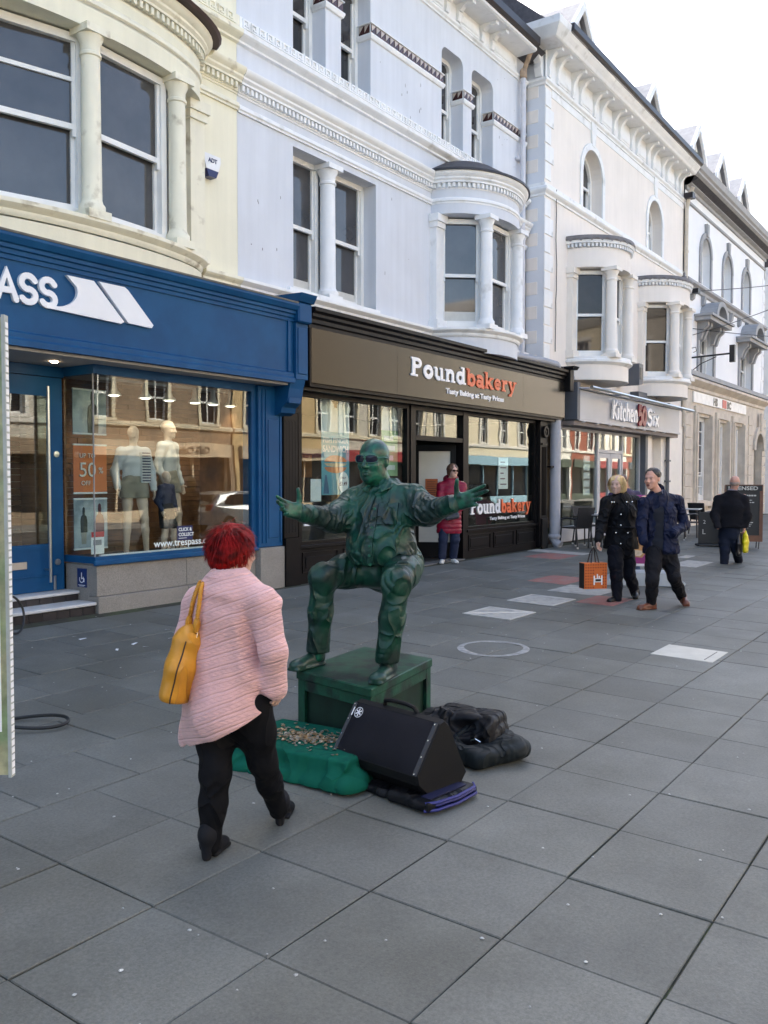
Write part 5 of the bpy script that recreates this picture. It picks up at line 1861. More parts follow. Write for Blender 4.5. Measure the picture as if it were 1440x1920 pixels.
m = MB().prism([(.19 + .13 * math.cos(2 * PI * k / 20), .19 + .16 * math.sin(2 * PI * k / 20)) for k in range(20)], -.0045, -.0033); m.build('price_disc', M_pwhite, t)
text('ONLY', .05, M_figred, (.12, -.006, .24), t, depth=.001)
text('£1.49', .085, M_figred, (.085, -.006, .14), t, depth=.001, bold=.002)
MB().prism([(-.3, .02), (-.16, .02), (-.18, .12), (-.22, .3), (-.26, .3), (-.28, .12)], -.0022, -.0006).build('print_bottle', mat('print_bottle', (.02, .1, .22), .5), t)
t = thing('poster', 'pale green poster hanging in the bakery window behind the statue', 'poster', (12.05, 8.3, 1.75))
MB().box(-.26, .2, 0, .006, 0, .75).build('sheet', mat('poster_green', (.35, .55, .3), .5, .15, 5), t)
MB().box(-.26, .2, 0.001, .0065, .751, 1.0).build('sheet', M_pwhite, t)
for c in (-.14, 0.08):
    m = MB().prism([(c + .115 * math.cos(2 * PI * k / 16), 1.0 + .14 * math.sin(2 * PI * k / 16)) for k in range(16)], .0, .007); m.build('scallop', M_pwhite, t)
for i in range(4):
    MB().box(-.2, .12 - .05 * (i % 2), -.002, -.0003, .1 + i * .16, .18 + i * .16).build('print_block', M_pwhite, t)
t = thing('poster', 'narrow white paper notice stuck inside the right bakery window', 'poster', (15.84, 8.17, 1.5))
MB().box(-.2, .2, 0, .004, 0, .62).build('sheet', M_letter, t)
for i in range(5):
    MB().box(-.13, .13 - .06 * (i % 3), -.0015, -.0003, .08 + i * .11, .105 + i * .11).build('print_line', mat('notice_ink2', (.2, .1, .15)), t)
for i, (x, z, lab) in enumerate(((10.0, 1.37, 'small white card leaning in the bakery window left of the tall poster'),)):
    t = thing('card', lab, 'card', (x, 8.22, z))
    MB().box(-.12, .12, 0, .004, 0, .33).build('sheet', M_pwhite, t)

# drainpipe by the black pilaster
dp = thing('drainpipe', 'thick grey drainpipe between the bakery and the cafe', 'drainpipe', (17.86, 7.95, .22))
MB().tube([(0, 0, .14), (0, 0, 2.98)], .115, 14).build('pipe', mat('grey_pipe', (.36, .37, .41), .5, .1, 4), dp, smooth=True)
MB().lathe([(.13, 0), (.15, .03), (.15, .07), (.13, .1)], 0, 0, .18, 14).build('collar', mat('grey_pipe', (.36, .37, .41)), dp)
MB().tube([(0, 0, .16), (-.02, -.05, .08), (-.03, -.14, .03)], .1, 12).build('shoe', mat('grey_pipe', (.36, .37, .41)), dp)
MB().box(-.28, 0.1, -.02, .12, 1.72, 1.76).build('bracket', M_black2, dp)
# pipes over the bakery fascia end
op = thing('overflow_pipe', 'bent grey pipe lying over the end of the bakery fascia', 'pipe', (17.5, 7.9, 4.1))
MB().tube([(-1.2, .3, .12), (-.1, .1, .1), (.25, .0, .06), (.4, -.02, -.05), (.6, -.02, -.12), (1.1, .0, -.14)], .075, 10).build('pipe', mat('grey_pipe', (.36, .37, .41)), op, smooth=True)
MB().lathe([(.095, 0), (.095, .08)], .38, -.02, -.06, 10).build('joint', M_gutter, op)

# ------------------------------------------------------------------ grey cafe front
kf = thing('shopfront', 'grey cafe shopfront with white and red sign letters and an awning bar', 'shopfront', (22, 8.1, 0.2))
M_greyf = mat('cafe_grey', (.48, .48, .50), .45, .05, 2)
M_greyd = mat('cafe_dark_grey', (.10, .11, .13), .5, .1, 3)
f = MB().box(18.66, 26.2, 7.76, 8.08, 3.06, 3.70).build('fascia', M_greyf, kf)
MB().box(18.5, 18.655, 7.72, 8.09, 3.02, 3.85).build('fascia_end', M_greyd, kf)
MB().box(18.66, 26.22, 7.735, 8.08, 3.0, 3.055).build('fascia_lip', M_greyf, kf)
MB().box(18.66, 26.2, 7.7, 8.09, 3.702, 3.73).build('fascia_cap', M_greyd, kf)
MB().box(18.5, 26.2, 7.8, 8.3, 2.9, 2.995).build('soffit', mat('cafe_soffit', (.2, .17, .16), .7), kf)
for i in range(8):
    x = 18.95 + i * .83
    MB().lathe([(0, 0), (.05, 0), (.06, .02)], x, 7.77, 2.975, 10).build('downlight', M_letter, kf)
MB().box(22.9, 24.4, 7.85, 8.08, 3.74, 4.0).build('awning_box', M_greyd, kf)
# hand drawn style letters
THIN = {
    'K': (.62, [[(.12, 0), (.16, 1)], [(.58, .98), (.14, .45), (.6, 0)]]),
    'i': (.26, [[(.12, 0), (.14, .62)], [(.15, .78), (.155, .86)]]),
    't': (.42, [[(.2, .92), (.18, .1), (.32, .02)], [(.04, .64), (.36, .68)]]),
    'c': (.46, [[(.4, .5)] + arc(.24, .3, .17, .28, 50, 310, 12)]),
    'h': (.54, [[(.12, 1.0), (.1, 0)], [(.11, .38)] + arc(.28, .4, .15, .2, 140, 0, 7) + [(.44, 0)]]),
    'e': (.5, [[(.08, .3), (.4, .36)] + arc(.24, .32, .17, .28, 10, 310, 14)]),
    'n': (.54, [[(.1, .6), (.1, 0)], [(.11, .38)] + arc(.28, .4, .15, .2, 140, 0, 7) + [(.44, 0)]]),
    '5': (.56, [[(.46, .96), (.14, .96), (.1, .55)] + arc(.26, .3, .2, .3, 100, -140, 12)]),
    '0': (.6, [arc(.29, .48, .2, .46, 0, 360, 22)]),
    'S': (.58, [[(.5, .84)] + arc(.3, .72, .2, .22, 40, 260, 10) + arc(.28, .26, .22, .26, 80, -150, 10)]),
    'x': (.5, [[(.06, .62), (.42, 0)], [(.42, .64), (.06, -.02)]]),
}
def thinword(word, x0, x1, zb, h, y, m, parent, w=.085):
    tot = sum(THIN[c][0] for c in word)
    k = (x1 - x0) / tot
    x = x0
    for c in word:
        mb = MB()
        for j, pts in enumerate(THIN[c][1]):
            ribbon(mb, [(px * k + .12 * pz * h * .5, pz * h) for px, pz in pts], w, y - .08 - .001 * j, y - .04, False, lambda p: (x + p[0], zb + p[1]))
        mb.build('letter', m, parent)
        x += THIN[c][0] * k
M_kred = mat('sign_maroon', (.22, .012, .025), .4)
thinword('Kitchen', 20.55, 22.35, 3.14, .47, 7.76, M_letter, f, .075)
thinword('50', 22.42, 23.06, 3.12, .46, 7.76, M_kred, f, .13)
thinword('Six', 23.1, 24.1, 3.12, .44, 7.76, M_letter, f)
MB().box(22.28, 22.42, 7.70, 7.73, 3.27, 3.33).build('letter_dash', M_letter, f)
m = MB().tube([(18.4, 7.35, 3.70), (25.9, 7.28, 3.64)], .04, 8); m.build('awning_bar', M_metal, kf, smooth=True)
m = MB()
for x in (18.6, 20.6, 22.6, 24.6, 25.8):
    m.tube([(x, 7.75, 3.72), (x + .1, 7.34, 3.69)], .018, 6)
m.build('awning_arm', M_metal, kf)
# glazing
m = MB()
for x in (18.60, 20.95, 22.66, 24.02):
    m.box(x, x + .07, 8.2, 8.3, .3, 2.895)
m.box(18.67, 20.95, 8.2, 8.3, .25, .6); m.box(22.73, 24.02, 8.2, 8.3, .25, .55)
m.box(21.02, 22.66, 8.2, 8.3, 2.35, 2.43); m.box(21.02, 22.66, 8.2, 8.3, 2.83, 2.895); m.box(18.67, 20.95, 8.2, 8.3, 2.83, 2.895); m.box(22.73, 24.02, 8.2, 8.3, 2.83, 2.895)
f = m.build('window', M_greyf, kf)
for a, b, z0, z1 in ((18.67, 20.95, .6, 2.83), (21.02, 22.66, 2.43, 2.83), (22.73, 24.02, .55, 2.83)):
    MB().box(a, b, 8.24, 8.246, z0, z1).build('pane', M_glass, f)
for a in (21.03, 21.85):
    m = MB(); m.box(a, a + .12, 8.21, 8.27, .26, 2.34); m.box(a + .68, a + .8, 8.21, 8.27, .26, 2.34); m.box(a + .12, a + .68, 8.21, 8.27, .26, .42); m.box(a + .12, a + .68, 8.21, 8.27, 2.22, 2.34)
    d = m.build('door', M_greyf, kf)
    MB().box(a + .12, a + .68, 8.235, 8.241, .42, 2.22).build('pane', M_glass, d)
    MB().tube([(a + (.74 if a < 21.5 else .06), 8.18, .9), (a + (.74 if a < 21.5 else .06), 8.18, 1.4)], .015, 6).build('pull_handle', M_metal, d)
m = MB().bevbox(24.1, 24.3, 8.05, 8.35, .2, 2.9, .01); m.build('jamb', M_greyd, kf)
m = MB().box(24.31, 24.62, 8.06, 8.4, .2, 3.0); m.build('pier', M_beigetrim, kf)
m = MB().box(24.63, 25.5, 8.3, 8.4, .2, 3.0); m.build('recessed_wall', M_beige, kf)
m = MB().box(25.51, 27.58, 8.07, 8.4, .2, 3.75); m.build('pier', M_beigetrim, kf)
MB().box(18.5, 24.3, 10.6, 10.7, .2, 2.95).build('inner_wall', mat('cafe_inner', (.12, .085, .06), .7, .3, 2), kf)
MB().box(18.5, 24.3, 8.31, 10.6, .2, .24).build('cafe_floor', mat('cafe_floor', (.1, .06, .04), .5, .2, 2), kf)
MB().box(18.5, 24.3, 8.31, 10.6, 2.94, 2.98).build('cafe_ceiling', M_soffit, kf)
m = MB()
for i in range(5):
    m.box(20.2, 20.6, 8.262, 8.266, 1.3 + i * .2, 1.46 + i * .2)
m.build('menu_sheets', M_pwhite, kf)
own(kf)
dp = thing('drainpipe', 'dark grey drainpipe at the right end of the cafe sign', 'drainpipe', (25.9, 8.0, .3))
MB().tube([(0, 0, 0), (0, 0, 3.6)], .055, 8).build('pipe', mat('grey_pipe_dark', (.12, .125, .14), .5, .1, 4), dp, smooth=True)
for z in (1.3, 1.9):
    MB().box(-.09, .09, -.07, .06, z, z + .05).build('pipe_clip', mat('grey_pipe_dark', (.12, .125, .14)), dp)
sp = thing('speaker_box', 'dark wall box fixed between the two bow windows', 'wall box', (22.05, 7.8, 4.3))
MB().prism([(-.15, -.25), (.15, -.2), (.15, .3), (-.15, .3)], -.3, .3).build('case', M_greyd, sp)
MB().box(-.1, .1, -.31, -.3, -.1, .2).build('grille', M_black, sp)

# ================================================================== BUILDINGS ACROSS THE ROAD (seen in the shop glass)
def opposite(x0, x1, h, mwall, mtrim, mshop, lab, bays, storeys, sign=None, msign=None, yb=-13.4, shopw=True):
    t = thing('townhouse', lab, 'building', ((x0 + x1) / 2, yb, -.1))
    t.rotation_euler = (0, 0, PI)
    W = x1 - x0
    holes = []
    p = W / bays
    for s in range(storeys):
        z0 = 4.3 + s * 3.1
        for b in range(bays):
            c = -W / 2 + (b + .5) * p
            holes.append((c - .52, c + .52, z0, z0 + 1.95, 0, .22))
    w = MB()
    wall_face(w, -W / 2, W / 2, 3.4, h, 0, holes, .22)
    w.box(-W / 2, W / 2, .3, 6, 3.4, h - .3)
    w.box(-W / 2, -W / 2 + .25, -.1, 6, 0, 3.4); w.box(W / 2 - .25, W / 2, -.1, 6, 0, 3.4); w.box(-W / 2 + .25, W / 2 - .25, 1.5, 6, 0, 3.4)
    w.build('wall', mwall, t)
    fr = MB(); pn = MB(); sr = MB()
    for a, b, z0, z1, _, _ in holes:
        f = MB()
        ringframe(f, a, b, z0, z1, 0, .08, .12, .2)
        f.box(a + .08, b - .08, .13, .18, (z0 + z1) / 2 - .04, (z0 + z1) / 2 + .04)
        f.box((a + b) / 2 - .025, (a + b) / 2 + .025, .13, .18, z0 + .08, z1 - .08)
        fo = f.build('window', M_frame, t)
        MB().box(a + .08, b - .08, .19, .2, z0 + .08, z1 - .08).build('pane', M_pane2, fo)
        s = MB()
        s.box(a - .16, a, -.06, -.001, z0, z1); s.box(b, b + .16, -.06, -.001, z0, z1); s.box(a - .22, b + .22, -.14, -.0015, z1 + .001, z1 + .22); s.box(a - .2, b + .2, -.12, -.002, z0 - .12, z0 - .001)
        s.build('window_surround', mtrim, t)
    for z in (3.95,) + tuple(7.0 + 3.1 * i for i in range(storeys - 1)):
        MB().sweep([(0, z), (.12, z + .05), (.14, z + .18), (0, z + .24)], [(-W / 2, 0, 0, -1), (W / 2, 0, 0, -1)]).build('string_course', mtrim, t)
    MB().sweep([(0, h - .5), (.1, h - .45), (.3, h - .15), (.38, h), (0, h + .02)], [(-W / 2, 0, 0, -1), (W / 2, 0, 0, -1)]).build('cornice', mtrim, t)
    MB().box(-W / 2 + .3, W / 2 - .3, -.28, -.02, 2.75, 3.38).build('shop_fascia', mshop, t)
    if sign:
        text(sign, .42, msign or M_black, (-W * .3, -.3, 2.92), t, depth=.03, bold=.01)
    g = MB()
    n = max(2, int(W / 2.2))
    for i in range(n + 1):
        x = -W / 2 + .3 + (W - .6) * i / n
        g.box(x - .05, x + .05, .1, .2, 0, 2.74)
    g.box(-W / 2 + .3, W / 2 - .3, .09, .21, 0, .5)
    g.build('shop_frame', mshop, t)
    MB().box(-W / 2 + .3, W / 2 - .3, .22, .24, .5, 2.74).build('shop_glazing', M_pane2, t)
    return t
M_ocr = mat('opp_cream', (.70, .62, .46), .8, .06, 1)
M_otan = mat('opp_tan', (.52, .38, .20), .8, .12, 1.5)
M_ogry = mat('opp_stone', (.52, .48, .41), .8, .06, 1)
M_owht = mat('opp_white', (.75, .72, .66), .8, .04, 1)
M_obrk = mat('opp_brick', (.27, .075, .04), .85, .15, 3)
M_obrn = mat('opp_brown', (.26, .19, .13), .85, .1, 2)
M_osky = mat('opp_lightblue', (.30, .48, .58), .5, .03, 2)
M_ofas = mat('opp_fascia_cream', (.58, .46, .32), .6, .05, 2)
M_ored = mat('opp_red_fascia', (.30, .03, .035), .5, .05, 2)
M_odgr = mat('opp_dark_green', (.05, .07, .05), .6)
opposite(-14, 8, 10.5, M_ocr, M_owht, M_odgr, 'cream terrace across the road behind the viewer', 6, 2)
opposite(8.1, 21, 11, M_ogry, M_owht, M_obrn, 'grey stone terrace across the road reflected near the blue shop door', 4, 2)
opposite(21.1, 30, 9.6, M_obrn, M_ocr, M_ofas, 'brown fronted cafe building across the road seen in the blue shop window', 3, 2, 'Café Culture', M_obrn)
opposite(30.1, 38, 11.5, M_otan, M_ocr, M_ofas, 'golden stone building across the road with restaurant fascia', 3, 2, 'Restaurant', M_figred)
opposite(38.1, 47, 11.5, M_ogry, M_ocr, M_ored, 'pale stone building across the road over a red shop fascia', 4, 2)
opposite(47.1, 62, 11.5, M_ocr, M_owht, M_osky, 'cream building across the road over a light blue shop fascia', 5, 2)
opposite(62.1, 70, 12.5, M_owht, M_owht, M_odgr, 'white building across the road beyond the light blue shop', 3, 2)
opposite(70.1, 76, 13, M_obrk, M_owht, M_odgr, 'red brick building across the road seen in the cafe glass', 2, 3)
opposite(76.1, 84, 11, M_owht, M_ocr, M_ored, 'white rendered building next to the red brick one across the road', 3, 2)
opposite(84.1, 90, 12, M_obrk, M_ocr, M_osky, 'smaller red brick building across the road at the far end', 2, 2)
opposite(90.1, 112, 11.5, M_ocr, M_owht, M_odgr, 'long cream terrace across the road at the far end of the street', 8, 2)
# ================================================================== PEOPLE
JOINTS = {
    'statue': dict(crown=(4.586, 3.273, 1.972), head=(4.572, 3.284, 1.829), chin=(4.499, 3.274, 1.683), neck=(4.646, 3.270, 1.637), Rsh=(4.573, 3.439, 1.578), Lsh=(4.680, 3.045, 1.605), chest=(4.621, 3.261, 1.477), belly=(4.586, 3.227, 1.274), pelvis=(4.704, 3.260, 1.150), Rel=(4.306, 3.430, 1.460), Rwr=(4.009, 3.404, 1.503), Rha=(3.904, 3.400, 1.569), Lel=(4.582, 2.865, 1.510), Lwr=(4.514, 2.651, 1.561), Lha=(4.514, 2.532, 1.622), Rhip=(4.676, 3.403, 1.144), Lhip=(4.705, 3.119, 1.158), Rkn=(4.271, 3.455, 1.093), Lkn=(4.303, 2.921, 1.093), Ran=(4.285, 3.510, 0.649), Lan=(4.274, 2.969, 0.659), Rto=(4.129, 3.554, 0.589), Lto=(4.058, 2.886, 0.570), seat=(4.880, 3.201, 1.168)),
    'red': dict(crown=(2.814, 2.806, 1.496), head=(2.821, 2.807, 1.381), nape=(2.777, 2.777, 1.299), neck=(2.775, 2.776, 1.261), Lsh=(2.778, 2.975, 1.174), Rsh=(2.786, 2.583, 1.204), chest=(2.774, 2.769, 1.115), waist=(2.765, 2.763, 0.857), pelvis=(2.770, 2.749, 0.739), Lel=(2.734, 2.992, 0.991), Lha=(2.706, 2.970, 0.865), Rel=(2.774, 2.515, 0.974), Rha=(2.803, 2.534, 0.844), Lhip=(2.772, 2.865, 0.698), Rhip=(2.769, 2.645, 0.731), Lkn=(2.658, 2.749, 0.437), Rkn=(2.863, 2.666, 0.456), Lan=(2.635, 2.762, 0.143), Ran=(3.045, 2.736, 0.160), Lhe=(2.574, 2.743, 0.108), Lto=(2.733, 2.791, 0.068), Rhe=(2.997, 2.699, 0.148), Rto=(3.212, 2.809, 0.119), hemL=(2.717, 3.018, 0.508), hemR=(2.785, 2.518, 0.742), hemM=(2.637, 2.621, 0.679), bagtop=(2.667, 2.881, 1.048), bagbot=(2.597, 2.926, 0.735), strap=(2.690, 2.863, 1.268)),
    'coat': dict(crown=(13.452, 7.935, 1.963), head=(13.449, 7.933, 1.841), neck=(13.470, 7.978, 1.681), Rsh=(13.371, 8.116, 1.605), Lsh=(13.577, 7.821, 1.605), chest=(13.463, 7.973, 1.445), pelvis=(13.424, 7.991, 0.878), Rel=(13.252, 8.087, 1.258), Lel=(13.441, 7.731, 1.260), Rha=(13.194, 7.898, 1.105), Lha=(13.290, 7.762, 1.123), Rhip=(13.373, 8.060, 0.830), Lhip=(13.476, 7.913, 0.830), Rkn=(13.268, 8.017, 0.554), Lkn=(13.430, 7.873, 0.551), Ran=(13.250, 8.028, 0.329), Lan=(13.450, 7.917, 0.330), Rto=(13.072, 7.930, 0.282), Lto=(13.318, 7.753, 0.291)),
    'blonde': dict(crown=(11.236, 4.108, 1.765), head=(11.220, 4.122, 1.632), neck=(11.293, 4.097, 1.492), Rsh=(11.084, 4.213, 1.396), Lsh=(11.493, 3.979, 1.405), chest=(11.286, 4.092, 1.267), pelvis=(11.272, 4.082, 0.845), Rel=(10.991, 4.240, 1.099), Lel=(11.522, 3.921, 1.157), Rha=(10.812, 4.218, 0.854), Lha=(11.420, 3.877, 0.915), Rhip=(11.128, 4.108, 0.748), Lhip=(11.415, 4.046, 0.731), Rkn=(11.082, 4.066, 0.440), Lkn=(11.373, 3.999, 0.432), Ran=(11.078, 4.055, 0.184), Lan=(11.558, 3.981, 0.201), Rto=(10.935, 4.080, 0.128), Lto=(11.367, 3.935, 0.133)),
    'navy': dict(crown=(10.906, 3.537, 1.829), head=(10.891, 3.551, 1.703), neck=(10.973, 3.508, 1.523), Rsh=(10.776, 3.610, 1.439), Lsh=(11.213, 3.335, 1.454), chest=(10.977, 3.487, 1.290), pelvis=(10.978, 3.455, 0.823), Rel=(10.694, 3.619, 1.131), Lel=(11.257, 3.250, 1.118), Rha=(10.604, 3.560, 0.941), Lha=(10.917, 3.293, 1.033), Rhip=(10.843, 3.504, 0.777), Lhip=(11.110, 3.402, 0.763), Rkn=(10.653, 3.459, 0.466), Lkn=(10.958, 3.286, 0.482), Ran=(10.736, 3.496, 0.178), Lan=(11.361, 3.302, 0.190), Rto=(10.571, 3.553, 0.121), Lto=(11.197, 3.266, 0.083)),
    'back': dict(crown=(17.196, 4.057, 1.739), head=(17.193, 4.054, 1.630), neck=(17.217, 4.096, 1.460), Lsh=(17.117, 4.319, 1.359), Rsh=(17.281, 3.910, 1.361), chest=(17.185, 4.122, 1.181), pelvis=(17.158, 4.128, 0.683), Lel=(17.009, 4.364, 1.032), Rel=(17.251, 3.842, 1.006), Lha=(16.777, 4.244, 0.797), Rha=(17.210, 3.885, 0.768), Lhip=(17.157, 4.213, 0.630), Rhip=(17.150, 4.049, 0.636), Lkn=(17.045, 4.181, 0.368), Rkn=(17.217, 4.023, 0.384), Lan=(17.033, 4.185, 0.170), Ran=(17.502, 4.039, 0.182), Lto=(17.436, 4.215, 0.086), Rto=(17.751, 4.027, 0.092)),
}
V3 = lambda p: np.array(p, float)
def nrm(v):
    v = np.array(v, float)
    return v / (np.linalg.norm(v) + 1e-9)
M_skin = mat('skin', (0.64, 0.40, 0.31), 0.5, 0.08, 14, spec=0.4)
M_skin2 = mat('skin_ruddy', (0.60, 0.32, 0.24), 0.5, 0.1, 14, spec=0.4)
M_eye = mat('eye_dark', (0.02, 0.015, 0.012), 0.25, 0)
M_lip = mat('lip', (0.30, 0.10, 0.085), 0.5, 0.05, 9)

def head_prims(F, c, f, up, s=1.0, k=0.016, female=False, ears=True, bald=True):
    """skull, jaw, nose, brows, cheeks, lips, ears; c = head centre, f = facing"""
    up = nrm(up); f = nrm(np.array(f) - up * (np.array(f) @ up)); l = np.cross(up, f)
    A = [l, f, up]
    def at(a, b, d):
        return V3(c) + (l * a + f * b + up * d) * s
    w = 0.94 if female else 1.0
    F.ell(at(0, -.014, .030), (.077 * s * w, .096 * s, .088 * s), k, axes=A)
    F.ell(at(0, .022, -.030), (.064 * s * w, .070 * s, .082 * s), k, axes=A)
    F.ell(at(0, .040, -.078), (.045 * s * w, .048 * s, .036 * s), k, axes=A)
    F.ell(at(0, .070, -.102), (.024 * s, .020 * s, .018 * s), k, axes=A)
    F.ell(at(0, .076, .022), (.052 * s, .018 * s, .012 * s), k * .8, axes=A)
    for q in (-1, 1):
        F.ell(at(.036 * q * w, .064, -.030), (.024 * s, .022 * s, .024 * s), k, axes=A)
        F.ell(at(.030 * q, .098, .002), (.017 * s, .013 * s, .010 * s), .008 * s, op='sub', axes=A)
        F.ell(at(.030 * q, .079, .001), (.013 * s, .010 * s, .009 * s), .005 * s, axes=A)
    F.cone(at(0, .088, .010), at(0, .112, -.034), .008 * s, .013 * s, .010 * s)
    for q in (-1, 1):
        F.ell(at(.011 * q, .099, -.038), (.010 * s, .011 * s, .008 * s), .008 * s, axes=A)
    F.ell(at(0, .091, -.064), (.022 * s, .010 * s, .0065 * s), .006 * s, axes=A)
    F.ell(at(0, .090, -.077), (.019 * s, .010 * s, .007 * s), .006 * s, axes=A)
    F.ell(at(0, .100, -.0705), (.020 * s, .008 * s, .002 * s), .003 * s, op='sub', axes=A)
    if ears:
        for q in (-1, 1):
            F.ell(at(.078 * q * w, -.012, -.004), (.009 * s, .019 * s, .031 * s), .006 * s, axes=A)
            F.ell(at(.086 * q * w, -.008, -.002), (.005 * s, .010 * s, .018 * s), .004 * s, op='sub', axes=A)
    return at, A
def eyes(parent, at, s, m=M_eye, r=.009):
    for q in (-1, 1):
        p = at(.030 * q, .086, .001)
        mb = MB().lathe([(0, -r * s * .6), (r * s * .9, -r * s * .35), (r * s * 1.25, 0), (r * s * .9, r * s * .35), (0, r * s * .6)], 0, 0, 0, 10)
        mb.v = [(x + p[0], y + p[1], z + p[2]) for x, y, z in mb.v]
        mb.build('eye', m, parent, smooth=True)
def hand_prims(F, w, d, t, pn, s=1.0, curl=0.35, spread=0.12, thumb=0.9, k=0.007):
    """wrist w, finger direction d, thumb side t, palm normal pn (the side the fingers close to)"""
    d = nrm(d); t = nrm(np.array(t) - d * (np.array(t) @ d)); n = nrm(np.cross(d, t))
    if n @ np.array(pn) < 0:
        n = -n
    w = V3(w)
    F.cone(w, w + d * .045 * s, .026 * s, .027 * s, k * 2, flat=(n, 1.35))
    F.box(w + d * .058 * s, (.043 * s, .038 * s, .014 * s), axes=[d, t, n], r=.012 * s, k=k * 2)
    F.ell(w + d * .035 * s + t * .024 * s + n * .008 * s, (.026 * s, .017 * s, .016 * s), k * 2, axes=[d, t, n])
    base = [(.030, .098, .078, -.2), (.010, .102, .086, -.05), (-.011, .098, .080, .1), (-.030, .088, .062, .3)]
    cl = curl if isinstance(curl, (list, tuple)) else [curl, curl * 1.2, curl * 1.5, curl * 1.8]
    for i, (o, b, L, sp) in enumerate(base):
        p = w + d * b * s + t * o * s
        dd = nrm(d - t * sp * spread * 3)
        r0 = (.0098, .0102, .0095, .0083)[i] * s
        q0 = p - dd * .02 * s
        F.cone(q0, p, r0, r0, k)
        a = 0
        for j, fr in enumerate((.46, .31, .23)):
            a += cl[i] * (0.7, 1.1, .8)[j]
            v = dd * math.cos(a) + n * math.sin(a)
            q = p + v * L * fr * s
            F.cone(p, q, r0 * (1 - .06 * j), r0 * (.95 - .09 * j), k * .5)
            p = q
    p = w + d * .028 * s + t * .030 * s + n * .008 * s
    v = nrm(d * (1 - thumb * .75) + t * thumb + n * .25)
    q = p + v * .042 * s
    F.cone(p, q, .0135 * s, .0115 * s, k * 1.4)
    v2 = nrm(v + d * .25)
    F.cone(q, q + v2 * .034 * s, .0112 * s, .0092 * s, k * .6)
def strands(name, at_fn, n, m, parent, seed, length=(.06, .1), width=.004, lift=.004):
    """hair: short ribbons laid along a head; at_fn(rng) returns root, direction, normal"""
    r = np.random.default_rng(seed)
    mb = MB()
    for _ in range(n):
        p, dr, nn, L = at_fn(r)
        s = np.cross(dr, nn); s = s / (np.linalg.norm(s) + 1e-9)
        w = width * r.uniform(.6, 1.3)
        pts = []
        q = p.copy()
        d = dr.copy()
        for j in range(4):
            pts.append(q.copy())
            d = nrm(d + np.array([0, 0, -.12]) + r.normal(size=3) * .06 + nn * (.10 if j == 0 else -.07))
            q = q + d * L / 3
        vs = []
        for j, q in enumerate(pts):
            ww = w * (1, 1, .75, .15)[j] / 2
            vs += [q - s * ww, q + s * ww]
        mb.add(vs, [(0, 1, 3, 2), (2, 3, 5, 4), (4, 5, 7, 6)])
    o = mb.build(name, m, parent)
    o.data.polygons.foreach_set('use_smooth', [True] * len(o.data.polygons))
    return o
def bounds(J, m=.3):
    P = np.array([v for v in J.values()])
    return P.min(0) - m, P.max(0) + m
def mid(a, b, t=.5):
    return V3(a) * (1 - t) + V3(b) * t
def shoe(name, heel, toe, m, parent, w=.045, h=.05, heelh=0.0, h_=.006, ankle=None):
    """heel and toe are points on the sole"""
    heel, toe = V3(heel), V3(toe)
    d = nrm(toe - heel); L = np.linalg.norm(toe - heel)
    up = nrm(np.array([0, 0, 1]) - d * d[2]); l = np.cross(up, d)
    F = Field(np.minimum(heel, toe) - .14, np.maximum(heel, toe) + .2, h_)
    A = [d, l, up]
    lift = up * heelh
    F.cone(heel + d * .04 + lift + up * h * .75, toe - d * .055 + up * h * .52, h * .8, h * .55, .02, flat=(l, h / w * .85))
    F.ell(toe - d * .05 + up * h * .5, (.055, w * .98, h * .52), .02, axes=A)
    F.ell(heel + d * .045 + lift + up * h * .9, (.05, w * .85, h * 1.15), .02, axes=A)
    if ankle is not None:
        F.cone(heel + d * .05 + lift + up * h, V3(ankle), w * .95, w * 1.02, .02)
    F.cut(heel + (lift * .5 if heelh else 0), -up + d * (-heelh / max(L, .1) * .5))
    if heelh:
        F.cone(heel + d * .03 + up * .012, heel + d * .035 + lift + up * .02, .021, .03, .01)
        F.box(toe - d * .07 + up * .006, (.07, w * .8, .008), axes=A, r=.006, k=.006)
    else:
        F.box(mid(heel, toe) + up * .008, (L / 2, w * .88, .011), axes=A, r=.01, k=.008)
    o = F.build(name, m, parent, 1)
    return o
def person_obj(F, label, skin, group=None):
    o = F.build('person', skin, None, 1)
    tag(o, label, 'person', group)
    return o
def basic_body(J, f, h, s=1.0, female=False, hands=(), extra=None, headup=(0, 0, 1), hf=None, ears=True, rs=1.0):
    lo, hi = bounds(J, .22)
    F = Field(lo, hi, h)
    lat = nrm(V3(J['Lsh']) - V3(J['Rsh']))
    at, A = head_prims(F, J['head'], f if hf is None else hf, headup, s, female=female, ears=ears)
    nk = V3(J['head']) + np.array([0, 0, -.06]) * s - nrm(f) * .012
    F.cone(J['neck'], nk, .056 * s * rs ** .5, .052 * s * rs ** .5, .02)
    F.loft([J['pelvis'], J['chest'], mid(J['chest'], J['neck'], .75)], [.13 * rs, .14 * rs, .10 * rs], [.09 * rs, .095 * rs, .07 * rs], lat, .03)
    for q in 'RL':
        F.chain([J[q + 'sh'], J[q + 'el'], J.get(q + 'wr', J[q + 'ha'])], [.05 * rs, .038 * rs, .027 * rs], .02)
        F.chain([J[q + 'hip'], J[q + 'kn'], J[q + 'an']], [.075 * rs, .05 * rs, .035 * rs], .02)
        F.cone(mid(J['chest'], J['neck'], .7), J[q + 'sh'], .06 * rs, .05 * rs, .03)
        F.cone(J[q + 'an'], V3(J[q + 'an']) - np.array([0, 0, .05 * rs]), .034 * rs, .03 * rs, .01)
    for hd in hands:
        hand_prims(F, **hd)
    if extra:
        extra(F)
    return F, at, A, lat

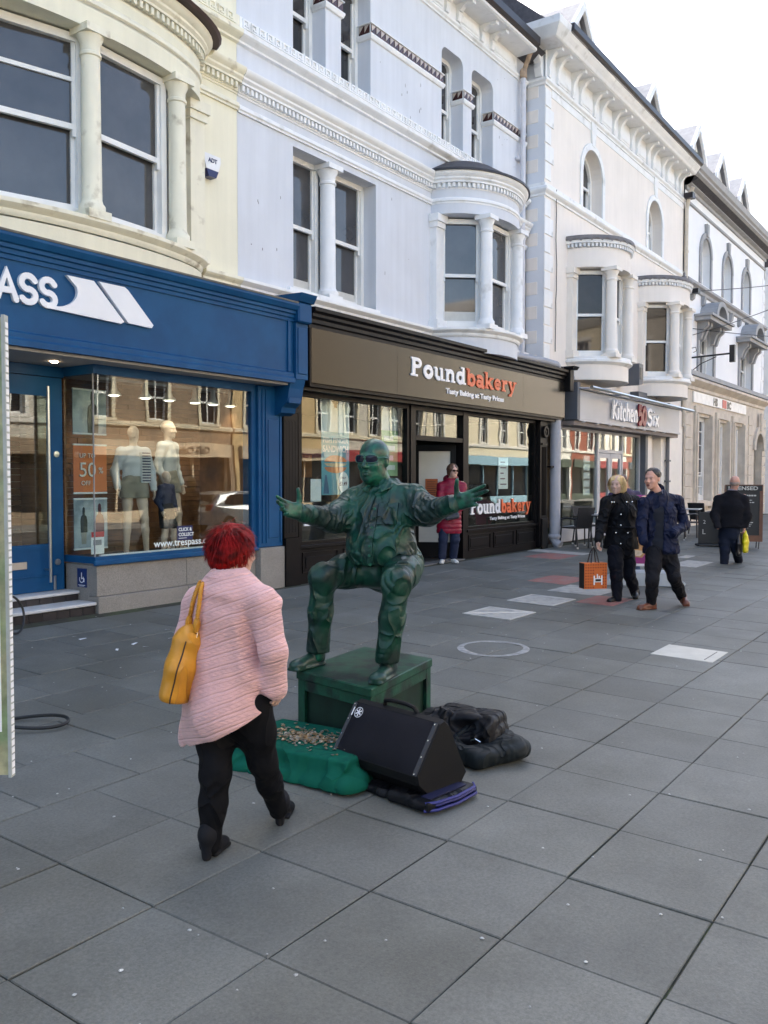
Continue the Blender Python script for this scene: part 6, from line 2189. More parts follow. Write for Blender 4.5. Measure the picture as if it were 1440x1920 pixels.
# ------------------------------------------------------------------ living statue
M_verd = mat('verdigris_paint', (0.008, 0.06, 0.036), 0.42, 0.4, 7, spec=0.5, bump=0.35, bscale=55, c2=(0.014, 0.022, 0.021), c2scale=4.5, c2lo=.42, c2hi=.58)
M_verdface = mat('verdigris_face', (0.010, 0.105, 0.062), 0.34, 0.35, 22, spec=0.5, bump=0.5, bscale=60, c2=(0.008, 0.036, 0.026), c2scale=20, c2lo=.42, c2hi=.64)
M_verdshirt = mat('verdigris_cloth', (0.013, 0.031, 0.028), 0.42, 0.25, 9, spec=0.42, bump=.2, bscale=60, crease=0.019, cscale=7.0, c2=(0.007, 0.060, 0.038), c2scale=4, c2lo=.47, c2hi=.60)
M_verdtrs = mat('verdigris_trousers', (0.005, 0.046, 0.028), 0.42, 0.3, 8, spec=0.42, bump=.2, bscale=60, crease=0.021, cscale=5.2, c2=(0.006, 0.020, 0.016), c2scale=5, c2lo=.45, c2hi=.6)
J = JOINTS['statue']
fS = nrm((-.966, -.259, 0)); lS = nrm((.259, -.966, 0)); UP = np.array([0, 0, 1.])
right = np.array([.574, -.819, 0]); tocam = np.array([-.819, -.574, 0])
hS = 0.0065
lo, hi = bounds({k: v for k, v in J.items()}, .2)
F = Field(lo, hi, hS)
hfac = nrm(tocam * .88 - right * .45)
at, A = head_prims(F, V3(J['head']) + np.array([0, 0, -.004]), hfac, (0, 0, 1), 1.18)
F.cone(V3(J['neck']) - UP * .03, V3(J['head']) - UP * .05 - fS * .01, .085, .075, .03)
F.ell(V3(J['head']) - UP * .10 + hfac * .02, (.07, .07, .06), .03)
F.loft([J['pelvis'], J['belly'], J['chest']], [.16, .17, .16], [.12, .14, .12], lS, .03)
for q in 'RL':
    F.cone(mid(J['chest'], J['neck'], .6), J[q + 'sh'], .08, .06, .03)
    F.chain([J[q + 'sh'], J[q + 'el'], J[q + 'wr']], [.055, .045, .036], .02)
    F.chain([J[q + 'hip'], J[q + 'kn'], J[q + 'an']], [.08, .06, .045], .02)
    F.cone(J[q + 'an'], V3(J[q + 'an']) - UP * .06, .045, .04, .01)
dR = nrm(V3(J['Rha']) - V3(J['Rwr'])); dL = nrm(V3(J['Lha']) - V3(J['Lwr']))
hand_prims(F, J['Rwr'], nrm(-right * .62 + tocam * .62 + UP * .22), UP * .95 - right * .2, right * .6 + tocam * .5 - UP * .2, 1.28, [.18, .3, .5, .7], .16, .95)
hand_prims(F, J['Lwr'], nrm(right * .80 + tocam * .45 + UP * .26), UP * .9 - right * .15, -right * .4 + tocam * .7, 1.30, [.12, .22, .55, .75], .2, .95)
st = F.build('person', M_verdface, None, 1)
tag(st, 'man painted green as a living statue, arms spread, seated in mid air over the box', 'person')
# shirt
F = Field(lo, hi, hS)
hemz = 1.135
F.loft([V3(J['pelvis']) - fS * .0 + UP * .0, V3(J['belly']) + fS * .02, V3(J['chest']) + fS * .01, mid(J['chest'], J['neck'], .55), mid(J['chest'], J['neck'], .86)], [.205, .215, .205, .185, .12], [.165, .19, .155, .12, .095], lS, .04)
for q, sgn in (('R', -1), ('L', 1)):
    F.cone(mid(J['chest'], J['neck'], .78), V3(J[q + 'sh']) - UP * .015, .085, .076, .06)
    F.chain([V3(J[q + 'sh']) - UP * .025, mid(J[q + 'sh'], J[q + 'el'], .6) - UP * .025, J[q + 'el'], mid(J[q + 'el'], J[q + 'wr'], .94)], [.084, .080, .072, .056], .05)
    F.ell(mid(J[q + 'sh'], J[q + 'el'], .8) - UP * .05, (.06, .06, .055), .05)
    F.cone(V3(J['chest']) + lS * sgn * .12 - UP * .02, mid(J[q + 'sh'], J[q + 'el'], .75) - UP * .045, .07, .045, .06)
F.cut(V3(J['pelvis']) + np.array([0, 0, hemz - J['pelvis'][2]]) - fS * .0, -UP + fS * .12)
for q in 'RL':
    # drag folds along the sleeves
    ax = nrm(V3(J[q + 'el']) - V3(J[q + 'sh']))
    o = V3(J[q + 'el'])
    F.wrinkle(0.0067, 62, nrm(ax + UP * .7), 3 if q == 'R' else 4, 1.1, where=lambda P, o=o: np.clip(1.25 - np.linalg.norm(P - o, axis=1) / .23, 0, 1), ridge=True)
c = V3(J['belly'])
F.wrinkle(0.0054, 45, nrm(UP + lS * .8), 8, 1.3, where=lambda P: np.clip(1.2 - np.abs(P[:, 2] - 1.26) / .22, 0, 1), ridge=True)
F.wrinkle(0.0045, 49, nrm(lS + UP * .25), 12, 1.0, where=lambda P: np.clip((P[:, 2] - 1.38) / .15, 0, 1), ridge=True)
F.wrinkle(0.0054, 70, nrm(UP - lS * .3), 15, .9, where=lambda P: np.clip(1 - np.abs(P[:, 2] - 1.17) / .07, 0, 1), ridge=True)
# placket and pocket in slight relief, collar
for i in range(14):
    t = i / 13
    z = 1.16 + t * .40
    base = mid(J['pelvis'], J['chest'], min(1, (z - 1.15) / .33)) if z < 1.477 else V3(J['chest']) + (V3(J['neck']) - V3(J['chest'])) * (z - 1.477) / .16
nb = V3(J['neck']) + UP * .022
sh = F.build('shirt', M_verdshirt, st, 1)
# collar: two folded leaves round the neck
cm = MB()
for sgn in (-1, 1):
    prev = None
    rows = []
    for i in range(9):
        a = R(sgn * (12 + i * 21))
        dr = fS * math.cos(a) + lS * math.sin(a)
        top = nb + dr * np.array([.098, .098, 0]) + UP * (.050 - .012 * (i == 0))
        out = nb + dr * (.140 + .02 * (1 if i < 2 else 0)) + UP * (.004 - (.045 if i == 0 else .01 * max(0, 3 - i)))
        rows.append((top, out))
    vs = []
    for t, o in rows:
        vs += [t, o, o + UP * .006, t + (o - t) * .1 + UP * .008]
    fs = []
    for i in range(8):
        for k2 in range(4):
            a, b = i * 4 + k2, i * 4 + (k2 + 1) % 4
            fs.append((a, b, b + 4, a + 4))
    fs += [(0, 1, 2, 3), (32, 35, 34, 33)]
    cm.add(vs, fs)
cm.build('collar', M_verdshirt, st, smooth=True)
# ray onto the shirt front for placket, buttons, pocket
from mathutils.bvhtree import BVHTree
def hit(o, p, d):
    bv = BVHTree.FromPolygons([v.co[:] for v in o.data.vertices], [tuple(q.vertices) for q in o.data.polygons]) if not hasattr(hit, 'c') or hit.c[0] is not o else hit.c[1]
    hit.c = (o, bv)
    r = bv.ray_cast(Vector(p), Vector(d))
    return None if r[0] is None else np.array(r[0])
pk = MB()
rows = []
for i in range(15):
    z = 1.15 + i * .0285
    mm = np.array([J['belly'][0], J['belly'][1], z])
    r3 = []
    for o in (-.020, .020):
        p = hit(sh, mm + fS * .6 + lS * (o + .0), -fS)
        r3.append(p)
    if all(x is not None for x in r3):
        rows.append(r3)
vs, fs = [], []
for a, b in rows:
    vs += [a - fS * .004, a + fS * .011, b + fS * .011, b - fS * .004]
for i in range(len(rows) - 1):
    for k2 in range(3):
        fs.append((i * 4 + k2, i * 4 + k2 + 1, i * 4 + k2 + 5, i * 4 + k2 + 4))
pk.add(vs, fs)
pk.build('placket', M_verdshirt, st)
for i in range(1, len(rows), 2):
    p = (rows[i][0] + rows[i][1]) / 2 + fS * .012
    b = MB().lathe([(0, .005), (.008, .005), (.010, 0), (.010, -.004)], 0, 0, 0, 10)
    b.v = [tuple(p + lS * x + UP * y + fS * z) for x, y, z in b.v]
    b.build('button', M_verdface, st)
for sgn in (1,):
    g = []
    for dz in np.linspace(-.065, .065, 6):
        for dl in np.linspace(-.055, .055, 6):
            p = hit(sh, V3(J['chest']) + fS * .6 + lS * (sgn * .105 + dl) + UP * (.015 + dz), -fS)
            g.append(p if p is not None else V3(J['chest']) + fS * .15 + lS * (.105 + dl) + UP * dz)
    pm = MB()
    pm.add([q + fS * .013 for q in g] + [q - fS * .004 for q in g], [(i * 6 + k2, i * 6 + k2 + 1, i * 6 + k2 + 7, i * 6 + k2 + 6) for i in range(5) for k2 in range(5)] +
           [(i, i + 1, i + 37, i + 36) for i in range(5)] + [(30 + i, 31 + i, 67 + i, 66 + i) for i in range(5)] + [(i * 6, i * 6 + 6, i * 6 + 42, i * 6 + 36) for i in range(5)] + [(i * 6 + 5, i * 6 + 11, i * 6 + 47, i * 6 + 41) for i in range(5)])
    pm.build('pocket', M_verdshirt, st)
# trousers
F = Field(lo, hi, hS)
F.loft([V3(J['pelvis']) - UP * .03, V3(J['pelvis']) + UP * .09], [.195, .19], [.16, .155], lS, .05)
F.ell(V3(J['pelvis']) - fS * .07 - UP * .03, (.17, .19, .13), .06)
for q in 'RL':
    F.chain([J[q + 'hip'], mid(J[q + 'hip'], J[q + 'kn'], .55), J[q + 'kn'], mid(J[q + 'kn'], J[q + 'an'], .5), V3(J[q + 'an']) - UP * .015], [.116, .100, .076, .071, .073], .05)
    F.ell(V3(J[q + 'kn']) + UP * .0, (.079, .081, .078), .04)
F.cone(mid(J['Rhip'], J['Rkn'], .35) - UP * .02, mid(J['Lhip'], J['Lkn'], .35) - UP * .02, .09, .09, .07)
F.cut(V3(J['Ran']) - UP * .035, (0, 0, -1))
for q in 'RL':
    o = V3(J[q + 'kn'])
    F.wrinkle(0.0063, 49, nrm(V3(J[q + 'kn']) - V3(J[q + 'hip']) + UP * .5), 21 if q == 'R' else 23, 1.2, where=lambda P, o=o: np.clip(1.2 - np.linalg.norm(P - o, axis=1) / .28, 0, 1), ridge=True)
    o2 = V3(J[q + 'an'])
    F.wrinkle(0.0040, 70, nrm(UP + lS * .25), 31 if q == 'R' else 33, .9, where=lambda P, o=o2: np.clip(1.2 - np.linalg.norm(P - o, axis=1) / .17, 0, 1), ridge=True)
c = V3(J['pelvis'])
F.wrinkle(0.0054, 49, nrm(UP + fS), 41, 1.2, where=lambda P, o=c: np.clip(1.2 - np.linalg.norm(P - o, axis=1) / .24, 0, 1), ridge=True)
F.build('trousers', M_verdtrs, st, 1)
M_verdshoe = mat('verdigris_shoe', (0.016, 0.036, 0.036), 0.4, 0.3, 12, spec=0.5, bump=0.3, bscale=60, c2=(.012, .05, .035), c2scale=8)
BT = 0.52
shoe('shoe', (J['Ran'][0] + .07, J['Ran'][1] + .03, BT + .005), (J['Ran'][0] - .215, J['Ran'][1] + .03, BT + .005), M_verdshoe, st, .052, .062, ankle=V3(J['Ran']) - UP * .01)
shoe('shoe', (J['Lan'][0] + .085, J['Lan'][1] + .03, BT + .005), (J['Lan'][0] - .20, J['Lan'][1] - .05, BT + .005), M_verdshoe, st, .052, .062, ankle=V3(J['Lan']) - UP * .01)
# wraparound sunglasses
M_lens = mat('sunglass_lens', (0.004, 0.006, 0.022), 0.12, 0, spec=0.35)
M_vframe = mat('verdigris_frame', (0.025, 0.11, 0.075), 0.35, 0.3, 30)
gl = MB()
s = 1.18
for q in (-1, 1):
    o = []
    n = 18
    for i in range(n):
        a = 2 * PI * i / n
        x, z = .033 * q + .035 * math.copysign(abs(math.cos(a)) ** .7, math.cos(a)), .006 + .0205 * math.copysign(abs(math.sin(a)) ** .8, math.sin(a))
        o.append(at(x, .100 - 5.5 * x * x, z))
    ce = at(.032 * q, .105 - 5.5 * .032 ** 2, .006)
    l = MB().add(o + [ce], [(i, (i + 1) % n, n) for i in range(n)])
    l.build('lens', M_lens, st, smooth=True)
    gl.tube(o, .0032, 6, closed=True)
    gl.tube([at(.064 * q, .080, .012), at(.084 * q, .045, .014), at(.090 * q, -.005, .010)], .004, 5)
gl.tube([at(-.008, .104, .012), at(0, .107, .014), at(.008, .104, .012)], .004, 5)
gl.build('glasses_frame', M_vframe, st, smooth=True)

# ------------------------------------------------------------------ red haired woman
J = JOINTS['red']
fW = nrm((.97, .24, 0)); lW = np.cross(UP, fW)
hW = 0.006
lo, hi = bounds(J, .16)
F = Field(lo, hi, .0075)
hf = nrm(fW * .9 - lW * .35 - UP * .12)
hat, HA = head_prims(F, V3(J['head']) + UP * .005 + hf * .01, hf, (0.05, 0, 1), 1.0, female=True)
F.cone(V3(J['neck']) - UP * .02, V3(J['head']) - UP * .06, .058, .052, .02)
F.loft([J['pelvis'], J['waist'], J['chest'], mid(J['chest'], J['neck'], .7)], [.14, .13, .14, .1], [.10, .09, .10, .07], lW, .03)
for q in 'RL':
    F.cone(mid(J['chest'], J['neck'], .6), V3(J[q + 'sh']) - UP * .02, .06, .045, .03)
    F.chain([V3(J[q + 'sh']) - UP * .02, J[q + 'el'], J[q + 'ha']], [.045, .034, .025], .02)
    F.chain([J[q + 'hip'], J[q + 'kn'], J[q + 'an']], [.075, .05, .035], .02)
    hand_prims(F, J[q + 'ha'], -UP + fW * .3, fW, lW * (1 if q == 'R' else -1), .88, .5)
rw = F.build('person', M_skin, None, 1)
tag(rw, 'woman with cropped red hair in a pink cable knit wrap seen from behind', 'person')
# trousers
M_blacktr = mat('black_trousers', (0.005, 0.005, 0.0065), 0.8, 0.25, 9, spec=.15, crease=0.013, cscale=5.8)
F = Field(lo, hi, hW)
F.loft([V3(J['pelvis']) - UP * .06, V3(J['pelvis']) + UP * .12], [.15, .145], [.115, .11], lW, .05)
F.chain([J['Lhip'], mid(J['Lhip'], J['Lkn'], .5), J['Lkn'], mid(J['Lkn'], J['Lan'], .45), V3(J['Lan']) - UP * .01], [.092, .080, .061, .054, .045], .045)
F.chain([J['Rhip'], mid(J['Rhip'], J['Rkn'], .5), J['Rkn'], mid(J['Rkn'], J['Ran'], .45), V3(J['Ran']) + UP * .0], [.092, .079, .059, .052, .043], .045)
F.wrinkle(.0035, 42, nrm(UP + right * .5), 51, 1.2, where=lambda P: np.clip((.6 - P[:, 2]) / .2, 0, 1), ridge=True)
F.build('trousers', M_blacktr, rw, 1)
M_boot = mat('black_suede', (0.006, 0.006, 0.009), 0.75, 0.3, 20, spec=.3)
shoe('boot', (2.575, 2.742, gz(2.74) + .004), (2.765, 2.80, gz(2.8) + .004), M_boot, rw, .040, .050, .062, .0055, ankle=V3(J['Lan']) + np.array([0.0, 0, .02]))
shoe('boot', (3.045, 2.735, gz(2.7) + .004), (3.25, 2.85, gz(2.8) + .004), M_boot, rw, .040, .050, .062, .0055, ankle=V3(J['Ran']) + np.array([.02, 0, .03]))
# wrap / poncho
def knit_mat(name, c):
    m = mat(name, c, 0.85, 0.10, 14, spec=.25)
    t = m.node_tree; L = t.links.new
    b = t.nodes['Principled BSDF']
    b.inputs['Sheen Weight'].default_value = .25
    tc = [n for n in t.nodes if n.type == 'TEX_COORD'][0]
    def dot(v):
        n = t.nodes.new('ShaderNodeVectorMath'); n.operation = 'DOT_PRODUCT'
        L(tc.outputs['Object'], n.inputs[0]); n.inputs[1].default_value = v
        return n.outputs['Value']
    def mth(op, a, bb=None, cc=None):
        n = t.nodes.new('ShaderNodeMath'); n.operation = op
        for i, q in enumerate((a, bb, cc)):
            if q is None: continue
            if isinstance(q, (int, float)): n.inputs[i].default_value = q
            else: L(q, n.inputs[i])
        return n.outputs[0]
    rt = np.array([.574, -.819, 0.])
    nv = nrm(-rt * .30 + UP * .95 + np.array([.1, .1, 0]))
    tv = nrm(rt * .95 + UP * .30)
    nz = t.nodes.new('ShaderNodeTexNoise'); nz.inputs['Scale'].default_value = 5; nz.inputs['Detail'].default_value = 1
    L(tc.outputs['Object'], nz.inputs['Vector'])
    s = mth('ADD', dot(tuple(nv)), mth('MULTIPLY', nz.outputs['Fac'], .035))
    a = dot(tuple(tv))
    ph = mth('MULTIPLY', s, 1 / .050)
    fr = mth('FRACT', ph)
    dist = mth('ABSOLUTE', mth('SUBTRACT', fr, .5))               # 0 mid band .. .5 groove
    # main grooves
    gr = mth('SUBTRACT', 1.0, mth('SMOOTH_MIN', mth('MULTIPLY', mth('SUBTRACT', .5, dist), 9.0), 1.0, .3))
    # cable twist in the middle third of every band
    tw = mth('SINE', mth('ADD', mth('MULTIPLY', a, 2 * PI / .024), mth('MULTIPLY', mth('SUBTRACT', fr, .5), 14.0)))
    inb = mth('LESS_THAN', dist, .17)
    edge = mth('SUBTRACT', 1.0, mth('MINIMUM', mth('MULTIPLY', mth('ABSOLUTE', mth('SUBTRACT', dist, .19)), 22.0), 1.0))
    cab = mth('MULTIPLY', mth('MULTIPLY', tw, inb), .17)
    # fine stitches
    stt = mth('SINE', mth('MULTIPLY', a, 2 * PI / .0075))
    st2 = mth('SINE', mth('MULTIPLY', s, 2 * PI / .0065))
    fine = mth('MULTIPLY', mth('MULTIPLY', stt, st2), .16)
    h = mth('ADD', mth('SUBTRACT', mth('SUBTRACT', cab, mth('MULTIPLY', gr, 1.25)), mth('MULTIPLY', edge, .75)), fine)
    bp = t.nodes.new('ShaderNodeBump'); bp.inputs['Strength'].default_value = 1.0; bp.inputs['Distance'].default_value = .0034
    L(h, bp.inputs['Height']); L(bp.outputs[0], b.inputs['Normal'])
    return m
M_knit = knit_mat('pink_cable_knit', (0.74, 0.43, 0.41))
F = Field(lo, hi, hW)
rt = right
ch = V3(J['chest'])
F.loft([V3(J['pelvis']) - UP * .16, V3(J['waist']), ch, mid(J['chest'], J['neck'], .55), V3(J['neck']) - UP * .005], [.195, .178, .165, .14, .08], [.165, .155, .14, .115, .08], lW, .05)
for q in 'RL':
    F.cone(mid(J['chest'], J['neck'], .7), V3(J[q + 'sh']) - UP * .03, .08, .068, .06)
    F.chain([V3(J[q + 'sh']) - UP * .03, J[q + 'el'], V3(J[q + 'ha']) - UP * .03], [.072, .064, .055], .028)
# the long drooping corner on the left
hl = V3(J['hemL'])
F.cone(V3(J['waist']) + (V3(J['Lel']) - V3(J['waist'])) * .5, hl + rt * .06 + UP * .02, .12, .06, .08)
F.cone(hl + rt * .06 + UP * .02, V3(J['pelvis']) - UP * .05 - fW * .08, .06, .15, .08)
pn = nrm(V3(J['hemR']) - hl)
view = nrm(np.array([.819, .574, 0]))
hn = nrm(np.cross(pn, view))
if hn[2] > 0: hn = -hn
F.cut(hl + np.array([0, 0, .0]), hn)
F.cone(V3(J['neck']) + UP * .03, V3(J['neck']) + UP * .16, .062, .07, .004, op='sub')
# folds
F.wrinkle(.009, 26, nrm(rt + UP * .5), 61, 1.3, where=lambda P: np.clip((1.3 - P[:, 2]) / .25, 0, 1) * .8)
F.wrinkle(.008, 55, nrm(UP + rt * .12), 65, .7, where=lambda P: np.clip(1.1 - np.abs(P[:, 2] - 1.20) / .075, 0, 1))
wrap = F.build('knitted_wrap', M_knit, rw, 1)
# roll of the cowl neck
cr = MB()
for k2, (r0, z0) in enumerate(((.086, -.002), (.098, -.028), (.112, -.055))):
    pts = []
    for i in range(22):
        a = 2 * PI * i / 22
        p = V3(J['neck']) + UP * (z0 + .012 * math.sin(a + k2) - .014 * math.cos(a)) + fW * math.cos(a) * r0 + lW * math.sin(a) * r0 * 1.05
        pts.append(p)
    cr.tube(pts, .017, 8, closed=True)
cr.build('cowl', M_knit, rw, smooth=True)
# hair
M_redhair = mat('red_hair', (0.25, 0.006, 0.006), 0.5, 0.4, 40, spec=.12, c2=(.09, .003, .003), c2scale=25)
hc = V3(J['head']) + UP * .022 - hf * .008
F = Field(hc - .2, hc + .2, .005)
Aax = HA
F.ell(hc + UP * .012, (.092, .108, .098), .02, axes=Aax)
F.ell(hc - UP * .05 - hf * .045, (.068, .06, .075), .03, axes=Aax)
F.ell(hc + hf * .05 + UP * .02, (.075, .06, .07), .03, axes=Aax)
F.cut(hc + hf * .075, nrm(hf * 1 - UP * .5))
F.wrinkle(.004, 160, nrm(lW + fW * .2), 71, .8)
hb_ = F.build('hair', M_redhair, rw, 1)
def hair_root(r):
    v = r.normal(size=3); v /= np.linalg.norm(v)
    l, f, u = Aax
    while v @ f > .55 or (v[2] < -.72):
        v = r.normal(size=3); v /= np.linalg.norm(v)
    k = 1.0 if v[2] > -.2 else .86
    p = hc + UP * .008 + l * (v @ l) * .093 * k + f * (v @ f) * .108 + u * (v @ u) * .098
    crown = hc + UP * .1 - f * .02
    d = (p - crown); d = d - v * (d @ v)
    d = nrm(d + np.array([0, 0, -.03]) + r.normal(size=3) * .02)
    return p, nrm(d + v * .19 + UP * (.2 if v[2] > .5 else 0)), v, r.uniform(.04, .068)
strands('hair_strands', hair_root, 3000, M_redhair, hb_, 5, width=.004)
# mustard shoulder bag
M_must = mat('mustard_leather', (0.60, 0.265, 0.022), 0.42, 0.10, 10, spec=.45, crease=0.009, cscale=5.8)
M_seam = mat('bag_piping', (0.05, 0.022, 0.01), 0.6)
M_ringm = mat('pale_gold', (0.75, 0.62, 0.5), 0.25, 0, metal=1.0)
bt, bb = V3(J['bagtop']), V3(J['bagbot'])
axb = nrm(bt - bb); Lb = np.linalg.norm(bt - bb)
dv = nrm(fW * .9 + lW * .25); dv = nrm(dv - axb * (dv @ axb)); wv = np.cross(axb, dv)
F = Field(np.minimum(bt, bb) - .25, np.maximum(bt, bb) + .25, .0055)
F.loft([bb + axb * .045, bb + axb * .16, bb + axb * .28, bt - axb * .015], [.165, .165, .135, .085], [.070, .073, .068, .036], dv, .02)
F.wrinkle(.004, 40, nrm(axb * .3 + dv), 81, 1.1, where=lambda P: np.clip(((P - bb) @ axb - .12) / .15, 0, 1))
F.cut(bb + axb * .014, -axb)
bag = F.build('handbag', M_must, None, 1, org=tuple(bb))
tag(bag, 'mustard yellow leather handbag hanging behind the shoulder of the pink wrap', 'handbag')
def inbag(o):
    o.matrix_parent_inverse = Matrix.Translation(-Vector(bb))
    return o
bvb = BVHTree.FromPolygons([Vector(v.co) + Vector(bb) for v in bag.data.vertices], [tuple(q.vertices) for q in bag.data.polygons])
pts = []
for i in range(16):
    c0 = bb + axb * (.012 + i * (Lb - .04) / 15)
    r = bvb.ray_cast(Vector(c0 - wv * .0 + tocam * .35 - right * .05 * 0), Vector(-tocam))
    if r[0] is not None:
        pts.append(np.array(r[0]) + tocam * .0015)
if len(pts) > 3:
    inbag(MB().tube(pts, .0032, 6).build('piping', M_seam, bag))
hm = MB()
bk = MB()
def onwrap(q, gap):
    h_ = hit(wrap, q - view * .8, view)
    return h_ - view * gap if h_ is not None and np.linalg.norm(h_ - q) < .3 else q - view * gap
for o, off in ((-1, -.020), (1, .024)):
    a = bt - axb * .035 + right * off
    shp = V3(J['strap']) - UP * .022 + right * (.010 * o + .004)
    path = [onwrap(a + (shp - a) * t + right * (.006 * o * math.sin(PI * t)), .030 - .014 * t) for t in np.linspace(0, 1, 13)]
    for w2 in (-.011, .011):
        bk.tube([path[0] + right * w2 - axb * .012, path[2] + right * w2 * .8], .0036, 6)
    bk.tube([path[2] - right * .014, path[2] + right * .014], .0036, 6)
    tb_ = MB().tube([path[2], path[3], path[4], path[5]], [.012, .0155, .0155, .011], 8)
    inbag(tb_.build('handle_tab', M_must, bag, smooth=True))
    up_ = nrm(shp - a)
    cpts = path[5:] + [path[-1] + view * .03 + UP * .010, path[-1] + view * .075 + UP * .008, path[-1] + view * .13 - UP * .04]
    # plaited rope: two strands twisted together
    for ph in (0, PI):
        q = []
        n = 90
        for i in range(n):
            t = i / (n - 1) * (len(cpts) - 1)
            j = min(int(t), len(cpts) - 2)
            p = cpts[j] + (cpts[j + 1] - cpts[j]) * (t - j)
            q.append(p + (right * math.cos(i * .75 + ph) + nrm(np.cross(up_, right)) * math.sin(i * .75 + ph)) * .0048)
        hm.tube(q, .0058, 5)
inbag(hm.build('plaited_handle', M_must, bag, smooth=True)); inbag(bk.build('buckle', M_ringm, bag))

# ------------------------------------------------------------------ woman in the red coat
J = JOINTS['coat']
for q in 'RL':
    k_, a_ = V3(J[q + 'kn']), V3(J[q + 'an'])
fC = nrm((-.80, -.60, 0)); lC = np.cross(UP, fC)
g0 = gz(7.95)
hd = [dict(w=J['Rha'], d=nrm(lC + fC * .3), t=UP, pn=-fC, s=.85, curl=.5), dict(w=J['Lha'], d=nrm(-lC + fC * .2), t=UP, pn=-fC, s=.85, curl=.5)]
F, at, A, lat = basic_body(J, fC, .010, 1.06, True, hd, hf=nrm(fC * .8 + lC * .35))
p = person_obj(F, 'woman in sunglasses and a crimson padded coat standing in the bakery doorway', M_skin)
M_crim = mat('crimson_padded', (0.24, 0.006, 0.030), 0.45, 0.1, 6, spec=.4)
M_crimd = mat('crimson_dark', (0.13, 0.004, 0.018), 0.6, 0.1, 6)
F = Field(*bounds(J, .25), .010)
F.loft([(J['pelvis'][0], J['pelvis'][1], .76), J['pelvis'], J['chest'], mid(J['chest'], J['neck'], .7)], [.215, .20, .19, .12], [.16, .155, .14, .10], lC, .04)
for q in 'RL':
    F.cone(mid(J['chest'], J['neck'], .78), V3(J[q + 'sh']) - UP * .04, .08, .074, .05)
    F.chain([V3(J[q + 'sh']) - UP * .04, J[q + 'el'], J[q + 'ha']], [.076, .068, .055], .035)
F.cut((0, 0, .745), (0, 0, -1))
# quilting rings
I = np.argwhere(np.abs(F.D) < .05); P_ = F.lo + I * F.h
F.D[I[:, 0], I[:, 1], I[:, 2]] -= (.010 * np.abs(np.sin(PI * P_[:, 2] / .075)) ** .6).astype(np.float32)
F.build('padded_coat', M_crim, p, 1)
F = Field(V3(J['neck']) - .3, V3(J['neck']) + .25, .009)
F.ell(V3(J['neck']) - fC * .06 + UP * .02, (.14, .14, .085), .02)
F.cone(V3(J['neck']) + UP * .08 + fC * .03, V3(J['neck']) + UP * .2 + fC * .04, .085, .1, .01, op='sub')
F.build('hood', M_crimd, p, 1)
M_jean = mat('dark_denim', (0.008, 0.015, 0.045), 0.8, 0.2, 12, bump=.2, bscale=90)
F = Field(*bounds(J, .2), .010)
for q in 'RL':
    F.chain([V3(J[q + 'hip']) + UP * .1, V3(J[q + 'kn']) + UP * .08, V3(J[q + 'an']) + UP * .0], [.10, .082, .07], .03)
F.wrinkle(.004, 60, UP, 91, 1)
F.cut((0, 0, g0 + .06), (0, 0, -1))
F.build('jeans', M_jean, p, 1)
M_wshoe = mat('white_shoe', (.72, .70, .66), .5, .05, 5)
for q in 'RL':
    a = V3(J[q + 'an'])
    d = nrm(V3(J[q + 'to']) - a); d[2] = 0; d = nrm(d)
    shoe('shoe', (a[0] - d[0] * .04, a[1] - d[1] * .04, gz(a[1]) + .004), (a[0] + d[0] * .19, a[1] + d[1] * .19, gz(a[1]) + .004), M_wshoe, p, .045, .05, h_=.009)
M_brhair = mat('brown_hair', (.115, .06, .035), .5, .3, 40)
hf = nrm(fC * .8 + lC * .35)
F = Field(V3(J['head']) - .2, V3(J['head']) + .2, .008)
hc = V3(J['head'])
F.ell(hc + UP * .035 - hf * .02, (.102, .104, .098), .02)
F.ell(hc - UP * .02 - hf * .05, (.095, .08, .085), .02)
F.ell(hc + hf * .128 - UP * .045, (.10, .075, .105), .02, op='sub')
F.wrinkle(.004, 120, lC, 3, .8)
F.build('hair', M_brhair, p, 1)
M_shade = mat('dark_lens', (.02, .012, .01), .1, 0, spec=.7)
g = MB()
for q in (-1, 1):
    g.prism([(math.cos(2 * PI * i / 12) * .027, math.sin(2 * PI * i / 12) * .02) for i in range(12)], -.003, .003)
    n = 24
    g.v[-n:] = [tuple(at(.031 * q + x, .104 + y, .002 + z)) for x, y, z in g.v[-n:]]
g.tube([at(-.06, .085, .008), at(0, .108, .01), at(.06, .085, .008)], .004, 5)
for q in (-1, 1):
    g.tube([at(.06 * q, .085, .008), at(.083 * q, .0, .01)], .003, 5)
g.build('sunglasses', M_shade, p)
hb2 = MB().bevbox(-.13, .13, -.05, .05, -.06, .06, .03)
bagc = hb2.build('handbag', mat('grey_bag', (.05, .055, .07), .6, .1, 8), None, loc=tuple(mid(J['Rha'], J['Lha']) + fC * .04 - UP * .06))
bagc.rotation_euler = (0, R(-10), math.atan2(lC[1], lC[0]))
tag(bagc, 'small grey handbag held in front of the crimson coat', 'handbag')

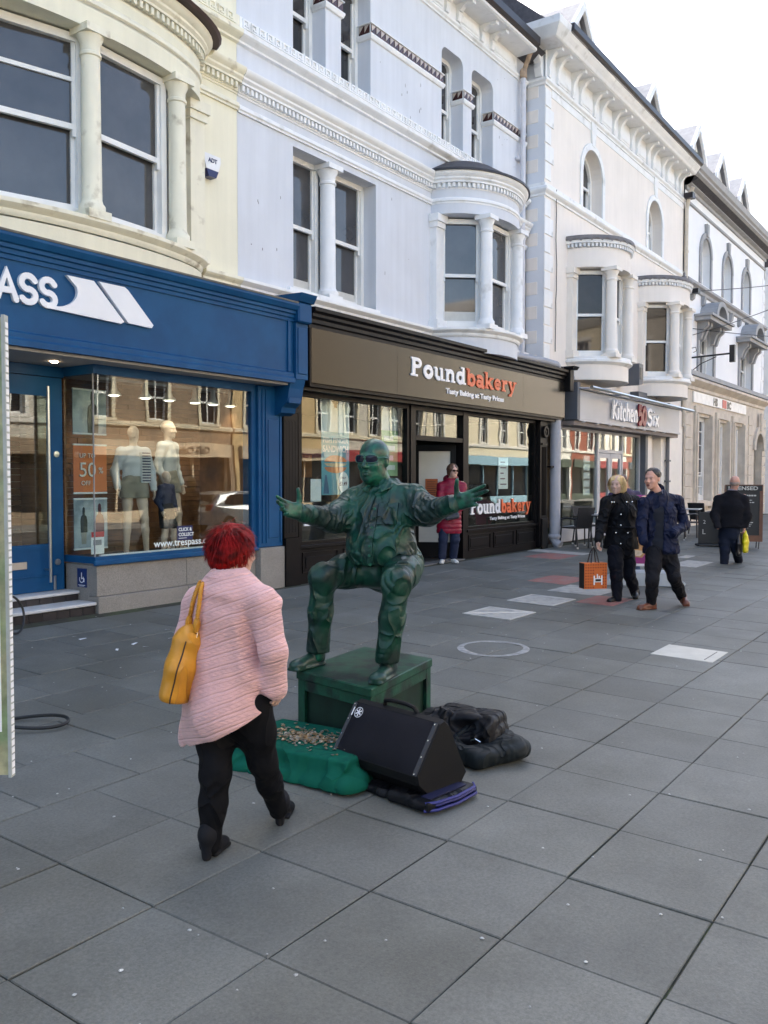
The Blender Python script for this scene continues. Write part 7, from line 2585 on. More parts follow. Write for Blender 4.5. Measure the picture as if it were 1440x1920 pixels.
# ------------------------------------------------------------------ blonde woman
M_blackjk = mat('black_jacket', (0.0045, 0.0045, 0.006), 0.65, 0.25, 9, spec=.2, crease=0.022, cscale=5.8)
M_navytr = mat('navy_trousers', (0.006, 0.007, 0.013), 0.8, 0.25, 9, spec=.2, crease=0.019, cscale=4.6)
M_stud = mat('silver_stud', (.8, .8, .8), .25, 0, metal=1.0)
M_blond = mat('blonde_hair', (.80, .60, .31), .5, .18, 30, c2=(.58, .38, .16), c2scale=30)
J = JOINTS['blonde']
fB = nrm((-.93, -.36, 0)); lB = np.cross(UP, fB)
hfB = nrm(fB + lB * -.05 + UP * -.02)
hd = [dict(w=V3(J['Rha']) + UP * .05, d=-UP + fB * .2, t=fB, pn=lB, s=.95, curl=1.0)]
F, at, A, lat = basic_body(J, fB, .009, 1.07, True, hd, hf=nrm(fB * .85 - lB * .3))
p = person_obj(F, 'blonde woman in a black jacket walking with a patterned shopping bag', M_skin)
eyes(p, at, 1.07)
F = Field(*bounds(J, .25), .009)
F.loft([(J['pelvis'][0], J['pelvis'][1], .80), J['pelvis'], mid(J['pelvis'], J['chest'], .55), J['chest'], mid(J['chest'], J['neck'], .72)], [.225, .21, .185, .195, .12], [.15, .145, .13, .145, .10], lB, .04)
F.cone(V3(J['neck']) - UP * .03, V3(J['neck']) + UP * .035, .082, .075, .02)
for q in 'RL':
    F.cone(mid(J['chest'], J['neck'], .75), J[q + 'sh'], .085, .075, .05)
    F.chain([J[q + 'sh'], J[q + 'el'], V3(J[q + 'ha']) + UP * .07], [.075, .066, .048], .04)
F.cut((0, 0, .785), (0, 0, -1))
F.wrinkle(.004, 36, nrm(UP + lB * .6), 101, 1.2, ridge=True)
jk = F.build('jacket', M_blackjk, p, 1)
# belt, studs
for zz, offs in ((1.40, (-.12, -.09, .07, .14)), (1.52, (-.06,)), (1.24, (0,)), (1.10, (0, )), (1.0, (-.06, .09)), (.86, (0,))):
    for o in offs:
        q = hit(jk, np.array([J['chest'][0], J['chest'][1], zz]) + fB * .6 + lB * o, -fB)
        if q is not None:
            b = MB().lathe([(0, .006), (.009, .005), (.012, 0), (.01, -.004)], 0, 0, 0, 8)
            b.v = [tuple(q + lB * x + UP * y + fB * z) for x, y, z in b.v]
            b.build('stud', M_stud, p)
pts = []
for i in range(28):
    a = 2 * PI * i / 28
    d = fB * math.cos(a) + lB * math.sin(a)
    q = hit(jk, np.array([J['pelvis'][0], J['pelvis'][1], 1.07]) + d * .7, -d)
    if q is not None and np.linalg.norm((q - V3(J['pelvis']))[:2]) < .26:
        pts.append(q + d * .003)
MB().tube(pts, .018, 6, closed=True).build('belt', M_blackjk, p)
F = Field(*bounds(J, .2), .009)
F.loft([V3(J['pelvis']) - UP * .08, V3(J['pelvis']) + UP * .05], [.17, .16], [.12, .12], lB, .04)
for q in 'RL':
    F.chain([J[q + 'hip'], mid(J[q + 'hip'], J[q + 'kn']), J[q + 'kn'], mid(J[q + 'kn'], J[q + 'an']), V3(J[q + 'an']) - UP * .03], [.10, .093, .076, .07, .062], .035)
F.wrinkle(.004, 34, nrm(UP + lB * .6), 105, 1.2, ridge=True)
F.build('trousers', M_navytr, p, 1)
M_bshoe = mat('black_shoe', (.01, .01, .011), .4, .2, 9)
a = V3(J['Ran']); shoe('shoe', (a[0] + .05, a[1] + .01, gz(a[1]) + .004), (a[0] - .17, a[1] + .05, gz(a[1]) + .004), M_bshoe, p, .042, .05, h_=.009, ankle=a)
a = V3(J['Lan']); shoe('shoe', (a[0] + .02, a[1], a[2] - .02), (a[0] - .16, a[1] - .06, gz(a[1] - .05) + .004), M_bshoe, p, .042, .05, h_=.009, ankle=a + UP * .02)
# bob
hfB = nrm(fB * .85 - lB * .3); hl_ = np.cross(UP, hfB)
hc = V3(J['head'])
F = Field(hc - .26, hc + .24, .007)
F.ell(hc + UP * .03 - hfB * .02, (.105, .110, .095), .02, axes=[hl_, hfB, UP])
F.ell(hc - UP * .05 - hfB * .04, (.122, .080, .085), .03, axes=[hl_, hfB, UP])
F.ell(hc + hfB * .135 - UP * .045, (.104, .115, .105), .02, op='sub', axes=[hl_, hfB, UP])
F.cut(hc - UP * .125, (0, 0, -1))
F.wrinkle(.005, 110, nrm(hl_ + hfB * .3), 7, .6)
hb_ = F.build('hair', M_blond, p, 1)
def bob_root(r):
    v = r.normal(size=3); v /= np.linalg.norm(v)
    while v @ hfB > .35 or v[2] < -.3:
        v = r.normal(size=3); v /= np.linalg.norm(v)
    q = hc + UP * .02 + hl_ * (v @ hl_) * .118 + hfB * (v @ hfB) * .116 + UP * v[2] * .108
    d = (q - (hc + UP * .14)); d = d - v * (d @ v)
    return q, nrm(d + np.array([0, 0, -.1])), v, r.uniform(.07, .12)
strands('hair_strands', bob_root, 700, M_blond, hb_, 15, width=.007)
# patterned carrier bag
M_cor = mat('orange_paper', (.60, .13, .02), .5, .05, 5)
M_cblk = mat('bag_black', (.02, .012, .01), .5)
bc = V3((10.765, 4.26, .47))
bd_ = nrm(V3((.574, -.819, 0)) * .97 + V3((.2, .1, 0)))
ang = math.atan2(bd_[1], bd_[0])
t = thing('shopping_bag', 'orange patterned paper carrier bag with black side held by the blonde woman', 'shopping bag', tuple(bc - UP * .17), ang)
bwid, bh, bdp = .155, .33, .075
m = MB(); m.prism([(-bwid, .0), (bwid, 0), (bwid * 1.02, bh), (-bwid * 1.0, bh)], -bdp, bdp)
m.build('body', M_cor, t)
m = MB().box(-bwid * 1.0 - .004, -bwid - .0005, -bdp + .002, bdp - .002, 0.005, bh - .006); m.build('side_panel', M_cblk, t)
pat = MB()
for i in range(9):
    for j in range(9):
        x, z = -bwid + .02 + i * .034, .02 + j * .036
        if abs(x - .03) < .055 and z < .25:
            continue
        pat.prism([(x - .012, z), (x, z - .012), (x + .012, z), (x, z + .012)], -bdp - .0014, -bdp - .0002)
o = pat.build('printed_diamonds', mat('bag_rust', (.25, .03, .008), .5), t); o['kind'] = 'stuff'
lm = MB()
for x in (-.03, .075):
    lm.box(x - .0, x + .018, -bdp - .0032, -bdp - .0018, .05, .17)
lm.box(-.03, .093, -bdp - .0035, -bdp - .0019, .085, .135); lm.box(.015, .03, -bdp - .0033, -bdp - .0017, .135, .19); lm.box(.04, .055, -bdp - .0033, -bdp - .0017, .135, .165)
lm.build('printed_emblem', M_letter, t)
MB().box(-.005, .07, -bdp - .0048, -bdp - .0036, .095, .125).build('printed_plate', M_cblk, t)
for y in (-bdp * .7, bdp * .7):
    MB().tube([(-.055, y, bh - .01), (-.03, y * .5, bh + .13), (0, 0, bh + .2), (.03, y * .5, bh + .13), (.055, y, bh - .01)], .008, 6).build('handle', M_cblk, t)

# ------------------------------------------------------------------ man in the navy jacket
J = JOINTS['navy']
fN = nrm((-.90, -.44, 0)); lN = np.cross(UP, fN)
hfN = nrm(fN * .8 - lN * .55 - UP * .12)
F, at, A, lat = basic_body(J, fN, .009, 1.10, False, (), hf=hfN)
p = person_obj(F, 'dark haired man in a navy quilted jacket and brown shoes walking beside the blonde woman', M_skin2)
eyes(p, at, 1.10)
m = MB().lathe([(0, .002), (.012, .002), (.018, 0)], 0, 0, 0, 10)
m.v = [tuple(at(x * 1.1, .101, -.071 + y * .7)) for x, y, z in m.v]
m.build('mouth', M_lip, p)
M_navyj = mat('navy_quilted', (0.006, 0.010, 0.034), 0.6, 0.15, 9, spec=.18, crease=0.022, cscale=5.8)
F = Field(*bounds(J, .25), .009)
pv = V3(J['pelvis'])
F.loft([(pv[0], pv[1], .80), pv, mid(J['pelvis'], J['chest'], .5), J['chest'], mid(J['chest'], J['neck'], .75)], [.215, .21, .205, .20, .11], [.15, .15, .145, .135, .10], lN, .04)
F.cone(V3(J['neck']) - UP * .05, V3(J['neck']) + UP * .06 - fN * .01, .092, .082, .03)
for q in 'RL':
    F.cone(mid(J['chest'], J['neck'], .8), V3(J[q + 'sh']) - UP * .035, .085, .078, .05)
    F.chain([V3(J[q + 'sh']) - UP * .035, J[q + 'el'], J[q + 'ha']], [.074, .062, .054], .035)
F.cut((0, 0, .775), (0, 0, -1))
# open front: cut a narrow wedge
op_ = np.array([J['chest'][0], J['chest'][1], 0]) + lN * -.035
for z in np.linspace(.8, 1.52, 14):
    wz = .075 - .035 * abs(z - 1.2)
    F.box(np.array([op_[0], op_[1], z]) + fN * .16, (.035, wz, .035), axes=[fN, lN, UP], r=.01, k=.01, op='sub')
F.cone(V3(J['neck']) + UP * .0 + fN * .06, V3(J['neck']) + UP * .1 + fN * .02, .055, .075, .01, op='sub')
F.wrinkle(.005, 50, nrm(UP + lN * .3), 111, 1.1, ridge=True)
F.build('jacket', M_navyj, p, 1)
F = Field(*bounds(J, .2), .010)
F.loft([(pv[0], pv[1], .9), pv, J['chest'], mid(J['chest'], J['neck'], .8)], [.20, .20, .20, .10], [.132, .132, .13, .09], lN, .04)
F.wrinkle(.003, 60, UP, 117, 1)
F.build('jumper', mat('navy_jumper', (.006, .008, .016), .85, .15, 9), p, 1)
cm = MB()
for sgn in (-1, 1):
    b0 = V3(J['neck']) + UP * .045
    q = [b0 + fN * .055 + lN * .015 * sgn - UP * .075, b0 + fN * .075 + lN * .06 * sgn - UP * .05, b0 + lN * .078 * sgn, b0 + fN * .05 + lN * .05 * sgn + UP * .005]
    cm.add(q + [x - fN * .006 for x in q], [(0, 1, 2, 3), (7, 6, 5, 4), (0, 4, 5, 1), (1, 5, 6, 2), (2, 6, 7, 3), (3, 7, 4, 0)])
cm.build('shirt_collar', mat('grey_shirt', (.22, .22, .27), .7), p)
F = Field(*bounds(J, .2), .009)
F.loft([pv - UP * .10, pv + UP * .05], [.175, .17], [.125, .12], lN, .04)
for q in 'RL':
    F.chain([J[q + 'hip'], mid(J[q + 'hip'], J[q + 'kn']), J[q + 'kn'], mid(J[q + 'kn'], J[q + 'an']), V3(J[q + 'an']) + UP * .0], [.104, .095, .076, .070, .058], .035)
F.wrinkle(.004, 34, nrm(UP + lN * .6), 119, 1.2, ridge=True)
F.build('trousers', mat('black_jean', (.007, .007, .010), .8, .2, 9, spec=.2, crease=0.019, cscale=4.6), p, 1)
M_brshoe = mat('brown_leather', (.13, .042, .022), .4, .2, 9)
a = V3(J['Ran']); shoe('shoe', (a[0] + .06, a[1] - .03, gz(a[1]) + .004), (a[0] - .19, a[1] + .10, gz(a[1]) + .004), M_brshoe, p, .050, .060, h_=.009, ankle=a - UP * .03)
a = V3(J['Lan']); shoe('shoe', (a[0] + .05, a[1] + .03, a[2] - .02), (a[0] - .15, a[1] - .10, gz(a[1]) + .006), M_brshoe, p, .052, .062, h_=.009, ankle=a - UP * .01)
hc = V3(J['head'])
F = Field(hc - .2, hc + .2, .007)
F.ell(hc + UP * .056 - hfN * .022, (.094, .100, .086), .02)
F.ell(hc - UP * .01 - hfN * .058, (.086, .058, .074), .02)
F.ell(hc + hfN * .12 - UP * .02, (.105, .078, .105), .015, op='sub')
F.wrinkle(.004, 120, lN, 9, .8)
F.build('hair', mat('dark_hair', (.03, .022, .018), .45, .4, 30, c2=(.12, .11, .1), c2scale=18, c2lo=.55, c2hi=.75), p, 1)

# ------------------------------------------------------------------ man seen from behind
J = JOINTS['back']
fK = nrm((.95, .1, 0)); lK = np.cross(UP, fK)
hd = [dict(w=V3(J['Rha']) + UP * .03, d=-UP, t=fK, pn=lK, s=1, curl=1.0)]
F, at, A, lat = basic_body(J, fK, .012, 1.1, False, hd)
p = person_obj(F, 'balding man in a black jumper walking away with carrier bags', M_skin2)
F = Field(*bounds(J, .3), .012)
pv = V3(J['pelvis'])
F.loft([(pv[0], pv[1], .80), pv, J['chest'], mid(J['chest'], J['neck'], .7)], [.24, .25, .235, .12], [.17, .18, .165, .11], lK, .05)
for q in 'RL':
    F.cone(mid(J['chest'], J['neck'], .8), V3(J[q + 'sh']) - UP * .05, .09, .085, .06)
    F.chain([V3(J[q + 'sh']) - UP * .05, J[q + 'el'], J[q + 'ha']], [.09, .08, .06], .05)
F.cut((0, 0, .79), (0, 0, -1))
F.wrinkle(.006, 45, UP, 121, 1.1)
F.build('jumper', mat('black_jumper', (.007, .007, .010), .9, .2, 9, spec=.2), p, 1)
F = Field(*bounds(J, .2), .012)
F.loft([pv - UP * .05, pv + UP * .1], [.19, .19], [.14, .14], lK, .04)
for q in 'RL':
    F.chain([J[q + 'hip'], mid(J[q + 'hip'], J[q + 'kn']), J[q + 'kn'], V3(J[q + 'an']) - UP * .03], [.115, .105, .088, .075], .035)
F.wrinkle(.005, 50, UP, 123, 1)
F.build('jeans', mat('navy_jean', (.010, .014, .028), .85, .2, 9, spec=.2), p, 1)
a = V3(J['Lan']); shoe('shoe', (a[0] - .06, a[1], gz(a[1]) + .004), (a[0] + .2, a[1], gz(a[1]) + .004), M_bshoe, p, .05, .055, h_=.011, ankle=a - UP * .02)
a = V3(J['Ran']); shoe('shoe', (a[0] - .08, a[1], a[2] - .03), (a[0] + .12, a[1], gz(a[1]) + .02), M_bshoe, p, .05, .055, h_=.011, ankle=a - UP * .0)
F = Field(V3(J['head']) - .2, V3(J['head']) + .2, .010)
hc = V3(J['head'])
F.ell(hc - UP * .01 - fK * .03, (.088, .086, .06), .02)
F.ell(hc + fK * .1, (.075, .11, .12), .01, op='sub')
F.build('hair', mat('grey_hair', (.3, .25, .22), .6, .2, 30), p, 1)
MB().tube([tuple(V3(J['neck']) + UP * .035 + (fK * math.cos(2 * PI * i / 16) + lK * math.sin(2 * PI * i / 16)) * .07) for i in range(16)], .018, 6, closed=True).build('shirt_collar', mat('lilac_shirt', (.3, .27, .36), .7), p)
for (dx, lab, m, wid, hh) in ((0.0, 'bright yellow plastic carrier bag', mat('yellow_plastic', (.72, .60, .01), .35, .1, 6, bump=.4, bscale=14), .11, .36), (-.12, 'black carrier bag beside the yellow one', mat('black_plastic', (.012, .011, .013), .3, .2, 6, bump=.5, bscale=14), .13, .42)):
    c = V3(J['Rha']) + right * (.03 + dx) - UP * .02
    F = Field(c - np.array([.3, .3, .6]), c + np.array([.3, .3, .12]), .010)
    F.loft([c - UP * (hh + .02), c - UP * (hh * .6), c - UP * .1, c - UP * .02], [wid, wid * 1.05, wid * .6, .025], [.05, .055, .04, .02], fK, .02)
    F.wrinkle(.008, 40, nrm(fK + UP * .3), 7, 1.2)
    o = F.build('carrier_bag', m, None, 1, org=tuple(c - UP * (hh + .06)))
    tag(o, lab + ' in the hand of the balding man', 'carrier bag')

# ------------------------------------------------------------------ walker half hidden behind the blonde woman, and one seated
def off(J, d):
    return {k: tuple(V3(v) + np.array(d)) for k, v in J.items()}
def rotJ(J, c, a):
    c = V3(c); ca, sa = math.cos(a), math.sin(a)
    o = {}
    for k, v in J.items():
        q = V3(v) - c
        o[k] = (c[0] + q[0] * ca - q[1] * sa, c[1] + q[0] * sa + q[1] * ca, v[2])
    return o
Jh = off(JOINTS['blonde'], (2.62, .88, .02))
fH = nrm((-.93, -.36, 0)); lH = np.cross(UP, fH)
F, at, A, lat = basic_body(Jh, fH, .014, .98, True, ())
p = person_obj(F, 'person in blue jeans and dark purple coat almost hidden behind the blonde woman', M_skin)
F = Field(*bounds(Jh, .25), .014)
F.loft([(Jh['pelvis'][0], Jh['pelvis'][1], .85), Jh['pelvis'], Jh['chest'], mid(Jh['chest'], Jh['neck'], .72)], [.21, .2, .2, .12], [.15, .14, .14, .1], lH, .04)
for q in 'RL':
    F.cone(mid(Jh['chest'], Jh['neck'], .75), Jh[q + 'sh'], .085, .078, .05)
    F.chain([Jh[q + 'sh'], Jh[q + 'el'], Jh[q + 'ha']], [.078, .068, .055], .04)
F.cut((0, 0, .84), (0, 0, -1))
F.build('coat', mat('purple_coat', (.03, .018, .06), .7, .15, 9), p, 1)
F = Field(*bounds(Jh, .2), .014)
for q in 'RL':
    F.chain([V3(Jh[q + 'hip']) + UP * .1, Jh[q + 'hip'], Jh[q + 'kn'], V3(Jh[q + 'an']) - UP * .03], [.1, .1, .08, .065], .035)
F.build('jeans', mat('blue_denim', (.03, .065, .15), .8, .2, 9), p, 1)
for q in 'RL':
    a = V3(Jh[q + 'an']); shoe('shoe', (a[0] + .06, a[1], gz(a[1]) + .004), (a[0] - .17, a[1] - .03, gz(a[1]) + .004), M_brshoe, p, .045, .05, h_=.012, ankle=a)
F = Field(V3(Jh['head']) - .2, V3(Jh['head']) + .2, .012)
F.ell(V3(Jh['head']) + UP * .035 - fH * .02, (.09, .09, .085), .02)
F.ell(V3(Jh['head']) + fH * .12 - UP * .04, (.09, .09, .1), .015, op='sub')
F.build('hair', M_brhair, p, 1)
# seated customer in magenta, back to the viewer
sx, sy = 17.9, 6.55
g = gz(sy)
S = dict(crown=(sx, sy, g + 1.27), head=(sx + .02, sy, g + 1.16), neck=(sx, sy, g + 1.0), Rsh=(sx, sy - .19, g + .93), Lsh=(sx, sy + .19, g + .93), chest=(sx, sy, g + .8), pelvis=(sx, sy, g + .5),
         Rel=(sx + .12, sy - .25, g + .68), Lel=(sx + .12, sy + .25, g + .68), Rha=(sx + .35, sy - .14, g + .74), Lha=(sx + .35, sy + .14, g + .74), Rhip=(sx, sy - .09, g + .5), Lhip=(sx, sy + .09, g + .5),
         Rkn=(sx + .42, sy - .1, g + .5), Lkn=(sx + .42, sy + .1, g + .5), Ran=(sx + .4, sy - .1, g + .09), Lan=(sx + .4, sy + .1, g + .09))
fX = nrm((1, 0, 0)); lX = np.cross(UP, fX)
F, at, A, lat = basic_body(S, fX, .014, .98, True, ())
p = person_obj(F, 'seated person in a magenta top with dark hair at the cafe table', M_skin)
F = Field(*bounds(S, .25), .014)
F.loft([S['pelvis'], S['chest'], mid(S['chest'], S['neck'], .75)], [.19, .2, .12], [.14, .14, .1], lX, .04)
for q in 'RL':
    F.cone(mid(S['chest'], S['neck'], .75), S[q + 'sh'], .08, .075, .05)
    F.chain([S[q + 'sh'], S[q + 'el'], S[q + 'ha']], [.075, .065, .045], .04)
F.build('top', mat('magenta_top', (.26, .025, .09), .7, .15, 9), p, 1)
F = Field(*bounds(S, .2), .014)
for q in 'RL':
    F.chain([S[q + 'hip'], S[q + 'kn'], S[q + 'an']], [.1, .08, .06], .035)
F.build('trousers', M_navytr, p, 1)
F = Field(V3(S['head']) - .2, V3(S['head']) + .2, .012)
F.ell(V3(S['head']) + UP * .02 - fX * .025, (.095, .1, .11), .02)
F.ell(V3(S['head']) + fX * .13 - UP * .04, (.09, .09, .1), .015, op='sub')
F.build('hair', M_brhair, p, 1)
for q in 'RL':
    a = V3(S[q + 'an']); shoe('shoe', (a[0] - .05, a[1], gz(a[1]) + .004), (a[0] + .18, a[1], gz(a[1]) + .004), M_bshoe, p, .045, .05, h_=.012, ankle=a)

# ------------------------------------------------------------------ mannequins in the window
def mannequin(lab, x, y, hgt, rz, top, shorts, feet, child=False, face=(-.5, -.85, 0), headless=False):
    s = hgt / 1.70
    z0 = .742
    f = nrm(face); l = np.cross(UP, f)
    def B(a, b, c):
        return tuple(np.array([x, y, z0]) + (l * a + f * b) * s + UP * c * s)
    J = dict(crown=B(0, 0, 1.70), head=B(0, .01, 1.585), neck=B(0, 0, 1.43), Rsh=B(-.155, 0, 1.36), Lsh=B(.155, 0, 1.36), chest=B(0, 0, 1.22), pelvis=B(0, 0, .93), Rel=B(-.235, -.03, 1.10), Lel=B(.235, -.02, 1.10),
             Rha=B(-.22, .1, .88), Lha=B(.25, .06, .86), Rhip=B(-.085, 0, .9), Lhip=B(.085, 0, .9), Rkn=B(-.09, .03, .48), Lkn=B(.12, .08, .48), Ran=B(-.1, -.02, .08), Lan=B(.15, .03, .08))
    F, at, A, lat = basic_body(J, f, .010, s, True, [dict(w=J['Rha'], d=-UP + f * .3, t=f, pn=l, s=.8 * s, curl=.3), dict(w=J['Lha'], d=-UP + f * .3, t=f, pn=-l, s=.8 * s, curl=.3)], ears=False, rs=.82 * s)
    for q in 'RL':
        a = V3(J[q + 'an'])
        F.chain([J[q + 'hip'], mid(J[q + 'hip'], J[q + 'kn']), J[q + 'kn'], mid(J[q + 'kn'], J[q + 'an'], .35), J[q + 'an']], [.078 * s, .068 * s, .047 * s, .048 * s, .031 * s], .02)
        F.cone(a - UP * .04 * s, a + f * .15 * s - UP * .06 * s, .034 * s, .024 * s, .015)
    o = F.build('mannequin', M_skin_m, None, 1)
    tag(o, lab, 'mannequin')
    F = Field(*bounds(J, .2), .010)
    F.loft([V3(J['pelvis']) + UP * (.06 if not child else -.06) * s, J['chest'], mid(J['chest'], J['neck'], .75)], [.145 * s, .15 * s, .095 * s], [.10 * s, .105 * s, .075 * s], l, .02)
    for q in 'RL':
        F.cone(mid(J['chest'], J['neck'], .7), J[q + 'sh'], .07 * s, .062 * s, .03)
        F.chain([J[q + 'sh'], J[q + 'el'], mid(J[q + 'el'], J[q + 'ha'], .9)], [.066 * s, .056 * s, .045 * s], .03)
    F.wrinkle(.004, 60, UP, 5, 1)
    F.build('jacket', top, o, 1)
    F = Field(*bounds(J, .2), .010)
    F.loft([V3(J['pelvis']) - UP * .05 * s, V3(J['pelvis']) + UP * .08 * s], [.15 * s, .145 * s], [.11 * s, .11 * s], l, .03)
    for q in 'RL':
        e = mid(J[q + 'hip'], J[q + 'kn'], .42 if not child else .8)
        F.cone(J[q + 'hip'], e, .105 * s, .10 * s, .03)
    F.cut(mid(J['Rhip'], J['Rkn'], .34 if not child else .9), (0, 0, -1))
    F.wrinkle(.004, 60, UP, 6, 1)
    F.build('shorts', shorts, o, 1)
    for q in 'RL':
        a = V3(J[q + 'an'])
        m = MB()
        m.tube([a - f * .05 * s - UP * .07 * s, a + f * .04 * s - UP * .073 * s, a + f * .17 * s - UP * .07 * s], [.03 * s, .032 * s, .034 * s], 8)
        for t in (0.0, .06, .11):
            pts = [tuple(a + f * t * s + l * math.cos(k2 * PI / 6) * .042 * s + UP * (-.06 + .05 * math.sin(k2 * PI / 6) - t * .25) * s) for k2 in range(7)]
            m.tube(pts, .009 * s, 6)
        m.build('sandal', feet, o)
    return o
M_wjack = mat('white_jacket', (.60, .60, .62), .7, .08, 8)
M_khaki = mat('khaki_shorts', (.24, .215, .165), .8, .1, 8)
M_navyk = mat('navy_jacket_child', (.014, .02, .06), .6, .12, 8)
o = mannequin('mannequin in white jacket over a striped top and khaki shorts, beside the posters', 7.20, 8.85, 1.62, 0, M_wjack, M_khaki, M_black2, face=(-.45, -.89, 0))
stp = MB()
for i in range(11):
    z = .742 + (.98 + i * .036) * .95
    stp.box(7.225, 7.345, 8.70, 8.735, z, z + .016)
stp.build('printed_stripe', mat('stripe_navy', (.02, .03, .09), .7), o)['kind'] = 'stuff'
MB().box(7.22, 7.35, 8.712, 8.76, .742 + .96 * .95, .742 + 1.36 * .95).build('striped_top', mat('stripe_white', (.65, .66, .68), .7), o)
mannequin('child sized mannequin in a navy jacket and black shorts', 7.66, 8.78, 1.06, 0, M_navyk, mat('black_shorts', (.012, .012, .014), .8), M_black2, True, face=(.1, -1, 0))
mannequin('tall mannequin in a pale jacket standing behind the child mannequin', 8.02, 9.15, 1.74, 0, mat('grey_white_jacket', (.5, .5, .5), .7), M_khaki, M_black2, face=(.35, -.93, 0))
# ================================================================== PROPS
def local_field(name, m, label, cat, org, build, lo, hi, h=.006, rotz=0, smooth=1):
    F = Field(lo, hi, h)
    build(F)
    o = F.build(name, m, None, smooth)
    o.location = org
    o.rotation_euler = (0, 0, rotz)
    tag(o, label, cat)
    return o
# ------------------------------------------------------------------ pedestal box
M_verdbox = mat('verdigris_box', (0.007, 0.066, 0.036), 0.5, 0.45, 5, spec=0.35, bump=.4, bscale=40, c2=(0.005, 0.014, 0.012), c2scale=5.5, c2lo=.44, c2hi=.60)
pd = thing('pedestal_box', 'green and black sponged wooden box the living statue stands his feet on', 'box', (4.50, 3.29, gz(3.29)))
PQ = ((4.134, 3.563), (3.998, 2.888), (4.925, 3.056), (4.992, 3.671))
def skew(mb):
    # the box is a little out of square
    v = []
    for x, y, z in mb.v:
        a, b = (x / bx + 1) / 2, (y / by + 1) / 2
        q = [(1 - a) * ((1 - b) * PQ[1][k] + b * PQ[0][k]) + a * ((1 - b) * PQ[2][k] + b * PQ[3][k]) for k in (0, 1)]
        v.append((q[0] - 4.50, q[1] - 3.29, z))
    mb.v = v
    return mb
bx, by, bz = .455, .375, .43
skew(MB().bevbox(-bx, bx, -by, by, bz - .055, bz, .006)).build('lid', M_verdbox, pd)
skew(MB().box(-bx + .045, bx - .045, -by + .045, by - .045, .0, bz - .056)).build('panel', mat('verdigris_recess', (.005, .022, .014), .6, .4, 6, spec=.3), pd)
fr = MB()
for sx in (-1, 1):
    for sy in (-1, 1):
        x0, y0 = sx * (bx - .012), sy * (by - .012)
        fr.box(min(x0, x0 - sx * .07), max(x0, x0 - sx * .07), min(y0, y0 - sy * .07), max(y0, y0 - sy * .07), 0, bz - .0555)
for sy in (-1, 1):
    y0 = sy * (by - .014)
    for z0, z1 in ((0, .06), (bz - .12, bz - .057)):
        fr.box(-bx + .083, bx - .083, min(y0, y0 - sy * .03), max(y0, y0 - sy * .03), z0, z1)
for sx in (-1, 1):
    x0 = sx * (bx - .014)
    for z0, z1 in ((0, .06), (bz - .12, bz - .057)):
        fr.box(min(x0, x0 - sx * .03), max(x0, x0 - sx * .03), -by + .083, by - .083, z0, z1)
skew(fr).build('frame', M_verdbox, pd)
# ------------------------------------------------------------------ cloth covered case with coins
M_cloth = mat('green_cloth', (0.005, 0.098, 0.064), 0.85, 0.12, 6, spec=.12, crease=0.015, cscale=3.4)
def cloth(F):
    F.box((0, 0, .07), (.255, .405, .085), r=.018, k=.01)
    F.box((-.02, 0, .0), (.285, .44, .045), r=.03, k=.06)
    F.ell((-.20, -.38, .03), (.11, .10, .06), .05)
    F.ell((-.22, .36, .02), (.10, .10, .05), .05)
    F.wrinkle(.010, 24, nrm((.4, 1, .12)), 201, 1.1, ridge=True, where=lambda P: np.clip((.15 - P[:, 2]) / .06, .12, 1))
    F.wrinkle(.006, 48, nrm((.2, .3, 1)), 203, 1.2, where=lambda P: np.clip((.14 - P[:, 2]) / .05, 0, 1))
    F.cut((0, 0, .004), (0, 0, -1))
cc = local_field('covered_case', M_cloth, 'low case draped in green cloth with coins scattered on its top', 'case', (3.80, 3.16, gz(3.16)), cloth, (-.42, -.6, -.05), (.40, .58, .24), .007, R(4))
M_coin = mat('coin', (0.30, 0.20, 0.10), .4, .5, 60, metal=.6, c2=(.4, .38, .34), c2scale=45)
rc = np.random.default_rng(4)
bvc = BVHTree.FromPolygons([v.co[:] for v in cc.data.vertices], [tuple(q.vertices) for q in cc.data.polygons])
cm = MB()
for i in range(420):
    x, y = rc.normal(0.0, .060), rc.normal(0.03, .12)
    if i > 350:
        x, y = rc.uniform(-.2, .2), rc.uniform(-.33, .33)
    r = bvc.ray_cast(Vector((x, y, .5)), Vector((0, 0, -1)))
    if r[0] is None or r[0].z < .12:
        continue
    rad = rc.choice([.007, .0085, .0095, .011])
    n = (r[1] + Vector(rc.normal(size=3)) * .22).normalized()
    a = n.orthogonal().normalized(); b = n.cross(a)
    c = r[0] + n * .002 + Vector((0, 0, rc.uniform(0, .006)))
    vs = [c + (a * math.cos(2 * PI * k / 8) + b * math.sin(2 * PI * k / 8)) * rad + n * h_ for h_ in (0, .0022) for k in range(8)]
    cm.add(vs, [tuple(range(8, 16))] + [(k, (k + 1) % 8, 8 + (k + 1) % 8, 8 + k) for k in range(8)])
co = cm.build('coins', M_coin)
co.location = cc.location; co.rotation_euler = cc.rotation_euler
co['kind'] = 'stuff'; co['label'] = 'loose coins scattered over the green cloth'; co['category'] = 'coins'

# ------------------------------------------------------------------ loudspeaker tipped back as a wedge
M_cab = mat('speaker_cabinet', (0.006, 0.006, 0.007), 0.6, .2, 9, spec=.25, bump=.5, bscale=350, dist=.002)
M_grille = mat('speaker_grille', (0.008, 0.008, 0.013), 0.6, .15, 9, spec=.2, bump=.8, bscale=420, dist=.003)
lax = nrm((-.17, -.98, 0))
sk = thing('loudspeaker', 'black loudspeaker lying tipped back in front of the green box', 'loudspeaker', (3.712, 2.635, gz(2.63) + .042), math.atan2(lax[1], lax[0]) )
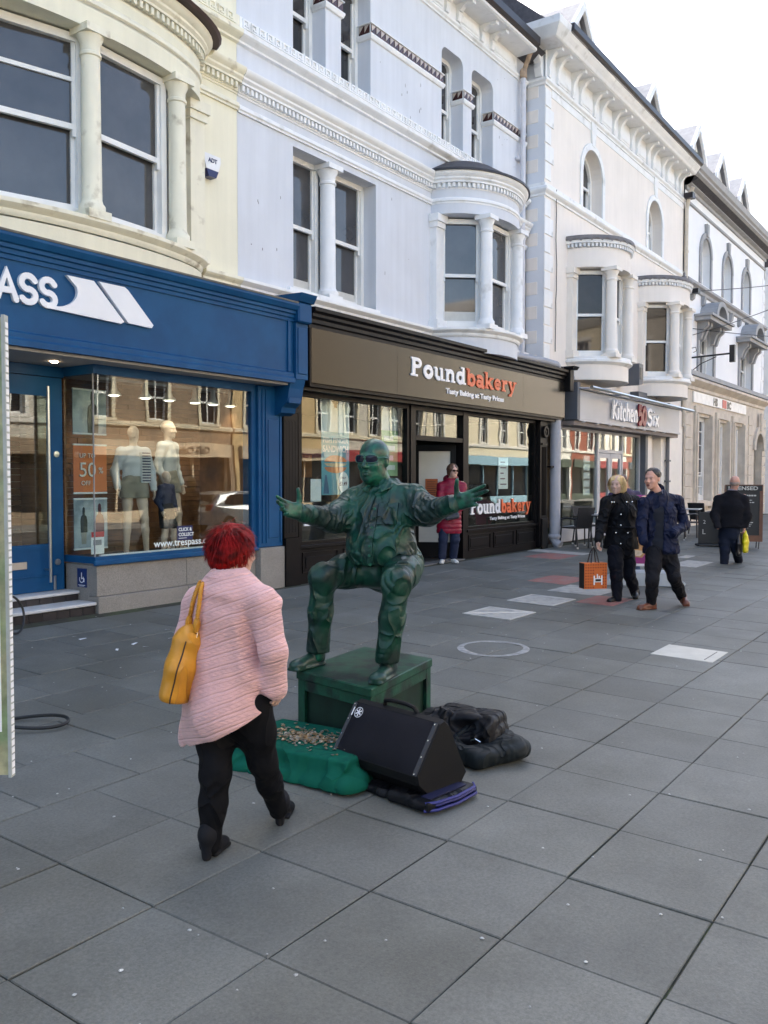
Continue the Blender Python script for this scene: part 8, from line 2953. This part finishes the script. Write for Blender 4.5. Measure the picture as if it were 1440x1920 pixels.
# local x = along the cabinet (towards the viewer's right), local y = away from the viewer
prof_ = [(.125, .355), (-.045, .115), (-.035, .07), (.04, .0), (.30, .0), (.345, .05), (.20, .335), (.165, .365)]
HL = .315
def wedge(mb, poly, x0, x1, b=.014):
    n = len(poly)
    cy = sum(p[0] for p in poly) / n; cz = sum(p[1] for p in poly) / n
    ins = [(cy + (y - cy) * .955, cz + (z - cz) * .955) for y, z in poly]
    rings = [(x0, ins), (x0 + b, poly), (x1 - b, poly), (x1, ins)]
    vs = [(x, y, z) for x, pl in rings for y, z in pl]
    fs = [tuple(range(n)), tuple(range(4 * n - 1, 3 * n - 1, -1))]
    for r in range(3):
        for k in range(n):
            fs.append((r * n + k, r * n + (k + 1) % n, (r + 1) * n + (k + 1) % n, (r + 1) * n + k))
    mb.add(vs, fs)
m = MB(); wedge(m, prof_, -HL, HL); m.build('cabinet', M_cab, sk)
p0, p1 = V3((0, -.045, .115)), V3((0, .125, .355))
fu = nrm(p1 - p0); fn_ = np.array([0, -fu[2], fu[1]])
g = []
m = MB()
N1, N2 = 20, 12
for i in range(N1 + 1):
    for j in range(N2 + 1):
        u, v = i / N1, j / N2
        bulge = .020 * (1 - (2 * u - 1) ** 4) * (1 - (2 * v - 1) ** 4)
        q = p0 + (p1 - p0) * (.015 + .97 * v) + np.array([(-HL + .035) + (2 * HL - .07) * u, 0, 0]) + fn_ * (.001 + bulge)
        m.v.append(tuple(q))
m.f = [(i * (N2 + 1) + j, (i + 1) * (N2 + 1) + j, (i + 1) * (N2 + 1) + j + 1, i * (N2 + 1) + j + 1) for i in range(N1) for j in range(N2)]
m.build('grille', M_grille, sk, smooth=True)
ed = mat('speaker_edge', (0.045, 0.047, 0.055), .5, .15, 9)
for s in (-1, 1):
    m = MB()
    a, b = s * (HL - .032), s * (HL - .008)
    q = [p0 + fu * .005, p1 - fu * .004]
    m.add([tuple(q[0] + np.array([a, 0, 0]) + fn_ * .004), tuple(q[0] + np.array([b, 0, 0]) + fn_ * .004), tuple(q[1] + np.array([b, 0, 0]) + fn_ * .004), tuple(q[1] + np.array([a, 0, 0]) + fn_ * .004)] +
          [tuple(q[0] + np.array([a, 0, 0]) - fn_ * .006), tuple(q[0] + np.array([b, 0, 0]) - fn_ * .006), tuple(q[1] + np.array([b, 0, 0]) - fn_ * .006), tuple(q[1] + np.array([a, 0, 0]) - fn_ * .006)],
          [(0, 1, 2, 3), (7, 6, 5, 4), (0, 4, 5, 1), (1, 5, 6, 2), (2, 6, 7, 3), (3, 7, 4, 0)])
    m.build('side_strip', ed, sk)
    for t in (.04, .35, .65, .95):
        c = p0 + (p1 - p0) * t + np.array([s * (HL - .02), 0, 0]) + fn_ * .005
        b_ = MB().tube([tuple(c), tuple(c + fn_ * .003)], .0045, 8); b_.build('screw', M_stud, sk)
# round badge with three crossed forks, and its small name bar
bc_ = p0 + (p1 - p0) * .80 + np.array([-HL + .085, 0, 0]) + fn_ * .0165
m = MB()
ux = np.array([1., 0, 0])
def onface(a, b, o=0.0):
    return tuple(bc_ + ux * a + fu * b + fn_ * o)
n = 28
m.add([onface(r_ * math.cos(2 * PI * k / n), r_ * math.sin(2 * PI * k / n), .001) for r_ in (.030, .0265) for k in range(n)], [(k, (k + 1) % n, n + (k + 1) % n, n + k) for k in range(n)])
for k in range(6):
    a = PI / 6 + k * PI / 3
    ca, sa = math.cos(a), math.sin(a)
    for w0, r0, r1 in ((.0028, .0, .022),):
        m.add([onface(r0 * ca - w0 * sa, r0 * sa + w0 * ca, .0012), onface(r1 * ca - w0 * 1.6 * sa, r1 * sa + w0 * 1.6 * ca, .0012), onface(r1 * ca + w0 * 1.6 * sa, r1 * sa - w0 * 1.6 * ca, .0012), onface(r0 * ca + w0 * sa, r0 * sa - w0 * ca, .0012)], [(0, 1, 2, 3)])
m.add([onface(-.048, -.024, .001), onface(-.040, -.024, .001), onface(-.040, .024, .001), onface(-.048, .024, .001)], [(0, 1, 2, 3)])
m.build('badge', M_letter, sk)
m = MB().tube([(-.12, .17, .35), (-.10, .155, .392), (-.05, .15, .402), (.06, .15, .402), (.11, .155, .392), (.13, .17, .35)], .012, 8)
m.build('handle', M_cab, sk, smooth=True)
# ------------------------------------------------------------------ folded bag beneath it
M_nylon = mat('black_nylon', (0.006, 0.0065, 0.009), .55, .25, 9, spec=.25, crease=0.022, cscale=5.8)
M_bluepipe = mat('blue_lining', (0.020, 0.024, 0.17), .55, .15, 20)
def fbag(F):
    F.box((0, 0, .022), (.21, .32, .020), r=.018, k=.02)
    F.box((-.02, -.22, .028), (.20, .14, .026), r=.02, k=.02)
    F.wrinkle(.006, 45, nrm((.5, 1, .2)), 211, 1.3)
    F.cut((0, 0, .003), (0, 0, -1))
fb_ = local_field('folded_bag', M_nylon, 'flat black bag with blue lined open end under the loudspeaker', 'bag', (3.85, 2.57, gz(2.57)), fbag, (-.35, -.45, -.03), (.35, .45, .09), .007, R(-8))
m = MB()
for z, o, x0, x1 in ((.012, 0, -.22, .20), (.028, .012, -.20, .20), (.046, .004, -.21, .19)):
    m.tube([(x0, -.33, z), (x0 + .05, -.372 + o, z + .004), ((x0 + x1) / 2, -.378 + o, z - .002), (x1 - .05, -.372 + o, z + .006), (x1, -.32, z)], .0075, 6)
m.build('lining', M_bluepipe, fb_, smooth=True)
m = MB().box(-.17, .12, -.33, -.27, .0555, .0605); m.build('zip_flap', mat('blue_black', (.012, .014, .05), .5), fb_)
# ------------------------------------------------------------------ two slumped bags
M_canvas = mat('dark_canvas', (0.010, 0.014, 0.016), .65, .3, 8, spec=.25, crease=0.022, cscale=5.8)
def bag1(F):
    F.box((0, 0, .10), (.15, .27, .10), r=.05, k=.03)
    F.box((.03, -.05, .20), (.11, .20, .03), r=.025, k=.03)
    F.ell((-.14, -.08, .17), (.07, .15, .06), .02, op='sub')
    F.wrinkle(.012, 22, nrm((.3, .6, 1)), 221, 1.4, ridge=True)
    F.cut((0, 0, .003), (0, 0, -1))
b1 = local_field('holdall', M_nylon, 'black holdall slumped behind the loudspeaker', 'bag', (4.60, 2.66, gz(2.66)), bag1, (-.3, -.42, -.03), (.3, .42, .30), .008, R(6))
m = MB().tube([(-.20, -.16, .12), (-.205, -.19, .135), (-.20, -.22, .12)], .004, 5); m.tube([(-.19, -.13, .07), (-.21, -.2, .05)], .004, 5); m.build('buckle', M_stud, b1)
def bag2(F):
    F.box((0, 0, .055), (.21, .17, .055), r=.045, k=.03)
    F.cone((-.15, .10, .08), (.05, .14, .16), .03, .028, .05)
    F.cone((.05, .14, .16), (.18, .0, .11), .028, .03, .06)
    F.ell((.10, -.10, .08), (.11, .10, .06), .05)
    F.ell((-.05, 0.04, .16), (.15, .09, .085), .015, op='sub')
    F.wrinkle(.014, 20, nrm((.5, .3, 1)), 231, 1.5, ridge=True)
    F.cut((0, 0, .003), (0, 0, -1))
b2 = local_field('rucksack', M_canvas, 'dark grey open bag lying collapsed on the paving at the right', 'bag', (4.52, 2.44, gz(2.44)), bag2, (-.34, -.34, -.03), (.34, .34, .28), .008, R(-20))

# ------------------------------------------------------------------ information panel at the left edge
ip = thing('information_panel', 'tall printed information board seen edge on at the left of the view', 'sign', (1.028, 1.663, 0), 0)
pdir = nrm((-.80, .58, 0))      # the panel runs off to the left, almost edge on
fdir = nrm((-.80, .62, 0))
M_print = mat('printed_board', (.36, .33, .20), .5, .3, 30, c2=(.20, .26, .13), c2scale=7, c2lo=.4, c2hi=.6, detail=6)
M_edge = mat('board_edge', (.36, .38, .36), .5, .1, 60)
# local frame: x along the panel, y its thickness
pa = R(124)
ip.rotation_euler = (0, 0, pa)
W_ = .82
MB().box(0.0, W_, -.007, .007, 1.10, 2.035).build('board', M_print, ip)
m = MB().box(-.007, -.0005, -.009, .009, 1.095, 2.04); m.build('edge_strip', M_edge, ip)
m = MB()
for i in range(62):
    m.box(-.0082, -.0072, -.006, .006, 1.10 + i * .015, 1.111 + i * .015)
o = m.build('edge_teeth', M_letter, ip); o['kind'] = 'stuff'
m = MB()
for s in (-1, 1):
    m.box(.012, .020, s * .0075 - .001, s * .0075 + .001, 1.19, 1.95)
    m.box(.020, W_ - .02, s * .0075 - .001, s * .0075 + .001, 1.19, 1.205); m.box(.020, W_ - .02, s * .0075 - .001, s * .0075 + .001, 1.935, 1.95)
m.build('printed_border', M_letter, ip)
m = MB(); m.box(.10, .16, -.03, .03, -.02, 1.094); m.box(.68, .74, -.03, .03, -.02, 1.094)
m.build('post', mat('post_brown', (.035, .03, .028), .5, .2, 9), ip)
# black hoops showing beyond it
M_rub = mat('black_rubber', (.012, .012, .012), .5, .2, 9)
for (x, y, rx, ry, rz, lab, tilt_) in ((3.22, 5.02, .26, .13, 128, 'black cable hoop lying nearest the board foot', 0), (4.78, 7.70, .19, .19, 20, 'black hoop leaning near the shop steps', 70)):
    t = thing('cable_hoop', lab, 'cable', (x, y, gz(y) + (.02 if not tilt_ else .2)), R(rz), 'black hoops by the board')
    pts = [(rx * math.cos(2 * PI * k / 40), ry * math.sin(2 * PI * k / 40), .012 + .012 * math.sin(2 * PI * k / 40 * 2)) for k in range(40)]
    MB().tube(pts, .011, 8, closed=True).build('loop', M_rub, t, smooth=True)
    t.rotation_euler = (R(tilt_), 0, R(rz))

# ------------------------------------------------------------------ cafe furniture
M_weave = mat('black_weave', (.014, .015, .018), .55, .25, 9, bump=.8, bscale=160)
M_chairleg = mat('dark_tube', (.02, .022, .026), .4, .1, 9)
M_foot = mat('pale_foot', (.55, .55, .52), .5)
def chair_parts(t):
    MB().bevbox(-.23, .23, -.22, .22, .42, .455, .012).build('seat', M_weave, t)
    m = MB().prism([(-.23, .0), (.23, .0), (.25, .42), (-.25, .42)], -.014, .014)
    m.v = [(x, .215 + y + (z) * .22, .455 + z) for x, y, z in m.v]
    m.build('backrest', M_weave, t)
    for sx in (-1, 1):
        MB().tube([(sx * .22, -.21, .62), (sx * .235, -.21, .40), (sx * .25, -.24, .02)], .017, 8).build('leg', M_chairleg, t)
        MB().tube([(sx * .235, .30, .86), (sx * .22, .21, .45), (sx * .24, .27, .02)], .017, 8).build('leg', M_chairleg, t)
        MB().tube([(sx * .22, -.22, .62), (sx * .25, -.05, .65), (sx * .25, .24, .63)], .02, 8).build('armrest', M_chairleg, t)
    m = MB()
    for sx in (-1, 1):
        for y in (-.24, .27):
            m.lathe([(.02, 0), (.022, .03), (.018, .035)], sx * (.25 if y < 0 else .24), y, -.0, 8)
            m.build('foot', M_foot, t) if False else None
    for sx in (-1, 1):
        for y in (-.24, .27):
            MB().lathe([(.02, 0), (.022, .03), (.018, .035)], sx * (.25 if y < 0 else .24), y, 0, 8).build('foot', M_foot, t)
CH = [(18.0, 7.52, 160, 'black woven armchair beside the grey drainpipe'), (18.95, 7.62, -35, 'black woven armchair behind the cafe table next to the door'), (19.0, 6.85, 100, 'black woven armchair partly hidden by the blonde woman'),
      (17.85, 6.55, -92, 'black woven armchair under the person in magenta'), (22.4, 6.45, 60, 'black woven armchair nearest the man in navy on the right'), (24.3, 6.55, 70, 'black woven armchair farther right before the bank')]
c0 = thing('armchair', CH[0][3], 'chair', (CH[0][0], CH[0][1], gz(CH[0][1])), R(CH[0][2]), 'cafe armchairs on the pavement')
chair_parts(c0)
for x, y, a, lab in CH[1:]:
    copy_thing(c0, lab, (x, y, gz(y)), R(a))
def table(x, y, lab):
    t = thing('cafe_table', lab, 'table', (x, y, gz(y)), R(8), 'cafe tables')
    MB().bevbox(-.36, .36, -.36, .36, .715, .74, .01).build('tabletop', mat('steel_top', (.55, .56, .58), .3, .05, 5, metal=.7), t)
    for sx in (-1, 1):
        for sy in (-1, 1):
            MB().tube([(sx * .30, sy * .30, .714), (sx * .32, sy * .32, .0)], .02, 8).build('leg', M_chairleg, t)
    return t
table(18.45, 7.0, 'square steel topped cafe table between the woven chairs')
table(23.3, 6.7, 'square steel topped cafe table beyond the man in navy')

# ------------------------------------------------------------------ licensed board, small board, promotional board
M_wooda = mat('board_timber', (.14, .06, .035), .5, .2, 5, bump=.2, bscale=20)
M_chalk = mat('chalkboard', (.018, .02, .022), .6, .15, 5)
M_chk = mat('chalk_text', (.55, .55, .53), .8)
lb = thing('pavement_sign', 'tall wooden licensed menu board standing behind the balding man', 'sign', (20.85, 4.72, gz(4.7)), R(-68))
bw_, bh_ = .40, 1.28
m = MB()
for s in (-1, 1):
    m.box(min(s * bw_, s * (bw_ - .07)), max(s * bw_, s * (bw_ - .07)), -.03, .03, .16, .16 + bh_)
m.box(-bw_ + .07, bw_ - .07, -.03, .03, .16, .30); m.box(-bw_ + .07, bw_ - .07, -.03, .03, .12 + bh_, .16 + bh_)
m.build('frame', M_wooda, lb)
MB().box(-bw_ + .07, bw_ - .07, -.015, .015, .30, .12 + bh_).build('chalkboard', M_chalk, lb)
MB().box(-bw_ + .02, bw_ - .02, -.034, -.03, bh_ + .02, bh_ + .14).build('header', M_chalk, lb)
text('LICENSED', .115, M_chk, (-.34, -.037, bh_ + .04), lb, depth=.003, bold=.002, width=.62)
for i, (w, h_, z) in enumerate(((.5, .03, 1.18), (.44, .02, 1.08), (.46, .02, 1.03), (.36, .02, .98), (.2, .016, .92), (.36, .025, .85), (.4, .018, .80), (.3, .018, .75), (.18, .016, .69), (.3, .025, .63), (.45, .018, .58), (.42, .018, .54), (.4, .018, .50), (.36, .018, .46), (.2, .016, .41), (.3, .018, .36))):
    r_ = random.Random(i)
    mm = MB()
    x = -.27 + r_.uniform(0, .03)
    e = x + w
    while x < e:
        l = r_.uniform(.02, .07)
        mm.box(x, min(x + l, e), -.0175, -.0155, z, z + h_)
        x += l + .012
    o = mm.build('chalk_line', M_chk, lb); o['kind'] = 'stuff'
bk2 = MB().box(-bw_, bw_, .0, .04, 0, bh_); bk2.v = [(x, y + .30 - z * .2, .14 + z) for x, y, z in bk2.v]; bk2.build('rear_leaf', M_wooda, lb)
for x in (-.33, .33):
    MB().tube([(x, -.01, .16), (x - .02, -.05, .0)], .012, 6).build('leg', M_black, lb)
    MB().tube([(x, .30, .15), (x, .34, .0)], .012, 6).build('leg', M_black, lb)
sb2 = thing('pavement_sign', 'small black board showing beside the legs of the balding man', 'sign', (20.9, 5.42, gz(5.4)), R(-65))
MB().bevbox(-.30, .30, -.02, .02, .06, .78, .008).build('board', M_chalk, sb2)
MB().bevbox(-.34, .34, -.2, .2, 0, .06, .02).build('base', M_chalk, sb2)
text('L', .16, M_chk, (-.22, -.023, .28), sb2, depth=.003); text('2', .12, M_chk, (-.2, -.023, .52), sb2, depth=.003)
pr = thing('pavement_sign', 'magenta poster sign on a pale water filled base behind the walking couple', 'sign', (13.05, 4.38, gz(4.38)), R(-64))
m = MB()
m.prism([(-.56, 0), (.56, 0), (.58, .05), (.44, .14), (.38, .19), (-.38, .19), (-.44, .14), (-.58, .05)], -.26, .26)
m.build('base', mat('pale_plastic', (.42, .46, .50), .45, .06, 5), pr)
for x in (-.2, .2):
    MB().bevbox(x - .04, x + .04, -.09, .09, .191, .27, .008).build('clamp', M_black, pr)
MB().bevbox(-.45, .45, -.03, .03, .271, 1.05, .008).build('frame', mat('sign_frame', (.75, .73, .75), .5), pr)
M_mag = mat('poster_magenta', (.26, .022, .17), .5, .08, 4)
MB().box(-.41, .41, -.034, -.0305, .31, 1.01).build('poster', M_mag, pr)
m = MB().prism([(-.30, .42), (-.02, .40), (.10, .55), (.06, .80), (-.1, .92), (-.28, .72), (-.36, .55)], -.0362, -.0342); m.build('printed_sandwich', mat('print_crust', (.42, .22, .09), .6, .3, 12), pr)
m = MB().prism([(-.32, .44), (-.05, .42), (.02, .5), (-.3, .53)], -.038, -.0364); m.build('printed_filling', mat('print_pale', (.55, .45, .33), .6, .3, 15), pr)
MB().box(.12, .38, -.0362, -.0342, .34, .60).build('price_panel', M_letter, pr)
text('£2', .2, M_mag, (.14, -.038, .38), pr, depth=.002)
text('MEAL DEAL', .10, M_letter, (-.38, -.0365, .93), pr, depth=.002, width=.7)
MB().bevbox(-.30, .15, -.03, .03, 1.051, 1.34, .008).build('topper', M_mag, pr)
for i in range(3):
    MB().box(-.26, .08 - .06 * i, -.034, -.0305, 1.09 + i * .08, 1.13 + i * .08).build('printed_line', M_letter, pr)

# ------------------------------------------------------------------ wires and bird
wr = thing('overhead_cable', 'thin black overhead cables strung past the bank front', 'cable', (28.3, 7.9, 8.3))
m = MB()
def sagline(a, b, s):
    a, b = V3(a), V3(b)
    return [tuple(a + (b - a) * t - UP * s * 4 * t * (1 - t)) for t in np.linspace(0, 1, 14)]
for a, b, s in (((0, 0, -.75), (10, -3, 1.3), .1), ((0, .1, -1.9), (10, -3, -1.2), .1), ((0, .1, -2.1), (9.5, -2.8, 1.1), .15)):
    m.tube(sagline(a, b, s), .012, 4)
m.build('cable', M_black, wr)
MB().box(-.12, .12, -.08, .14, -.82, -.68).build('clamp', M_black, wr)
wl = thing('wall_cable', 'thin dark wire running down the beige wall beside the quoins', 'cable', (18.1, 8.07, 7))
r_ = random.Random(4)
MB().tube([(.03 * r_.uniform(-1, 1), 0, 1.0 - i * .27) for i in range(14)], .010, 4).build('wire', M_black, wl)
def bird(F):
    F.cone((-.10, 0, .10), (.10, 0, .13), .055, .065, .03)
    F.cone((.12, 0, .16), (.17, 0, .23), .035, .032, .02)
    F.cone((.19, 0, .235), (.235, 0, .225), .014, .005, .01)
    F.cone((-.12, 0, .10), (-.28, 0, .09), .035, .012, .02, flat=((0, 0, 1), 1.6))
    for s in (-1, 1):
        F.cone((.08, .05 * s, .15), (-.2, .045 * s, .11), .03, .012, .02)
        F.cone((.0, .025 * s, .08), (.0, .025 * s, .0), .008, .008, .01)
pg = local_field('pigeon', mat('grey_plumage', (.19, .19, .2), .7, .3, 14, c2=(.06, .06, .07), c2scale=9), 'grey bird perched on the roof of the second bow window', 'bird', (25.05, 7.35, 7.14), bird, (-.36, -.14, -.02), (.3, .14, .32), .010, R(200))

# ------------------------------------------------------------------ litter by the granite, parked car over the road
m = MB()
r_ = random.Random(12)
for i in range(9):
    x, y = r_.uniform(5.0, 7.0), r_.uniform(5.9, 7.3)
    a = r_.uniform(0, 3.1); l = r_.uniform(.02, .06)
    c_, s_ = math.cos(a), math.sin(a)
    m.add([(x + c_ * l + s_ * .012, y + s_ * l - c_ * .012, gz(y) + .006), (x + c_ * l - s_ * .012, y + s_ * l + c_ * .012, gz(y) + .007), (x - c_ * l - s_ * .012, y - s_ * l + c_ * .012, gz(y) + .012), (x - c_ * l + s_ * .012, y - s_ * l - c_ * .012, gz(y) + .006)], [(0, 1, 2, 3)])
o = m.build('litter', M_letter); o['kind'] = 'stuff'; o['label'] = 'scraps of white paper on the paving near the granite'; o['category'] = 'litter'
car = thing('parked_car', 'silver hatchback parked across the road, seen reflected in the display window', 'car', (23.5, -6.4, -.2), R(8))
M_silver = mat('silver_paint', (.45, .46, .47), .3, .03, 2, metal=.6, coat=.6)
side = [(-2.0, .3), (-2.02, .75), (-1.9, .95), (-1.55, 1.38), (-.9, 1.46), (.2, 1.42), (.95, 1.0), (1.9, .82), (2.05, .6), (2.03, .3)]
m = MB(); n = len(side)
rings = [(-.86, .90), (-.80, 1.0), (.80, 1.0), (.86, .90)]
vs = [(x * (.985 if k in (0, 3) else 1), y * (1 if z < 1.0 else .86), .3 + (z - .3) * (1 if k in (1, 2) else .97)) for k, (y, q) in enumerate(rings) for x, z in side]
fs = [tuple(range(n)), tuple(range(4 * n - 1, 3 * n - 1, -1))] + [(r * n + k, r * n + (k + 1) % n, (r + 1) * n + (k + 1) % n, (r + 1) * n + k) for r in range(3) for k in range(n)]
m.add(vs, fs); m.build('body', M_silver, car)
for s in (-1, 1):
    MB().prism([(-1.5, 1.0), (-1.25, 1.34), (.15, 1.34), (.75, 1.0)], s * .74 - .005 + s * .085, s * .74 + .005 + s * .085).build('side_window', M_pane2, car)
    MB().bevbox(-2.06, -1.86, min(s * .55, s * .80), max(s * .55, s * .80), .78, .98, .02).build('tail_light', mat('tail_red', (.35, .01, .01), .2), car)
    for x in (-1.3, 1.3):
        w = MB().lathe([(0, -.1), (.30, -.1), (.32, -.06), (.32, .06), (.30, .1), (0, .1)], 0, 0, 0, 20)
        w.v = [(x + a, s * .78 + c, .32 + b) for a, b, c in w.v]
        wo_ = w.build('wheel', M_rub, car)
        w = MB().lathe([(0, 0), (.2, 0), (.2, .012), (0, .02)], 0, 0, 0, 14); w.v = [(x + a, s * (.885 + c), .32 + b) for a, b, c in w.v]; w.build('rim', M_metal, wo_)
m = MB().add([(-1.96, -.62, .98), (-1.96, .62, .98), (-1.62, .58, 1.34), (-1.62, -.58, 1.34)], [(0, 1, 2, 3)]); m.build('rear_window', M_pane2, car)
